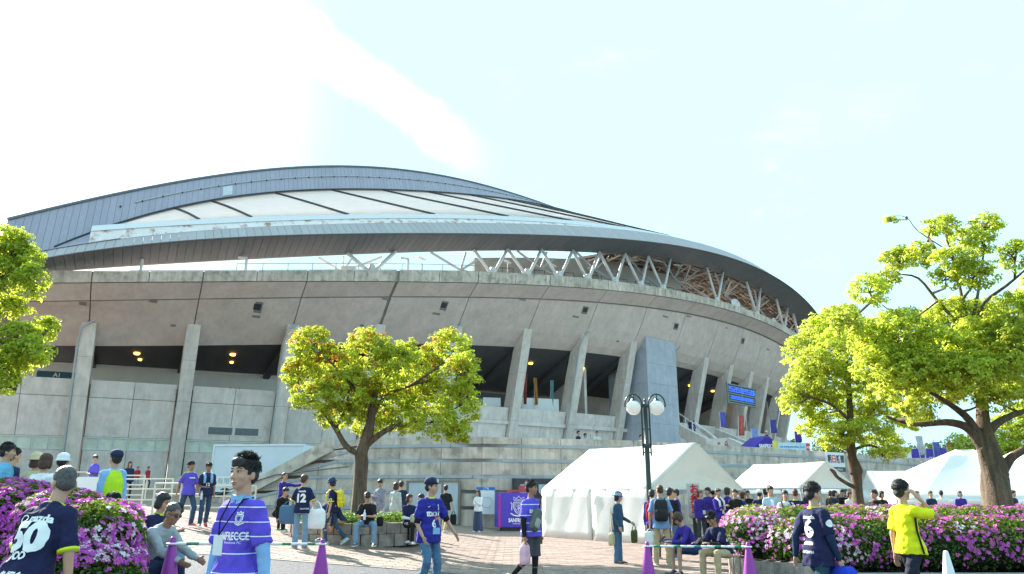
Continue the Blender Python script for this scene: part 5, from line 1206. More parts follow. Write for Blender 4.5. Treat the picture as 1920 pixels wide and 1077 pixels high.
def human(px, Y, h, yaw, label, shirt=NAVY, sleeve='short', pants=DENIM, ptype='long', shoes=SH_W, hair=('short', HAIRB), hat=None, skin=SKIN, lean=0, lside=0, twist=0, arms=None, legs=None, seat=None, head=(0, 0), face=None, vox=None, girth=1.0, hem=0.0, group=None, dz=0.0, loc=None, over=None, feet=None, hipfwd=0):
    S = h / 1.76; girth *= .92
    if loc is None: p = at(px, 930, Y); loc = (p.x, Y, gz(p.x) + dz)
    pxh = h * 1452 / max(loc[1], 1)
    o = empty('person', loc, rad(yaw), label, 'person', group)
    if vox is None: vox = .007 if pxh > 420 else .0105 if pxh > 200 else .0135 if pxh > 100 else .02
    if face is None: face = pxh > 85
    A = {'L': (V((.16, .03, -1)), V((.05, -.16, -1))), 'R': (V((-.16, .03, -1)), V((-.05, -.16, -1)))}
    if arms: A.update({k: (V(a), V(c)) for k, (a, c) in arms.items()})
    G = {'L': (V((.05, -.03, -1)), V((.01, .03, -1))), 'R': (V((-.05, -.03, -1)), V((-.01, .03, -1)))}
    if legs: G.update({k: (V(a), V(c)) for k, (a, c) in legs.items()})
    FT = {'L': V((.18, -1, 0)), 'R': V((-.18, -1, 0))}
    if feet: FT.update({k: V(c) for k, c in feet.items()})
    TH, SHN = .43 * S, .41 * S
    hip = {'L': V((.088 * S, 0, -.02 * S)), 'R': V((-.088 * S, 0, -.02 * S))}
    kn, an = {}, {}
    for s in 'LR':
        kn[s] = hip[s] + G[s][0].normalized() * TH; an[s] = kn[s] + G[s][1].normalized() * SHN
    toe = {s: an[s] + FT[s].normalized() * .17 * S + V((0, 0, -.05 * S)) for s in 'LR'}
    if seat is None: hz = max(max(-(an[s].z - .085 * S), -(toe[s].z - .03 * S)) for s in 'LR')
    else:
        hz = seat + .1 * S
        for s in 'LR':               # swing the shins until the soles reach the ground
            d = kn[s].z + hz - .085 * S
            dirn = G[s][1].normalized(); hv = V((dirn.x, dirn.y, 0)); 
            if hv.length < .01: hv = V((0, -1, 0))
            if 0 < d < SHN: an[s] = kn[s] + hv.normalized() * math.sqrt(SHN ** 2 - d * d) + V((0, 0, -d))
            elif d >= SHN: an[s] = kn[s] + V((0, 0, -SHN))
    PV = V((0, 0, hz))
    for s in 'LR': hip[s] += PV; kn[s] += PV; an[s] += PV
    u = V((math.sin(rad(lside)), -math.sin(rad(lean)), math.cos(rad(lean)))).normalized()
    tw = rad(twist); ax = V((math.cos(tw), math.sin(tw), 0)); ax = (ax - u * ax.dot(u)).normalized(); ay = u.cross(ax) ; ay = -ay if ay.y > 0 else ay   # ay points forward
    ax0 = V((1, 0, 0)); fw0 = V((0, -1, 0))
    spine = lambda t: PV + u * (t * S)
    nb = spine(.51); sh = {'L': spine(.432) + ax * (.157 * S * (1 + (girth - 1) * .5)), 'R': spine(.432) - ax * (.157 * S * (1 + (girth - 1) * .5))}
    el, wr = {}, {}
    for s in 'LR':
        a, c = A[s]; m_ = Matrix((ax, -ay, u)).transposed() if False else Matrix.Identity(3)
        el[s] = sh[s] + a.normalized() * .285 * S; wr[s] = el[s] + c.normalized() * .245 * S
    hd = (u * .5 + V((0, 0, .5)) + ay * .12 + ay * .004 * head[1]).normalized()
    nt_ = nb + hd * .065 * S
    hq = Matrix.Rotation(rad(twist + head[0]), 3, 'Z') @ Matrix.Rotation(rad(head[1] + lean * .35), 3, 'X')
    hc = nt_ + hd * .095 * S
    K = 1.0 * S; HM = lambda x, y, z: hc + hq @ V((x * K, y * K, z * K))
    # --- body
    b = MB()
    def hball(c, r): b.ball(HM(*c), [q * K for q in r], 14, 10, hq)
    hball((0, .012, .035), (.073, .09, .088)); hball((0, -.012, -.02), (.064, .076, .082)); hball((0, -.035, -.055), (.05, .05, .052)); hball((0, -.056, -.09), (.026, .024, .02))
    hball((0, -.070, .032), (.052, .02, .022)); hball((.032, -.055, -.022), (.030, .026, .028)); hball((-.032, -.055, -.022), (.030, .026, .028))
    if vox < .016:
        b.tube([HM(0, -.084, .02), HM(0, -.104, -.026)], [.007 * K, .012 * K], 8); hball((0, -.099, -.028), (.015, .012, .011)); hball((0, -.079, -.062), (.024, .011, .014))
    for sx in (-1, 1): hball((sx * .076, .012, -.008), (.012, .022, .034))
    b.tube([nb - u * .06 * S, nb, hc - hd * .03 * S], [.068 * S, .054 * S, .052 * S], 12)
    gx = girth
    b.loft([ring(spine(t), ax if t > .2 else ax0, ay if t > .2 else fw0, rx * S * gx, ry * S * gx) for t, rx, ry in ((-.06, .10, .08), (.0, .15, .1), (.15, .135, .09), (.32, .16, .1), (.44, .15, .085), (.5, .07, .06))])
    for s in 'LR':
        sg = 1 if s == 'L' else -1
        limb(b, [sh[s], el[s], wr[s]], [.046 * S, .037 * S, .026 * S]); b.tube([spine(.40), sh[s]], [.07 * S, .05 * S], 8)
        limb(b, [hip[s], kn[s], an[s]], [.075 * S, .052 * S, .036 * S]); limb(b, [kn[s] + (an[s] - kn[s]) * .12, kn[s] + (an[s] - kn[s]) * .35], [.05 * S, .054 * S])
        b.ball(an[s] + FT[s].normalized() * .06 * S + V((0, 0, -.045 * S)), (.04 * S, .1 * S, .035 * S), 10, 6)
        # hand: palm, four unequal bent fingers and a thumb from the side of the palm
        d = (wr[s] - el[s]).normalized(); t = V((0, -1, .12)); t = t - d * t.dot(d)
        if t.length < .25: t = V((-sg, 0, .3)); t = t - d * t.dot(d)
        t.normalize(); n = d.cross(t) * sg; n.normalize()
        pc = wr[s] + d * .045 * S; hm = Matrix((t, n, d)).transposed()
        b.ball(pc, (.040 * S, .017 * S, .052 * S), 10, 6, hm)
        if vox < .016:
            for k, (off, ln) in enumerate(((.029, .066), (.010, .076), (-.010, .07), (-.028, .055))):
                f0 = pc + t * off * S + d * .03 * S; inn = -n if n.x * sg > 0 else n
                f1 = f0 + (d + inn * .18 + t * off * 2).normalized() * ln * .55 * S + d * .008; f2 = f1 + (d + inn * .7).normalized() * ln * .5 * S
                b.tube([f0, f1, f2], [.0095 * S, .0088 * S, .0065 * S], 7); b.ball(f2, .0068 * S, 7, 5)
            th0 = pc + t * .03 * S - d * .02 * S; th1 = th0 + (t * .75 + d * .7).normalized() * .035 * S; th2 = th1 + (d + t * .25).normalized() * .03 * S
            b.tube([th0, th1, th2], [.012 * S, .0105 * S, .008 * S], 7); b.ball(th2, .008 * S, 7, 5)
        else: b.ball(wr[s] + d * .1 * S, (.032 * S, .015 * S, .05 * S), 8, 5, hm)
    job(b.build('body', skin, o), vox, 3 if vox < .012 else 2)
    # --- face
    if face:
        for sx in (-1, 1):
            b = MB(); b.ball(HM(sx * .031, -.077, .012), (.0135 * K, .008 * K, .0062 * K), 10, 6, hq); e = b.build('eye', EYEW if vox < .009 else EYE, o, True)
            if vox < .009: b = MB(); b.ball(HM(sx * .031, -.0835, .012), (.0062 * K, .003 * K, .0058 * K), 10, 6, hq); b.build('iris', EYE, e, True); b = MB(); b.tube([HM(sx * .0155, -.0815, .015), HM(sx * .03, -.0865, .0195), HM(sx * .047, -.078, .014)], .0024 * K, 6); b.build('eyelid', EYE, e, True)
            b = MB(); b.tube([HM(sx * .015, -.086, .034), HM(sx * .034, -.086, .041), HM(sx * .052, -.073, .034)], [.004 * K, .0048 * K, .0025 * K], 6); b.build('eyebrow', BROW, o, True)
        b = MB(); b.tube([HM(-.025, -.079, -.061), HM(-.009, -.0895, -.057), HM(0, -.0905, -.059), HM(.009, -.0895, -.057), HM(.025, -.079, -.061)], [.002 * K, .0055 * K, .0055 * K, .0055 * K, .002 * K], 7); b.tube([HM(-.018, -.082, -.068), HM(0, -.0885, -.07), HM(.018, -.082, -.068)], [.002 * K, .006 * K, .002 * K], 7); b.build('mouth', LIP, o, True)
    # --- hair
    st, hm_ = hair
    b = MB(); hv = max(vox, .009)
    def hb(c, r): b.ball(HM(*c), [q * K for q in r], 14, 9, hq)
    if st == 'cropped': hb((0, .02, .048), (.079, .092, .086)); hb((0, .05, -.005), (.07, .058, .06))
    elif st in ('short', 'spiky', 'bowl'):
        hb((0, .022, .058), (.086, .097, .086)); hb((0, .055, -.0), (.076, .06, .075)); hb((.058, .015, .022), (.027, .045, .05)); hb((-.058, .015, .022), (.027, .045, .05)); hb((0, -.052, .088), (.066, .043, .033))
        if st != 'cropped': 
            for k in range(5): hb((-.045 + .0225 * k, -.079 + abs(k - 2) * .006, .068 - (k % 2) * .008), (.015, .014, .022))
        if st == 'bowl': hb((.066, -.01, .0), (.026, .05, .065)); hb((-.066, -.01, .0), (.026, .05, .065)); hb((0, -.07, .06), (.06, .028, .03))
    elif st in ('long', 'bob'):
        hb((0, .02, .055), (.09, .1, .088)); hb((0, .05, -.01), (.084, .066, .09)); hb((.066, .008, -.02), (.027, .05, .085)); hb((-.066, .008, -.02), (.027, .05, .085)); hb((0, -.058, .078), (.062, .038, .032))
        dn = .1 if st == 'bob' else .30
        q0 = HM(0, .062, -.01); q1 = q0 + (-u * .35 + V((0, 0, -.65))).normalized() * dn * K - ay * .012 * K
        b.loft([ring(q, ax, ay, rx * K, ry * K) for q, rx, ry in ((q0, .08, .045), (q0.lerp(q1, .6), .09, .04), (q1, .06, .02))])
        if st == 'long':
            for sx in (-1, 1): b.tube([HM(sx * .072, .0, 0), HM(sx * .08, -.005, -.1), HM(sx * .075, -.02, -.2)], [.026 * K, .026 * K, .012 * K], 8)
    ho = b.build('hair', hm_, o); job(ho, hv, 2, .012 if pxh > 100 else 0, .02)
    if st == 'spiky' or (pxh > 170 and st in ('short', 'bowl') and not hat):
        b = MB(); rg = random.Random(5); sk = .8 if st == 'spiky' else .5 if st != 'cropped' else .32; rr_ = .93 if st == 'cropped' else 1.0
        for k in range(1300):
            a = rg.uniform(0, 2 * math.pi); e = rg.uniform(-.15, 1.45); d = V((math.cos(a) * math.cos(e), math.sin(a) * math.cos(e), math.sin(e)))
            if d.y < -.45 and d.z < .25: continue
            p = V((d.x * .083 * rr_, d.y * .096 * rr_ + .022, d.z * .086 * rr_ + (.056 if st != 'cropped' else .052))); fl = (V((.2 + d.x * .5 + rg.gauss(0, .35), -.5 + rg.gauss(0, .35), .3 + rg.gauss(0, .25))) if d.z > .55 else V((d.x * .35 + rg.gauss(0, .2), (-.3 if d.y < .3 else -.05) + rg.gauss(0, .12), -1 + rg.gauss(0, .2)))).normalized()
            ln = rg.uniform(.025, .05) * sk; b.tube([HM(*(p - d * .006)), HM(*(p + (d * .6 + fl * .6) * ln * .45)), HM(*(p + fl * ln + d * .003))], [.0032 * K, .0026 * K, .0004 * K], 4)
        b.build('hair_strands', hm_, o, True, kind='stuff')
    # --- hat
    if hat:
        kind, hmat = hat[:2]; b = MB()
        Rn = lambda z, rx, ry, cy=.018: [HM(math.cos(t) * rx, cy + math.sin(t) * ry, z) for t in np.linspace(0, 2 * math.pi, 20, endpoint=False)]
        dome = [Rn(.045, .088, .104), Rn(.075, .09, .104), Rn(.105, .084, .096), Rn(.132, .062, .072), Rn(.148, .03, .034), Rn(.151, .004, .004)]
        if kind == 'bucket':
            b.loft([Rn(.018, .128, .142), Rn(.022, .132, .146)] + dome); ob = b.build('hat', hmat, o, True)
            if len(hat) > 2:
                for z0, z1 in hat[3]: b = MB(); b.loft([Rn(z0, .0935, .108), Rn(z1, .0925, .107)], cap=False); b.build('hat_band', hat[2], ob, True)
        else:
            b.loft(dome); ob = b.build('cap', hmat, o, True); fwd = 1 if kind == 'back' else -1
            b = MB(); vs = []
            for z in (.043, .05):
                for t in np.linspace(0, math.pi, 9): vs.append(HM(math.cos(t) * .08, .018 + fwd * (.075 + math.sin(t) * .085), z + .012 - math.sin(t) * .012))
            b.v = [tuple(q) for q in vs]; b.f = [tuple(range(9)), tuple(reversed(range(9, 18)))] + [(k + 1, k, k + 9, k + 10) for k in range(8)] + [(0, 8, 17, 9)]; b.mi = [0] * len(b.f); b.build('cap_brim', hmat, o)
            if len(hat) > 2: b = MB(); b.box(HM(0, -.09, .09), (.06 * K, .012 * K, .045 * K), hq); b.build('cap_badge', hat[2], ob)
    # --- shirt
    if shirt is not None:
        b = MB(); z0 = -.10 - hem
        lo = (ax0, fw0)
        if seat is not None: z0 = -.03
        b.loft([ring(spine(t), ax if t > .2 else ax0, ay if t > .2 else fw0, rx * S * (max(gx, 1) if t < .1 else gx), ry * S * (max(gx, 1) if t < .1 else gx)) for t, rx, ry in ((z0, .203, .172), (.02, .190, .155), (.15, .170, .132), (.32, .182, .13), (.42, .178, .112), (.475, .12, .088), (.515, .074, .07))])
        for s in 'LR':
            b.tube([spine(.42), sh[s]], [.08 * S, .066 * S], 10); b.ball(sh[s], .066 * S, 10, 6)
            if sleeve == 'short': e1 = sh[s].lerp(el[s], .84); b.tube([sh[s], e1], [.069 * S, .068 * S], 12)
            elif sleeve == 'long': limb(b, [sh[s], el[s], el[s].lerp(wr[s], .93)], [.066 * S, .053 * S, .039 * S])
            else: pass
        so = job(b.build('shirt', shirt, o), max(vox * 1.15, .009), 3, .042 if pxh > 200 else .03 if pxh > 90 else 0, .1)
        o_shirt = so
    else: o_shirt = None
    if sleeve == 'short_over':        # short sleeves over a long undershirt
        pass
    if over:                          # undershirt sleeves below short sleeves
        for s in 'LR': b = MB(); limb(b, [sh[s].lerp(el[s], .6), el[s], el[s].lerp(wr[s], .95)], [.056 * S, .048 * S, .037 * S]); job(b.build('undershirt_sleeve', over, o), max(vox * 1.1, .009), 2, .01, .06)
    # --- trousers
    b = MB()
    b.loft([ring(PV + V((0, 0, z * S)), ax0, fw0, rx * S * gx, ry * S * gx) for z, rx, ry in ((-.11, .105, .085), (-.05, .142, .102), (.04, .138, .1), (.10, .132, .096))])
    for s in 'LR':
        if ptype == 'shorts': b.tube([hip[s], hip[s].lerp(kn[s], .92)], [.098 * S, .098 * S], 12); b.ball(hip[s], .098 * S, 10, 6)
        else:
            w1, w2 = {'long': (.068, .06), 'wide': (.11, .125), 'slim': (.058, .046), 'flare': (.064, .078)}[ptype]
            limb(b, [hip[s], kn[s]], [.087 * S, w1 * S]); b.tube([kn[s], kn[s].lerp(an[s], .5), an[s] + (an[s] - kn[s]).normalized() * .035 * S], [w1 * S, (w1 + w2) / 2 * S, w2 * S], 12)
    job(b.build('trousers' if ptype != 'shorts' else 'shorts', pants, o), max(vox * 1.15, .01), 3, .036 if pxh > 200 else .024 if pxh > 90 else 0, .08)
    # --- shoes
    for s in 'LR':
        b = MB(); f = FT[s].normalized(); sd = V((f.y, -f.x, 0)).normalized(); upf = sd.cross(f).normalized(); upf = upf if upf.z > 0 else -upf
        hl = an[s] - f * .045 * S - V((0, 0, .005)); m3 = Matrix((sd, f, upf)).transposed()
        base = an[s] - upf * .052 * S
        b.ball(base - f * .02 * S, (.042 * S, .06 * S, .045 * S), 10, 6, m3); b.ball(base + f * .07 * S - upf * .006 * S, (.046 * S, .1 * S, .036 * S), 12, 6, m3); b.ball(base + f * .14 * S - upf * .012 * S, (.043 * S, .06 * S, .026 * S), 10, 6, m3); b.tube([an[s], base], [.042 * S, .045 * S], 10)
        so_ = b.build('shoe', shoes, o, True); b = MB()
        b.loft([[base + f * (yy * S) + sd * (xx * S) + upf * (zz * S) for xx, yy in ((-.036, -.08), (.036, -.08), (.05, .05), (.042, .17), (0, .205), (-.042, .17), (-.05, .05))] for zz in (-.04, -.018)]); b.build('sole', SH_W if shoes is not SH_W else mat('sole_grey', (.3, .3, .3), .7), so_)
    J = dict(o=o, S=S, sh=sh, el=el, wr=wr, hip=hip, kn=kn, an=an, hc=hc, HM=HM, PV=PV, u=u, ax=ax, ay=ay, spine=spine, shirt=o_shirt, M=Matrix.Translation(loc) @ Matrix.Rotation(rad(yaw), 4, 'Z'), hq=hq, nb=nb, yaw=rad(yaw), body=o.children[0])
    return J
def decal(J, txt, t, side, size, m, name='print', dx=0.0, width=None, bold=.0, target='shirt', geom=None, lift=.009):
    """print wrapped on to the shirt: side 'back'/'front'/'left'/'right' of the person"""
    def run():
        src = text_mesh(txt, size, None, name, None, bold, 0.0, width) if geom is None else geom()
        me = src.data; bm = bmesh.new(); bm.from_mesh(me)
        bmesh.ops.triangulate(bm, faces=bm.faces[:])
        for _ in range(3):
            es = [e for e in bm.edges if e.calc_length() > size * .16 and e.calc_length() > .012]
            if not es: break
            bmesh.ops.subdivide_edges(bm, edges=es, cuts=1); bmesh.ops.triangulate(bm, faces=bm.faces[:])
        sh_ = J[target]; bv = BVHTree.FromPolygons([v.co for v in sh_.data.vertices], [p.vertices[:] for p in sh_.data.polygons])
        dirs = {'back': (J['ay'], -J['ax']), 'front': (-J['ay'], J['ax']), 'left': (-J['ax'], -J['ay']), 'right': (J['ax'], J['ay'])}[side]
        into, right = dirs; up = J['u']; c = J['spine'](t) - into * .6
        for v in bm.verts:
            p = c + right * (v.co.x + dx) + up * v.co.y; hit, nrm, i, d = bv.ray_cast(p, into)
            v.co = (hit - into * lift) if hit is not None else p + into * .5
        bad = [v for v in bm.verts if (v.co - J['spine'](t)).length > .75]
        bmesh.ops.delete(bm, geom=bad, context='VERTS')
        bm.to_mesh(me); bm.free(); me.materials.append(m); src.parent = J['o']
    LATER.append(run)
def band(J, s, t0, m, r=.076, name='sleeve_trim'):
    S = J['S']; b = MB(); p = J['sh'][s].lerp(J['el'][s], t0); d = (J['el'][s] - J['sh'][s]).normalized(); b.tube([p, p + d * .022 * S], r * S, 14); b.build(name, m, J['o'], True)
def collar(J, m, r=.074): S = J['S']; b = MB(); q = J['spine'](.508); b.loft([ring(q + J['u'] * z * S, J['ax'], J['ay'], rr * S, rr * .95 * S) for z, rr in ((-.012, r), (.014, r * .94))], cap=False); b.build('collar', m, J['o'], True)
def card(J, t=.22, dx=0.02, w_=.085, hgt=.115, m=None, strap=BLACK):
    o, S = J['o'], J['S']; c = J['spine'](t) + J['ay'] * .165 * S + J['ax'] * dx
    b = MB(); q = Matrix((J['ax'], -J['ay'], J['u'])).transposed(); b.box(c, (w_, .006, hgt), q); b.build('pass_card', m or WHITC, o)
    b = MB(); top = c + J['u'] * hgt * .5
    for sx in (-1, 1): b.tube([top, J['spine'](.36) + J['ay'] * .15 * S + J['ax'] * sx * .04 * S, J['nb'] + J['ay'] * .055 * S + J['ax'] * sx * .065 * S - J['u'] * .01, J['nb'] - J['ay'] * .03 * S + J['ax'] * sx * .07 * S], .005, 5)
    b.build('lanyard', strap, o)
def item(name, J, local, label, cat, build, group=None, rz=0.0):
    p = J['M'] @ V(local); o = empty(name, p, J['yaw'] + rz, label, cat, group); build(o); return o
def rbox(b, c, s, m=None, r=.25):   # rounded box by stacked rounded rectangles
    c = V(c); x, y, z = s[0] / 2, s[1] / 2, s[2] / 2
    def rr(k, zz): 
        out = []
        for (sx, sy, a0) in ((1, 1, 0), (-1, 1, 1), (-1, -1, 2), (1, -1, 3)):
            for t in (0, .5, 1): a = (a0 + t) * math.pi / 2; q = r * min(x, y) * 1.6; out.append(V((sx * (x - q) + math.cos(a) * q, sy * (y - q) + math.sin(a) * q, 0)) * k + V((0, 0, zz)))
        return out
    rings = [rr(.72, -z), rr(.95, -z * .86), rr(1, -z * .4), rr(1, z * .4), rr(.94, z * .8), rr(.7, z)]
    if m is not None: rings = [[m @ q for q in rg_] for rg_ in rings]
    b.loft([[c + q for q in rg_] for rg_ in rings]); return b
def backpack(J, label, m, s=(.27, .15, .42), pocket=None, m2=None):
    S = J['S']; c = J['spine'](.24) - J['ay'] * (.215 * S)
    def bd(o):
        q = Matrix((J['ax'], -J['ay'], J['u'])).transposed()
        b = MB(); rbox(b, (0, 0, 0), s, q); b.build('pack', m, o, True); b = MB(); rbox(b, q @ V((0, s[1] * .5, -s[2] * .17)), (s[0] * .8, .07, s[2] * .46), q); b.build('pocket', pocket or m, o, True)
        b = MB(); 
        for sx in (-1, 1): b.tube([J['spine'](t_) - c + J['ax'] * sx * xx * S + J['ay'] * yy * S for t_, xx, yy in ((.40, .085, -.125), (.50, .1, -.03), (.485, .105, .055), (.38, .115, .142), (.22, .125, .135), (.1, .145, .06), (.06, .12, -.11))], .017, 6)
        b.build('shoulder_strap', m2 or m, o, True)
        b = MB(); b.tube([q @ V((0, .02 + math.cos(t) * .0, 0)) + q @ V((math.cos(t) * .04, -.02, s[2] * .5 + math.sin(t) * .035)) for t in np.linspace(0, math.pi, 7)], .008, 5); b.build('handle', m2 or m, o)
    return item('backpack', J, c, label, 'backpack', bd)
def tote(J, hand, label, m, s=(.32, .1, .32), drop=.22, at_=None, name='tote_bag', strap_m=None, rz=0.0, cat='bag', shoulder=None):
    p = J['wr'][hand] + (J['wr'][hand] - J['el'][hand]).normalized() * .08 if at_ is None else V(at_)
    def bd(o):
        b = MB(); rbox(b, (0, 0, -drop - s[2] / 2), s, r=.12); b.build('bag', m, o, True)
        b = MB()
        for y in (-s[1] * .3, s[1] * .3): b.tube([(-s[0] * .28, y, -drop), (-s[0] * .16, y * .5, -drop * .35), (0, 0, 0), (s[0] * .16, y * .5, -drop * .35), (s[0] * .28, y, -drop)], .008, 5)
        b.build('handle', strap_m or m, o)
    return item(name, J, p, label, cat, bd, rz=rz)
def phone(J, label, rz=0.0):
    p = (J['wr']['L'] + J['wr']['R']) / 2 + (J['wr']['L'] - J['el']['L']).normalized() * .1 + V((0, -.01, .03))
    def bd(o): b = MB(); b.box((0, 0, 0), (.075, .012, .145), Euler((rad(-50), 0, 0)).to_matrix()); b.build('case', BLACK, o); b = MB(); b.box((0, .0075, .005), (.066, .002, .13), Euler((rad(-50), 0, 0)).to_matrix()); b.build('screen', mat('phone_screen', (.05, .06, .08), .2), o)
    return item('phone', J, p, label, 'phone', bd, rz=rz)
def bottle(J, hand, label, m=None):
    p = J['wr'][hand] + (J['wr'][hand] - J['el'][hand]).normalized() * .09
    def bd(o):
        b = MB(); b.loft([ring(V((0, -.03, z)), V((1, 0, 0)), V((0, 1, 0)), r, r, 12) for z, r in ((-.1, .028), (-.095, .032), (.05, .032), (.085, .014), (.105, .013))]); b.build('bottle_body', m or mat('clear_plastic', (.55, .62, .68), .15, spec=.6), o, True); b = MB(); b.loft([ring(V((0, -.03, z)), V((1, 0, 0)), V((0, 1, 0)), .015, .015, 10) for z in (.105, .125)]); b.build('bottle_cap', WHITC, o)
    return item('bottle', J, p, label, 'bottle', bd)
WALK = dict(L=((.03, -.42, -.9), (.02, .18, -1)), R=((-.03, .24, -.97), (-.02, .62, -.78)))
WALK2 = dict(R=((-.03, -.42, -.9), (-.02, .12, -1)), L=((.03, .22, -.97), (.02, .55, -.83)))
WF = dict(R=(-.1, -.8, -.55)); WF2 = dict(L=(.1, -.8, -.55))
SIT = dict(L=((.14, -1, .02), (.02, -.12, -1)), R=((-.14, -1, .02), (-.02, -.12, -1)))
PHONEARMS = dict(L=((.12, -.35, -.95), (-.35, -.75, .35)), R=((-.12, -.35, -.95), (.35, -.75, .35)))
CROSS = dict(L=((.22, -.12, -1), (-.85, -.5, .1)), R=((-.22, -.12, -1), (.85, -.5, .05)))
# ---- foreground
STR = stripes('striped_purple_jersey', (.115, .075, .55), (.78, .78, .8), [.93, 1.05, 1.16, 1.25, 1.345], .0032)
J = human(457, 5.3, 1.70, -30, 'young man in purple striped jersey over a light blue shirt wearing a blank pass card', STR, 'short', CHAR, hair=('spiky', HAIRB), head=(4, -3), girth=.88, arms=dict(L=((.26, .1, -1), (.12, .05, -1)), R=((-.26, -.02, -1), (-.12, -.1, -1))), over=LBLUE, hem=.08)
collar(J, LBLUE, .076); b = MB()
for sx in (-1, 1): S = J['S']; c0 = J['nb'] + J['ay'] * .07 * S + J['u'] * .012; b.hexa([c0 + J['ax'] * sx * .004 - J['u'] * .055 * S, c0 + J['ax'] * sx * .05 - J['u'] * .045 * S, c0 + J['ax'] * sx * .05 - J['u'] * .045 * S - J['ay'] * .012, c0 + J['ax'] * sx * .004 - J['u'] * .055 * S - J['ay'] * .012, c0 + J['ax'] * sx * .012, c0 + J['ax'] * sx * .062 + J['u'] * .012 - J['ay'] * .02, c0 + J['ax'] * sx * .062 + J['u'] * .012 - J['ay'] * .04, c0 + J['ax'] * sx * .012 - J['ay'] * .02])
b.build('collar_point', LBLUE, J['o'])
decal(J, 'SANFRECCE', .255, 'front', .07, PRINT, width=.25, bold=.002, dx=.015); decal(J, 'Hiroshima FC', .215, 'front', .022, PRINT, width=.12, dx=.04)
def crest_geom(sz):
    def g():
        b = MB()
        def ring2(pts, w_): 
            for k in range(len(pts)):
                p, q = V((*pts[k], 0)), V((*pts[(k + 1) % len(pts)], 0)); n_ = V((-(q - p).y, (q - p).x, 0)).normalized() * w_; i0 = len(b.v); b.v += [tuple((p + n_) * sz), tuple((q + n_) * sz), tuple((q - n_) * sz), tuple((p - n_) * sz)]; b.f.append((i0, i0 + 1, i0 + 2, i0 + 3)); b.mi.append(0)
        ring2([(-.4, .5), (.4, .5), (.44, 0), (.25, -.4), (0, -.6), (-.25, -.4), (-.44, 0)], .05); ring2([(-.28, .36), (.28, .36), (.3, 0), (0, -.42), (-.3, 0)], .03); ring2([(-.3, .6), (-.4, .85), (-.15, .7), (0, .95), (.15, .7), (.4, .85), (.3, .6)], .05); ring2([(-.55, -.5), (0, -.8), (.55, -.5), (0, -.68)], .05)
        return b.build('crest', None)
    return g
decal(J, '', .37, 'front', .05, PRINT, geom=crest_geom(.052), dx=.075)
card(J, .2, -.02, .085, .125)
J = human(70, 5.1, 1.60, 164, 'man in navy jersey with white number fifty walking right in front of the purple hedge', NAVY, 'short', NAVY2, hair=('cropped', HAIRG), lean=19, legs=WALK, head=(62, 4), arms=dict(L=((.5, -.15, -1), (.3, -.45, -1)), R=((-.32, .1, -1), (-.05, -.12, -1))), girth=1.08, hem=.05)
collar(J, YTRIM); band(J, 'R', .84, YTRIM, .0725); band(J, 'L', .84, YTRIM, .0725)
decal(J, '50', .235, 'back', .25, PRINT, bold=.014, width=.27); decal(J, 'mazda', .375, 'back', .07, PRINT, bold=.003, width=.17, dx=.04); decal(J, '', .375, 'back', .05, PRINT, geom=lambda: (lambda b: (b.loft([[(-.105 + math.cos(a) * r, math.sin(a) * r * .8, 0) for a in np.linspace(0, 2 * math.pi, 16, endpoint=False)] for r in (.036, .026)], cap=False), b.build('emblem', None))[1])(MB())); decal(J, 'JOO', .11, 'back', .07, PRINT, bold=.003, width=.13); decal(J, '広島銀行', -.045, 'back', .075, PRINT, bold=.003, width=.24)
# ---- left group
J = human(207, 11.9, 1.74, -125, 'security guard in navy cap and yellow green vest over a light blue shirt', LBLUE, 'long', NAVY2, hat=('cap', NAVY2), hair=('short', HAIRB), head=(10, -12), girth=.9)
b = MB(); S = J['S'] * .93; b.loft([ring(J['spine'](t), J['ax'], J['ay'], rx * S, ry * S) for t, rx, ry in ((-.09, .192, .15), (.1, .18, .14), (.3, .186, .14), (.40, .155, .125), (.49, .10, .09))]); job(b.build('safety_vest', YELV, J['o']), .012, 2, .015, .1)
human(-2, 11.0, 1.70, 100, 'person in sky blue jacket cut by the left frame edge behind the hedge', SKYC, 'long', NAVY2, head=(20, 0), arms=CROSS)
human(12, 11.8, 1.64, 150, 'dark haired person in navy standing next to the sky blue jacket at the left edge', NAVY2, 'long', BLACK)
human(58, 11.3, 1.60, 170, 'person in beige bucket hat and cream top behind the purple hedge', CREAMC, 'long', BEIGE, hat=('bucket', CREAMC), hair=('bob', HAIRN))
human(74, 10.6, 1.60, 165, 'brown haired woman in white top seen from behind over the purple hedge', WHITC, 'long', DENIM, hair=('bob', HAIRN), head=(25, 5))
human(108, 11.3, 1.62, 175, 'man in white bucket hat and olive jacket with his back turned behind the hedge', OLIVE, 'long', DENIM, hat=('bucket', WHITC), girth=1.05)
human(150, 9.6, 1.66, 62, 'person bending far forward in navy top and jeans behind the purple hedge', NAVY2, 'long', DENIMM, lean=82, arms=dict(L=((.1, -.5, -1), (0, -.5, -1)), R=((-.1, -.5, -1), (0, -.5, -1))), head=(0, 35))
human(170, 25, 1.68, -30, 'young man in purple shirt with folded arms against the stadium wall', PUR, 'short', CHAR, arms=CROSS, head=(50, 8), over=CHAR)
human(236, 31.5, 1.60, 40, 'long haired girl in navy jersey and black trousers by the cream barrier', NAVY2, 'long', BLACK, hair=('long', HAIRN), legs=WALK, ptype='slim')
human(252, 58, 1.66, 30, 'left one of two men in red polo shirts at the stadium wall wearing pale trousers', REDC, 'short', GREYC)
human(272, 58, 1.7, 70, 'right one of two men in red polo shirts at the stadium wall wearing dark trousers', REDC, 'short', CHAR, legs=WALK)
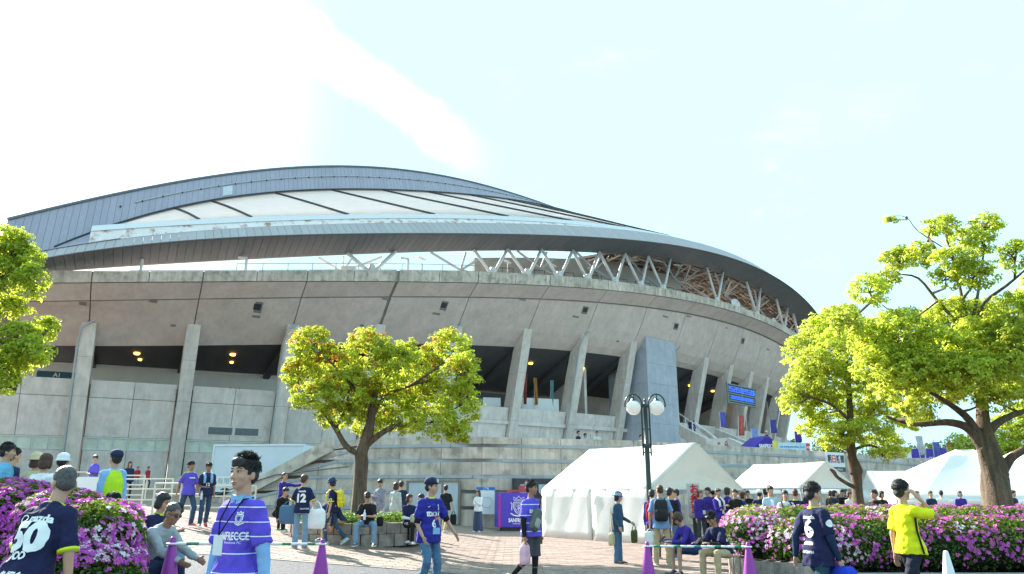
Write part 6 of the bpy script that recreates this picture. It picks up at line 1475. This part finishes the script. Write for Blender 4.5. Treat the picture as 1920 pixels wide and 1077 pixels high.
J = human(352, 20.6, 1.72, 62, 'walking man in purple jersey with yellow shoulder trim, backward cap and red shoes', PUR, 'short', DENIM, hat=('back', BLACK), shoes=SH_R, legs=WALK, feet=WF, arms=dict(R=((-.2, .55, -.9), (-.1, .1, -1)), L=((.2, -.3, -1), (.0, -.6, -.9))), skin=SKIN_T, head=(-5, 0))
decal(J, 'mazda', .36, 'front', .06, PRINT, bold=.003, width=.18); collar(J, YTRIM)
b = MB(); b.tube([J['spine'](.47) - J['ax'] * .07, J['sh']['R'] + V((0, 0, .075)), J['sh']['R'].lerp(J['el']['R'], .5) + J['ay'] * .0 + V((-.07, 0, .03))], .016, 6); b.build('shoulder_trim', YTRIM, J['o'])
bottle(J, 'L', 'clear water bottle swinging in the hand of the walking man in purple')
J = human(386, 20.9, 1.70, 30, 'walking man in black cap and navy jersey with a pale towel round his neck', NAVY2, 'short', DENIM, hat=('cap', BLACK), shoes=SH_R, legs=WALK2, feet=WF2, arms=dict(R=((-.2, -.1, -1), (.6, -.8, -.1))), skin=SKIN_T)
decal(J, '12', .2, 'front', .11, PRINT, bold=.004); b = MB()
for sx in (-1, 1): b.tube([J['nb'] - J['ay'] * .06, J['nb'] + J['ax'] * sx * .085, J['spine'](.42) + J['ay'] * .13 + J['ax'] * sx * .085, J['spine'](.24) + J['ay'] * .16 + J['ax'] * sx * .09], [.03, .035, .036, .034], 8)
b.build('towel', LBLUE, J['o'], True)
# seated beside the purple hedge
def seatz(px, Y): p = at(px, 930, Y); return gz(p.x)
human(266, 10.6, 1.66, 100, 'seated person in light blue shirt bent over behind the dark haired woman', LBLUE, 'long', DENIM, legs=SIT, seat=.36, lean=48, head=(0, 15))
J = human(288, 10.0, 1.58, 78, 'seated dark haired woman in glasses and navy jersey beside the purple hedge', NAVY, 'short', DENIML, legs=SIT, seat=.42, lean=14, hair=('bob', HAIRB), arms=PHONEARMS, head=(0, 8)); collar(J, YTRIM)
b = MB()
for sx in (-1, 1): b.tube([J['HM'](sx * .031 + math.cos(t) * .02, -.092, .008 + math.sin(t) * .016) for t in np.linspace(0, 6.28, 12)], .0022, 4); b.tube([J['HM'](sx * .05, -.09, .012), J['HM'](sx * .078, 0, .01)], .002, 4)
b.build('glasses', mat('glasses_frame', (.2, .1, .08), .3), J['o'])
J = human(276, 8.95, 1.70, 72, 'seated man in grey sweater and sunglasses leaning forward at the end of the purple hedge', GREYC, 'long', NAVY2, legs=dict(L=((.16, -1, -.02), (.02, -.1, -1)), R=((-.16, -1, -.05), (-.02, .1, -1))), seat=.40, lean=40, hair=('cropped', HAIRG), arms=dict(L=((.1, -.75, -.8), (-.1, -.9, -.35)), R=((-.1, -.7, -.8), (.1, -.9, -.35))), head=(0, 8), skin=SKIN_T)
b = MB(); 
for sx in (-1, 1): b.ball(J['HM'](sx * .032, -.09, .01), (.022, .008, .017), 10, 6, J['hq']); b.tube([J['HM'](sx * .052, -.086, .014), J['HM'](sx * .08, 0, .014)], .004, 4)
b.build('sunglasses', DARKM, J['o'], True)
p = at(346, 1052, 8.9); sb_ = empty('plastic_bag', (p.x, 8.9, gz(p.x)), .3, 'knotted white plastic bag on a blue bag at the foot of the left purple cone', 'bag')
b = MB(); b.ball((0, 0, .13), (.12, .1, .13), 12, 8); b.tube([(0, 0, .24), (-.05, 0, .33)], [.03, .012], 6); b.tube([(0, 0, .24), (.06, 0, .32)], [.03, .012], 6); sb_2 = b.build('bag', WHITC, sb_, True)
p = at(352, 1070, 8.5); b_ = empty('blue_bag', (p.x, 8.5, gz(p.x)), .2, 'crumpled blue bag lying beside the left purple cone', 'bag'); b = MB(); b.ball((0, 0, .08), (.2, .14, .1), 12, 8); b.build('bag', cl('blue_nylon', (.03, .06, .35)), b_, True)
# ---- around the planter
J = human(530, 22.2, 1.62, 75, 'cropped haired boy in purple jacket stretching out an arm with a bottle beside the planter', PURD, 'long', BLACK, ptype='slim', shoes=SH_G, hair=('cropped', HAIRN), arms=dict(L=((.15, -1, -.1), (-.1, -1, .05)), R=((-.1, -.25, -1), (.1, -.8, -.3)))); bottle(J, 'L', 'clear bottle held out by the boy in the purple jacket')
human(523, 21.5, 1.64, 60, 'seated person in black with white shoes leaning on the left side of the planter', BLACK, 'long', BLACK, legs=SIT, seat=.4, lean=25, shoes=SH_W)
J = human(568, 17.2, 1.60, 172, 'woman in navy jersey with white number twelve carrying two tote bags', NAVY, 'short', DENIML, ptype='flare', shoes=mat('straw_shoe', (.5, .4, .22), .7), hair=('short', HAIRN), girth=1.1, arms=dict(L=((.42, -.1, -1), (.1, -.25, -1)), R=((-.42, -.1, -1), (-.1, -.35, -1))), head=(-10, 8), legs=dict(L=((.06, 0, -1), (.02, 0, -1)), R=((-.06, -.02, -1), (-.02, 0, -1))))
collar(J, YTRIM); band(J, 'L', .84, YTRIM, .0725); band(J, 'R', .84, YTRIM, .0725); decal(J, '12', .24, 'back', .24, PRINT, bold=.012, width=.2); decal(J, 'mazda', .41, 'back', .06, PRINT, bold=.002, width=.16, dx=.02); decal(J, 'HIROSHIMA', .0, 'back', .05, PRINT, width=.17, dx=.1)
tote(J, 'R', 'white tote bag with dark print carried by the woman wearing number twelve', WHITC, (.40, .1, .42), .18, at_=J['el']['R'] + V((-.08, -.02, .02))); tote(J, 'L', 'blue denim tote bag carried by the woman wearing number twelve', DENIMM, (.40, .12, .40), .10, at_=J['el']['L'] + V((.08, -.02, .02)))
J = human(625, 18.9, 1.60, -84, 'woman in navy bucket hat and jersey walking left with a yellow backpack', NAVY, 'short', DENIM, ptype='slim', shoes=SH_C, hair=('bob', HAIRB), hat=('bucket', cl('navy_hat', (.03, .06, .13))), legs=WALK, feet=WF, lean=4, head=(0, 10)); band(J, 'L', .84, YTRIM, .073); band(J, 'R', .84, YTRIM, .073)
backpack(J, 'bright yellow patterned backpack on the woman in the navy bucket hat', mat('yellow_pack', (.72, .58, .02), .6, .35, 22, coord='Object', stain=((.12, .1, .02), 30, .7)), (.26, .15, .40))
decal(J, '12', .22, 'left', .1, PRINT, bold=.004, dx=-.03)
human(598, 20.0, 1.66, 150, 'stooping person in navy with a cap sitting behind the woman with the yellow backpack', NAVY2, 'long', DENIM, legs=SIT, seat=.45, lean=45, hat=('cap', NAVY2), loc=(at(600, 930, 20.3).x, 20.3, gz(-5) + .0))
human(642, 19.2, 1.66, -75, 'seated person in beige trousers and navy top hidden behind the walking woman', NAVY2, 'long', BEIGE, legs=SIT, seat=.5, lean=30, shoes=SH_N, dz=0)
J = human(691, 18.8, 1.68, 5, 'seated man in black shirt looking down at a bottle on the planter edge', BLACK, 'short', DENIML, legs=dict(L=((.32, -1, -.02), (.05, -.05, -1)), R=((-.32, -1, -.02), (-.05, -.05, -1))), seat=.5, lean=22, head=(0, 38), shoes=SH_N, arms=dict(L=((.2, -.5, -.9), (-.6, -.8, .05)), R=((-.2, -.5, -.9), (.55, -.8, .1)))); bottle(J, 'R', 'long clear bottle held by the seated man in black')
item('shoulder_bag', J, J['hip']['L'] + V((.22, -.05, .05)), 'black shoulder bag at the side of the seated man in black', 'bag', lambda o: (lambda b: (rbox(b, (0, 0, 0), (.16, .2, .22)), b.build('bag', BLACK, o, True)))(MB()))
J = human(713, 23.4, 1.66, -30, 'man in checked shirt eating behind the stone planter', cl('checked_shirt', (.25, .26, .34), var=.5, scale=25), 'long', GREYC, arms=PHONEARMS, head=(20, 20))
human(742, 23.2, 1.60, 150, 'brown haired woman in pale grey cardigan with her back turned behind the planter', CARD, 'long', WHITC, hair=('bob', HAIRN), ptype='wide')
human(752, 24.2, 1.66, 170, 'dark haired person in navy just behind the woman in the pale cardigan', NAVY2, 'long', DENIM)
J = human(768, 19.6, 1.58, 40, 'seated woman in navy jersey with bobbed hair on the right end of the planter', NAVY, 'short', BLACK, legs=SIT, seat=.5, hair=('bob', HAIRN), arms=dict(L=((.2, -.6, -.9), (-.4, -.9, 0)), R=((-.2, -.3, -1), (.5, -.8, -.1))), head=(15, -4), over=WHITC, loc=(at(768, 930, 19.6).x, 19.6, gz(-2.6) + .02))
item('basket_bag', J, J['kn']['L'] + V((-.12, .05, .1)), 'cream basket bag on the lap of the seated woman in navy', 'bag', lambda o: (lambda b: (rbox(b, (0, 0, .04), (.3, .16, .22)), b.build('bag', CREAMC, o, True)))(MB()))
human(792, 20.4, 1.62, -50, 'seated dark haired friend behind the man in the navy cap by the planter', BLACK, 'long', BLACK, legs=SIT, seat=.5, hair=('bob', HAIRB), loc=(at(790, 930, 20.4).x, 20.4, gz(-2.4) + .02))
# ---- centre walkers
RB = stripes('blue_striped_jersey', (.026, .026, .22), (.034, .034, .30), [.9, 1.0, 1.1, 1.2, 1.3, 1.4], .025)
J = human(806, 11.7, 1.72, 38, 'man in navy cap and royal blue jersey with white six striding past the planter', RB, 'short', DENIMM, hat=('cap', NAVY2, WHITC), legs=dict(L=((.05, -.2, -1), (.02, .12, -1)), R=((-.06, -.38, -.92), (-.02, .5, -.87))), feet=dict(R=(-.15, -.9, -.4)), arms=dict(L=((.55, .05, -.9), (.5, -.25, -.85)), R=((-.28, .1, -1), (.25, -.45, -.9))), head=(42, 0), lean=3, over=None, hem=.05)
b = MB(); 
for s in 'LR': b.tube([J['sh'][s].lerp(J['el'][s], .7), J['el'][s].lerp(J['wr'][s], .12)], [.054, .048], 10)
b.build('undershirt_cuffs', BLACK, J['o'], True)
decal(J, 'EDION', .27, 'front', .085, PRINT, bold=.005, width=.2, dx=-.01); decal(J, 'now', .21, 'front', .08, ORANGE, bold=.005, width=.12, dx=.07); decal(J, '6', .13, 'front', .15, PRINT, bold=.005); decal(J, '', .37, 'front', .05, PRINT, geom=crest_geom(.045), dx=.075); decal(J, '✓', .38, 'front', .06, PRINT, dx=-.08)
card(J, .03, .03, .12, .09, LBLUE, PURD); collar(J, YTRIM)
J = human(836, 27.5, 1.70, 165, 'man in black shirt walking away by the shutter door', BLACK, 'short', BEIGE, legs=WALK, arms=dict(R=((-.3, -.1, -1), (0, -.6, -.9)))); tote(J, 'R', 'black bag hanging from the man in black by the shutter door', BLACK, (.22, .1, .34), .12)
human(897, 30, 1.58, -30, 'long haired woman in white blouse and wide dark blue trousers by the notice board', WHITC, 'long', cl('wide_blue_trousers', (.06, .08, .14)), ptype='wide', hair=('long', HAIRN), arms=PHONEARMS, shoes=SH_W, head=(-20, 8))
STR2 = stripes('striped_purple_jersey_walker', (.115, .085, .55), (.78, .78, .8), [.93, 1.06, 1.18, 1.35], .006)
J = human(995, 12.9, 1.74, 52, 'tanned man in purple striped jersey and charcoal shorts over black leggings walking right', STR2, 'short', CHAR, ptype='shorts', shoes=mat('olive_clog', (.2, .2, .12), .6), hair=('short', HAIRB), skin=SKIN_T, legs=dict(L=((.02, -.03, -1), (.0, .06, -1)), R=((-.02, .05, -1), (-.05, .75, -.7))), feet=dict(R=(-.1, -.5, -.85)), over=BLACK, arms=dict(L=((.2, .02, -1), (.08, -.12, -1)), R=((-.22, .0, -1), (-.05, -.15, -1))), head=(20, 2), girth=1.04)
b = MB()
for s in 'LR': limb(b, [J['hip'][s].lerp(J['kn'][s], .7), J['kn'][s], J['an'][s].lerp(J['kn'][s], .12)], [.066, .058, .042])
job(b.build('leggings', BLACK, J['o']), .011, 2); decal(J, 'SANFRECCE', .30, 'front', .075, PRINT, bold=.004, width=.28)
def sling(o):
    q = Matrix.Rotation(rad(28), 3, 'Y'); b = MB(); rbox(b, (0, 0, 0), (.17, .1, .36), q); b.build('pouch', mat('grey_pouch', (.09, .1, .09), .6), o, True); b = MB(); rbox(b, q @ V((0, -.055, -.06)), (.12, .03, .15), q); b.build('pocket', mat('pouch_trim', (.3, .3, .26), .6), o, True)
    b = MB(); b.tube([q @ V((0, 0, .17)), V((.17, .0, .36)), V((.2, .13, .46))], .012, 6); b.build('strap', BLACK, o)
item('sling_bag', J, J['spine'](.17) + J['ay'] * .17 - J['ax'] * .09, 'grey sling pouch across the chest of the tanned man', 'bag', sling)
tote(J, 'R', 'pink and white paper bag in the hand of the tanned man', mat('pink_paper', (.72, .42, .5), .6, .3, 6, coord='Object'), (.24, .05, .30), .05, name='paper_bag')
STH = cl('blue_sun_hat', (.06, .13, .24))
J = human(1155, 17.7, 1.57, 62, 'woman in blue and white striped sun hat and navy cardigan beside the white tent', cl('navy_cardigan', (.035, .075, .13)), 'long', DENIMM, ptype='flare', shoes=SH_B, hair=('bob', HAIRB), hat=('bucket', STH, WHITC, ((.05, .064), (.08, .094))), girth=1.1, lean=4, arms=dict(L=((.2, -.15, -1), (0, -.9, -.45)), R=((-.2, .1, -1), (-.05, -.5, -.8))), hem=.08, head=(0, 5))
tote(J, 'L', 'olive green handbag on the arm of the woman in the striped hat', cl('olive_bag', (.07, .075, .03)), (.36, .14, .28), .12, rz=.3); tote(J, 'R', 'cream shoulder bag behind the woman in the striped hat', CREAMC, (.2, .1, .26), .55, at_=J['sh']['R'] + V((-.08, .08, -.02)), name='shoulder_bag')
J = human(1237, 17.3, 1.72, 172, 'man with black backpack in blue shirt and beige trousers standing beside the lamp post', BLUSH, 'short', BEIGE, shoes=mat('tan_shoe', (.4, .32, .22), .7), hair=('cropped', HAIRN), girth=1.08, hem=.06, legs=dict(L=((.08, -.02, -1), (.04, .05, -1)), R=((-.08, .03, -1), (-.02, .1, -1))), head=(28, 0), arms=dict(L=((.3, .0, -1), (.05, -.2, -1)), R=((-.3, .05, -1), (0, -.3, -1))))
backpack(J, 'black backpack on the man in the blue shirt', cl('black_nylon', (.02, .02, .025), rough=.5), (.30, .17, .46)); tote(J, 'L', 'white plastic shopping bag hanging from the man with the black backpack', WHITC, (.24, .12, .30), .06, name='plastic_bag')
J = human(1256, 18.6, 1.66, 150, 'dark haired companion with a red bag half hidden behind the man with the black backpack', BLACK, 'long', DENIMM, head=(-20, 0)); J2 = human(1222, 18.9, 1.62, 165, 'person in purple almost hidden behind the man with the black backpack', PURD, 'long', CHAR, hair=('short', HAIRB)); backpack(J2, 'red backpack peeking out left of the man with the black backpack', cl('red_nylon', (.42, .02, .05)), (.28, .15, .38))
J = human(1296, 15.2, 1.66, -72, 'seated youth with bowl cut in purple vest looking at a phone at the hedge corner', PURD, 'long', cl('navy_shorts', (.03, .05, .12)), ptype='shorts', shoes=SH_N, hair=('bowl', HAIRN), legs=dict(L=((.1, -1, .05), (.02, -.25, -1)), R=((-.1, -1, .05), (-.02, -.2, -1))), seat=.40, lean=30, head=(0, 32), arms=dict(L=((.1, -.55, -.9), (-.05, -1, .1)), R=((-.1, -.55, -.9), (.05, -1, .1)))); phone(J, 'phone in the hands of the seated youth with the bowl cut')
J = human(1352, 14.35, 1.70, -58, 'seated man in navy jersey and beige trousers with a phone by the cone', NAVY, 'short', BEIGE, shoes=SH_B, hair=('short', HAIRB), legs=dict(L=((.25, -1, .05), (.02, -.05, -1)), R=((-.2, -1, .03), (-.02, -.1, -1))), seat=.40, lean=26, head=(0, 30), over=BLACK, skin=SKIN_T, arms=dict(L=((.12, -.5, -.9), (-.1, -1, .15)), R=((-.12, -.5, -.9), (.12, -1, .12)))); phone(J, 'phone in the hands of the seated man in navy jersey'); decal(J, '□', .36, 'left', .07, ORANGE, bold=.006); decal(J, '6', .25, 'left', .08, PRINT, bold=.004, dx=.0)
# ---- right foreground
J = human(1523, 9.2, 1.70, 112, 'young man in navy jersey with white number six walking right with a blue drawstring bag', NAVY, 'short', cl('dark_teal_trousers', (.02, .05, .075)), hair=('short', HAIRB), legs=dict(L=((.05, -.35, -.93), (.02, .2, -1)), R=((-.05, .3, -.95), (-.02, .55, -.83))), over=cl('navy_undershirt', (.015, .03, .07)), arms=dict(L=((.3, .4, -.9), (.15, .0, -1)), R=((-.2, -.1, -1), (-.05, -.35, -.95))), head=(-15, 3), girth=.92, hem=.06)
collar(J, YTRIM); decal(J, '6', .26, 'back', .27, PRINT, bold=.012); decal(J, 'mazda', .40, 'back', .06, PRINT, width=.16, bold=.002); decal(J, 'AOYAMA', .10, 'back', .055, PRINT, width=.14, bold=.002); decal(J, 'HIROSHIMA', .0, 'back', .05, PRINT, width=.17); decal(J, '⬤', .33, 'right', .06, PRINT, dx=0, bold=.0)
tote(J, 'R', 'bright blue drawstring bag in the hand of the man wearing number six', cl('royal_blue_nylon', (.02, .05, .48)), (.30, .16, .40), .0, name='drawstring_bag')
J = human(1694, 9.5, 1.72, 104, 'man in bright yellow jersey and dark jeans raising a hand to his face', YELT, 'short', cl('black_denim', (.018, .02, .032)), hair=('short', HAIRB), legs=dict(L=((.05, -.3, -.95), (.02, .1, -1)), R=((-.05, .42, -.9), (-.02, .5, -.87))), arms=dict(R=((-.2, -1, -.15), (.25, .62, .8)), L=((.2, .15, -1), (.1, -.1, -1))), head=(0, -2), girth=.92, hem=-.03, lean=-3)
b = MB(); b.tube([J['spine'](.36) - J['ax'] * .165, J['spine'](.2) - J['ax'] * .158, J['spine'](.06) - J['ax'] * .185, J['spine'](-.06) - J['ax'] * .208], .012, 6); b.build('side_stripe', BLACK, J['o'])
# ---- behind the pink hedge and under the tents
J = human(1444, 19.6, 1.72, 5, 'young man in pale blue open jacket and white shirt behind the pink hedge', cl('pale_blue_jacket', (.33, .5, .6)), 'long', BEIGE, head=(10, 5)); b = MB(); b.loft([ring(J['spine'](t) + J['ay'] * .035, J['ax'], J['ay'], rx, .115) for t, rx in ((-.05, .07), (.2, .06), (.44, .05))]); b.build('undershirt', WHITC, J['o'], True)
J = human(1472, 18.6, 1.60, -5, 'boy in white shirt with dark straps beside the young man in the pale blue jacket', WHITC, 'short', CHAR); b = MB()
for sx in (-1, 1): b.tube([J['spine'](.50) + J['ax'] * sx * .1, J['spine'](.42) + J['ax'] * sx * .11 + J['ay'] * .13, J['spine'](.2) + J['ax'] * sx * .125 + J['ay'] * .15], .02, 6)
b.build('bag_straps', BLACK, J['o'])
J = human(1491, 19.4, 1.64, 170, 'person in navy jersey with yellow collar seen from behind near the two boys', NAVY, 'short', DENIM, hair=('cropped', HAIRN)); collar(J, YTRIM); decal(J, '15', .25, 'back', .2, PRINT, bold=.01)
J = human(1424, 22.5, 1.62, 160, 'person in white cap and navy jersey behind the pale blue jacket', NAVY, 'short', DENIM, hat=('cap', WHITC)); decal(J, '11', .26, 'back', .2, PRINT, bold=.01)
human(1436, 23.5, 1.66, 150, 'dark haired person in navy just left of the pale blue jacket', NAVY2, 'long', DENIM)
crowd = [(1268, 22.0, 1.64, -100, 'person in purple top reaching an arm to the left under the white tent', PURD, dict(R=((-.5, -.8, -.3), (-.2, -1, .1)))), (1312, 23.5, 1.62, 20, 'young man in purple shirt and white lanyard facing out of the tent', PURD, None), (1328, 24.2, 1.70, -60, 'tall dark haired person in purple beside the lanyard wearer', PURD, None), (1346, 23.0, 1.66, 30, 'person with striped purple scarf in the middle of the tent crowd', PURD, PHONEARMS), (1364, 24.4, 1.70, 100, 'dark haired man in deep purple near the right tent pole', PURD, None), (1378, 22.8, 1.64, -20, 'person in black and white top close to the right tent pole', BLACK, None), (1393, 23.8, 1.56, 60, 'shorter brown haired woman at the right tent pole', PURD, None), (1303, 25.2, 1.68, -130, 'dark clad person deep inside the white tent', BLACK, None), (1337, 26.0, 1.66, 150, 'person in black at the back of the white tent', BLACK, None), (1402, 26.5, 1.62, -30, 'dark haired person in black right of the tent pole', BLACK, None), (1386, 27.5, 1.70, 10, 'person in grey standing behind the right tent pole', GREYC, None)]
for k, (px, Y, h, yaw, lb, sm, ar) in enumerate(crowd):
    J = human(px, Y, h, yaw, lb, sm, 'long', CHAR if k % 2 else BLACK, arms=ar, hair=(('short', HAIRB), ('bob', HAIRN), ('short', HAIRB))[k % 3] if k != 6 else ('bob', HAIRN))
    if k in (1, 3): card(J, .1)
    if k == 3: b = MB(); [b.tube([J['nb'] - J['ay'] * .06, J['nb'] + J['ax'] * sx * .085, J['spine'](.42) + J['ay'] * .13 + J['ax'] * sx * .085, J['spine'](.15) + J['ay'] * .17 + J['ax'] * sx * .08], .035, 8) for sx in (-1, 1)]; b.build('scarf', WHITC, J['o'], True)
for px, Y, h, yaw, lb, sm, hr in ((1565, 27, 1.62, 40, 'dark haired person in navy below the newspaper sign behind the hedge', NAVY2, ('bob', HAIRB)), (1580, 29, 1.64, -30, 'person in black left of the slender tree trunk', BLACK, ('short', HAIRB)), (1592, 26.5, 1.58, 20, 'light clad brown haired person close beside the slender tree trunk', WHITC, ('bob', HAIRN)), (1557, 31, 1.62, 150, 'person with brown hair near the shop windows', OLIVE, ('bob', HAIRN)), (1640, 20, 1.62, -70, 'dark haired person stretching an arm above the hedge left of the yellow jersey', BLACK, ('short', HAIRB)), (1653, 24, 1.60, 10, 'person in black right behind the outstretched arm', BLACK, ('bob', HAIRB)), (1745, 28, 1.6, 0, 'person in navy under the long low tent', NAVY2, ('short', HAIRB)), (1765, 29, 1.62, 160, 'person in white under the long low tent', WHITC, ('short', HAIRB)), (1720, 30, 1.6, 90, 'person in yellow under the long low tent', YELT, ('short', HAIRB)), (1800, 29, 1.6, -20, 'person in purple below the peaked tent left of the trunk', PURD, ('bob', HAIRB)), (1900, 28, 1.62, 30, 'person in navy below the peaked tent right of the trunk', NAVY2, ('short', HAIRB)), (1510, 30, 1.66, 0, 'person in navy under the low tent behind the boys', NAVY2, ('short', HAIRB)), (1535, 31, 1.62, 90, 'person in grey at the right end of the low tent', GREYC, ('short', HAIRB))):
    human(px, Y, h, yaw, lb, sm, 'long', CHAR, hair=hr, arms=dict(L=((.6, -.8, .1), (.2, -1, .1))) if px == 1640 else None)
# ---- on the terrace, the ramp and in the concourse
def up_person(px, ptop, Y, h, yaw, label, **k):
    p = at(px, ptop, Y); human(px, Y, h, yaw, label, loc=(p.x, Y, p.z - h), vox=.024, face=False, **k)
for px, pt, Y, h, yaw, lb, kw in ((1084, 807, 38.6, 1.66, 60, 'dark haired man in navy leaning on the terrace parapet', dict(shirt=NAVY2)), (1097, 812, 38.8, 1.58, 60, 'woman shading her eyes on the terrace beside the man in navy', dict(shirt=LBLUE, arms=dict(L=((.6, -.6, .1), (-.6, -.2, .7))))), (1119, 808, 39, 1.68, 0, 'man in pale green shirt looking down at a phone on the terrace', dict(shirt=cl('pale_green_shirt', (.5, .58, .54)), arms=PHONEARMS)), (1201, 815, 40.5, 1.66, 30, 'man in white shirt on the terrace behind the lamp post', dict(shirt=WHITC)), (1209, 818, 41, 1.6, -30, 'person in black close to the man in white on the terrace', dict(shirt=BLACK)),
    (1348, 829, 46.5, 1.6, 20, 'left head of the pair peeking over the terrace parapet', dict(shirt=BLACK)), (1361, 826, 46.8, 1.62, -10, 'long haired right one of the pair peeking over the terrace parapet', dict(shirt=PURD, hair=('long', HAIRN))), (1540, 842, 50, 1.6, 0, 'person in dark clothes on the terrace left of the newspaper sign', dict(shirt=BLACK)), (1654, 838, 56, 1.66, 20, 'person in black on the terrace between the two right trees', dict(shirt=BLACK)), (1437, 808, 60, 1.66, 40, 'person in black and white cap behind the purple canopy', dict(shirt=NAVY2, hat=('cap', WHITC))),
    (1293, 786, 81.5, 1.75, 10, 'man in navy jersey standing on the ramp beside the tower', dict(shirt=NAVY2)), (1301, 788, 80.5, 1.7, 60, 'second figure in navy on the ramp next to the banner', dict(shirt=PURD))):
    up_person(px, pt, Y, h, yaw, lb, **kw)
for k, (s, d, lb, sm) in enumerate(((2.3, -3.2, 'leftmost head above the concourse parapet near the first column', BLACK), (3.1, -3.0, 'second head from the left above the concourse parapet', NAVY2), (5.7, -2.6, 'person in cap above the concourse parapet right of the first bay', NAVY2), (9.2, -2.8, 'person above the concourse parapet right of the second column', BLACK), (10.3, -2.8, 'person above the concourse parapet in the middle of the third bay', NAVY2), (11.7, -2.4, 'left one of two people leaning on the concourse parapet', cl('grey_check', (.3, .28, .32))), (12.5, -2.4, 'right one of two people leaning on the concourse parapet', PURD), (36.8, -2.4, 'person beside the small stall screen in the concourse', BLACK))):
    p = PT(s, d, Z_FLR); human(0, p.y, 1.72, 25 + 40 * (k % 3), lb, shirt=sm, sleeve='long', loc=tuple(p), vox=.026, face=False)
flush()
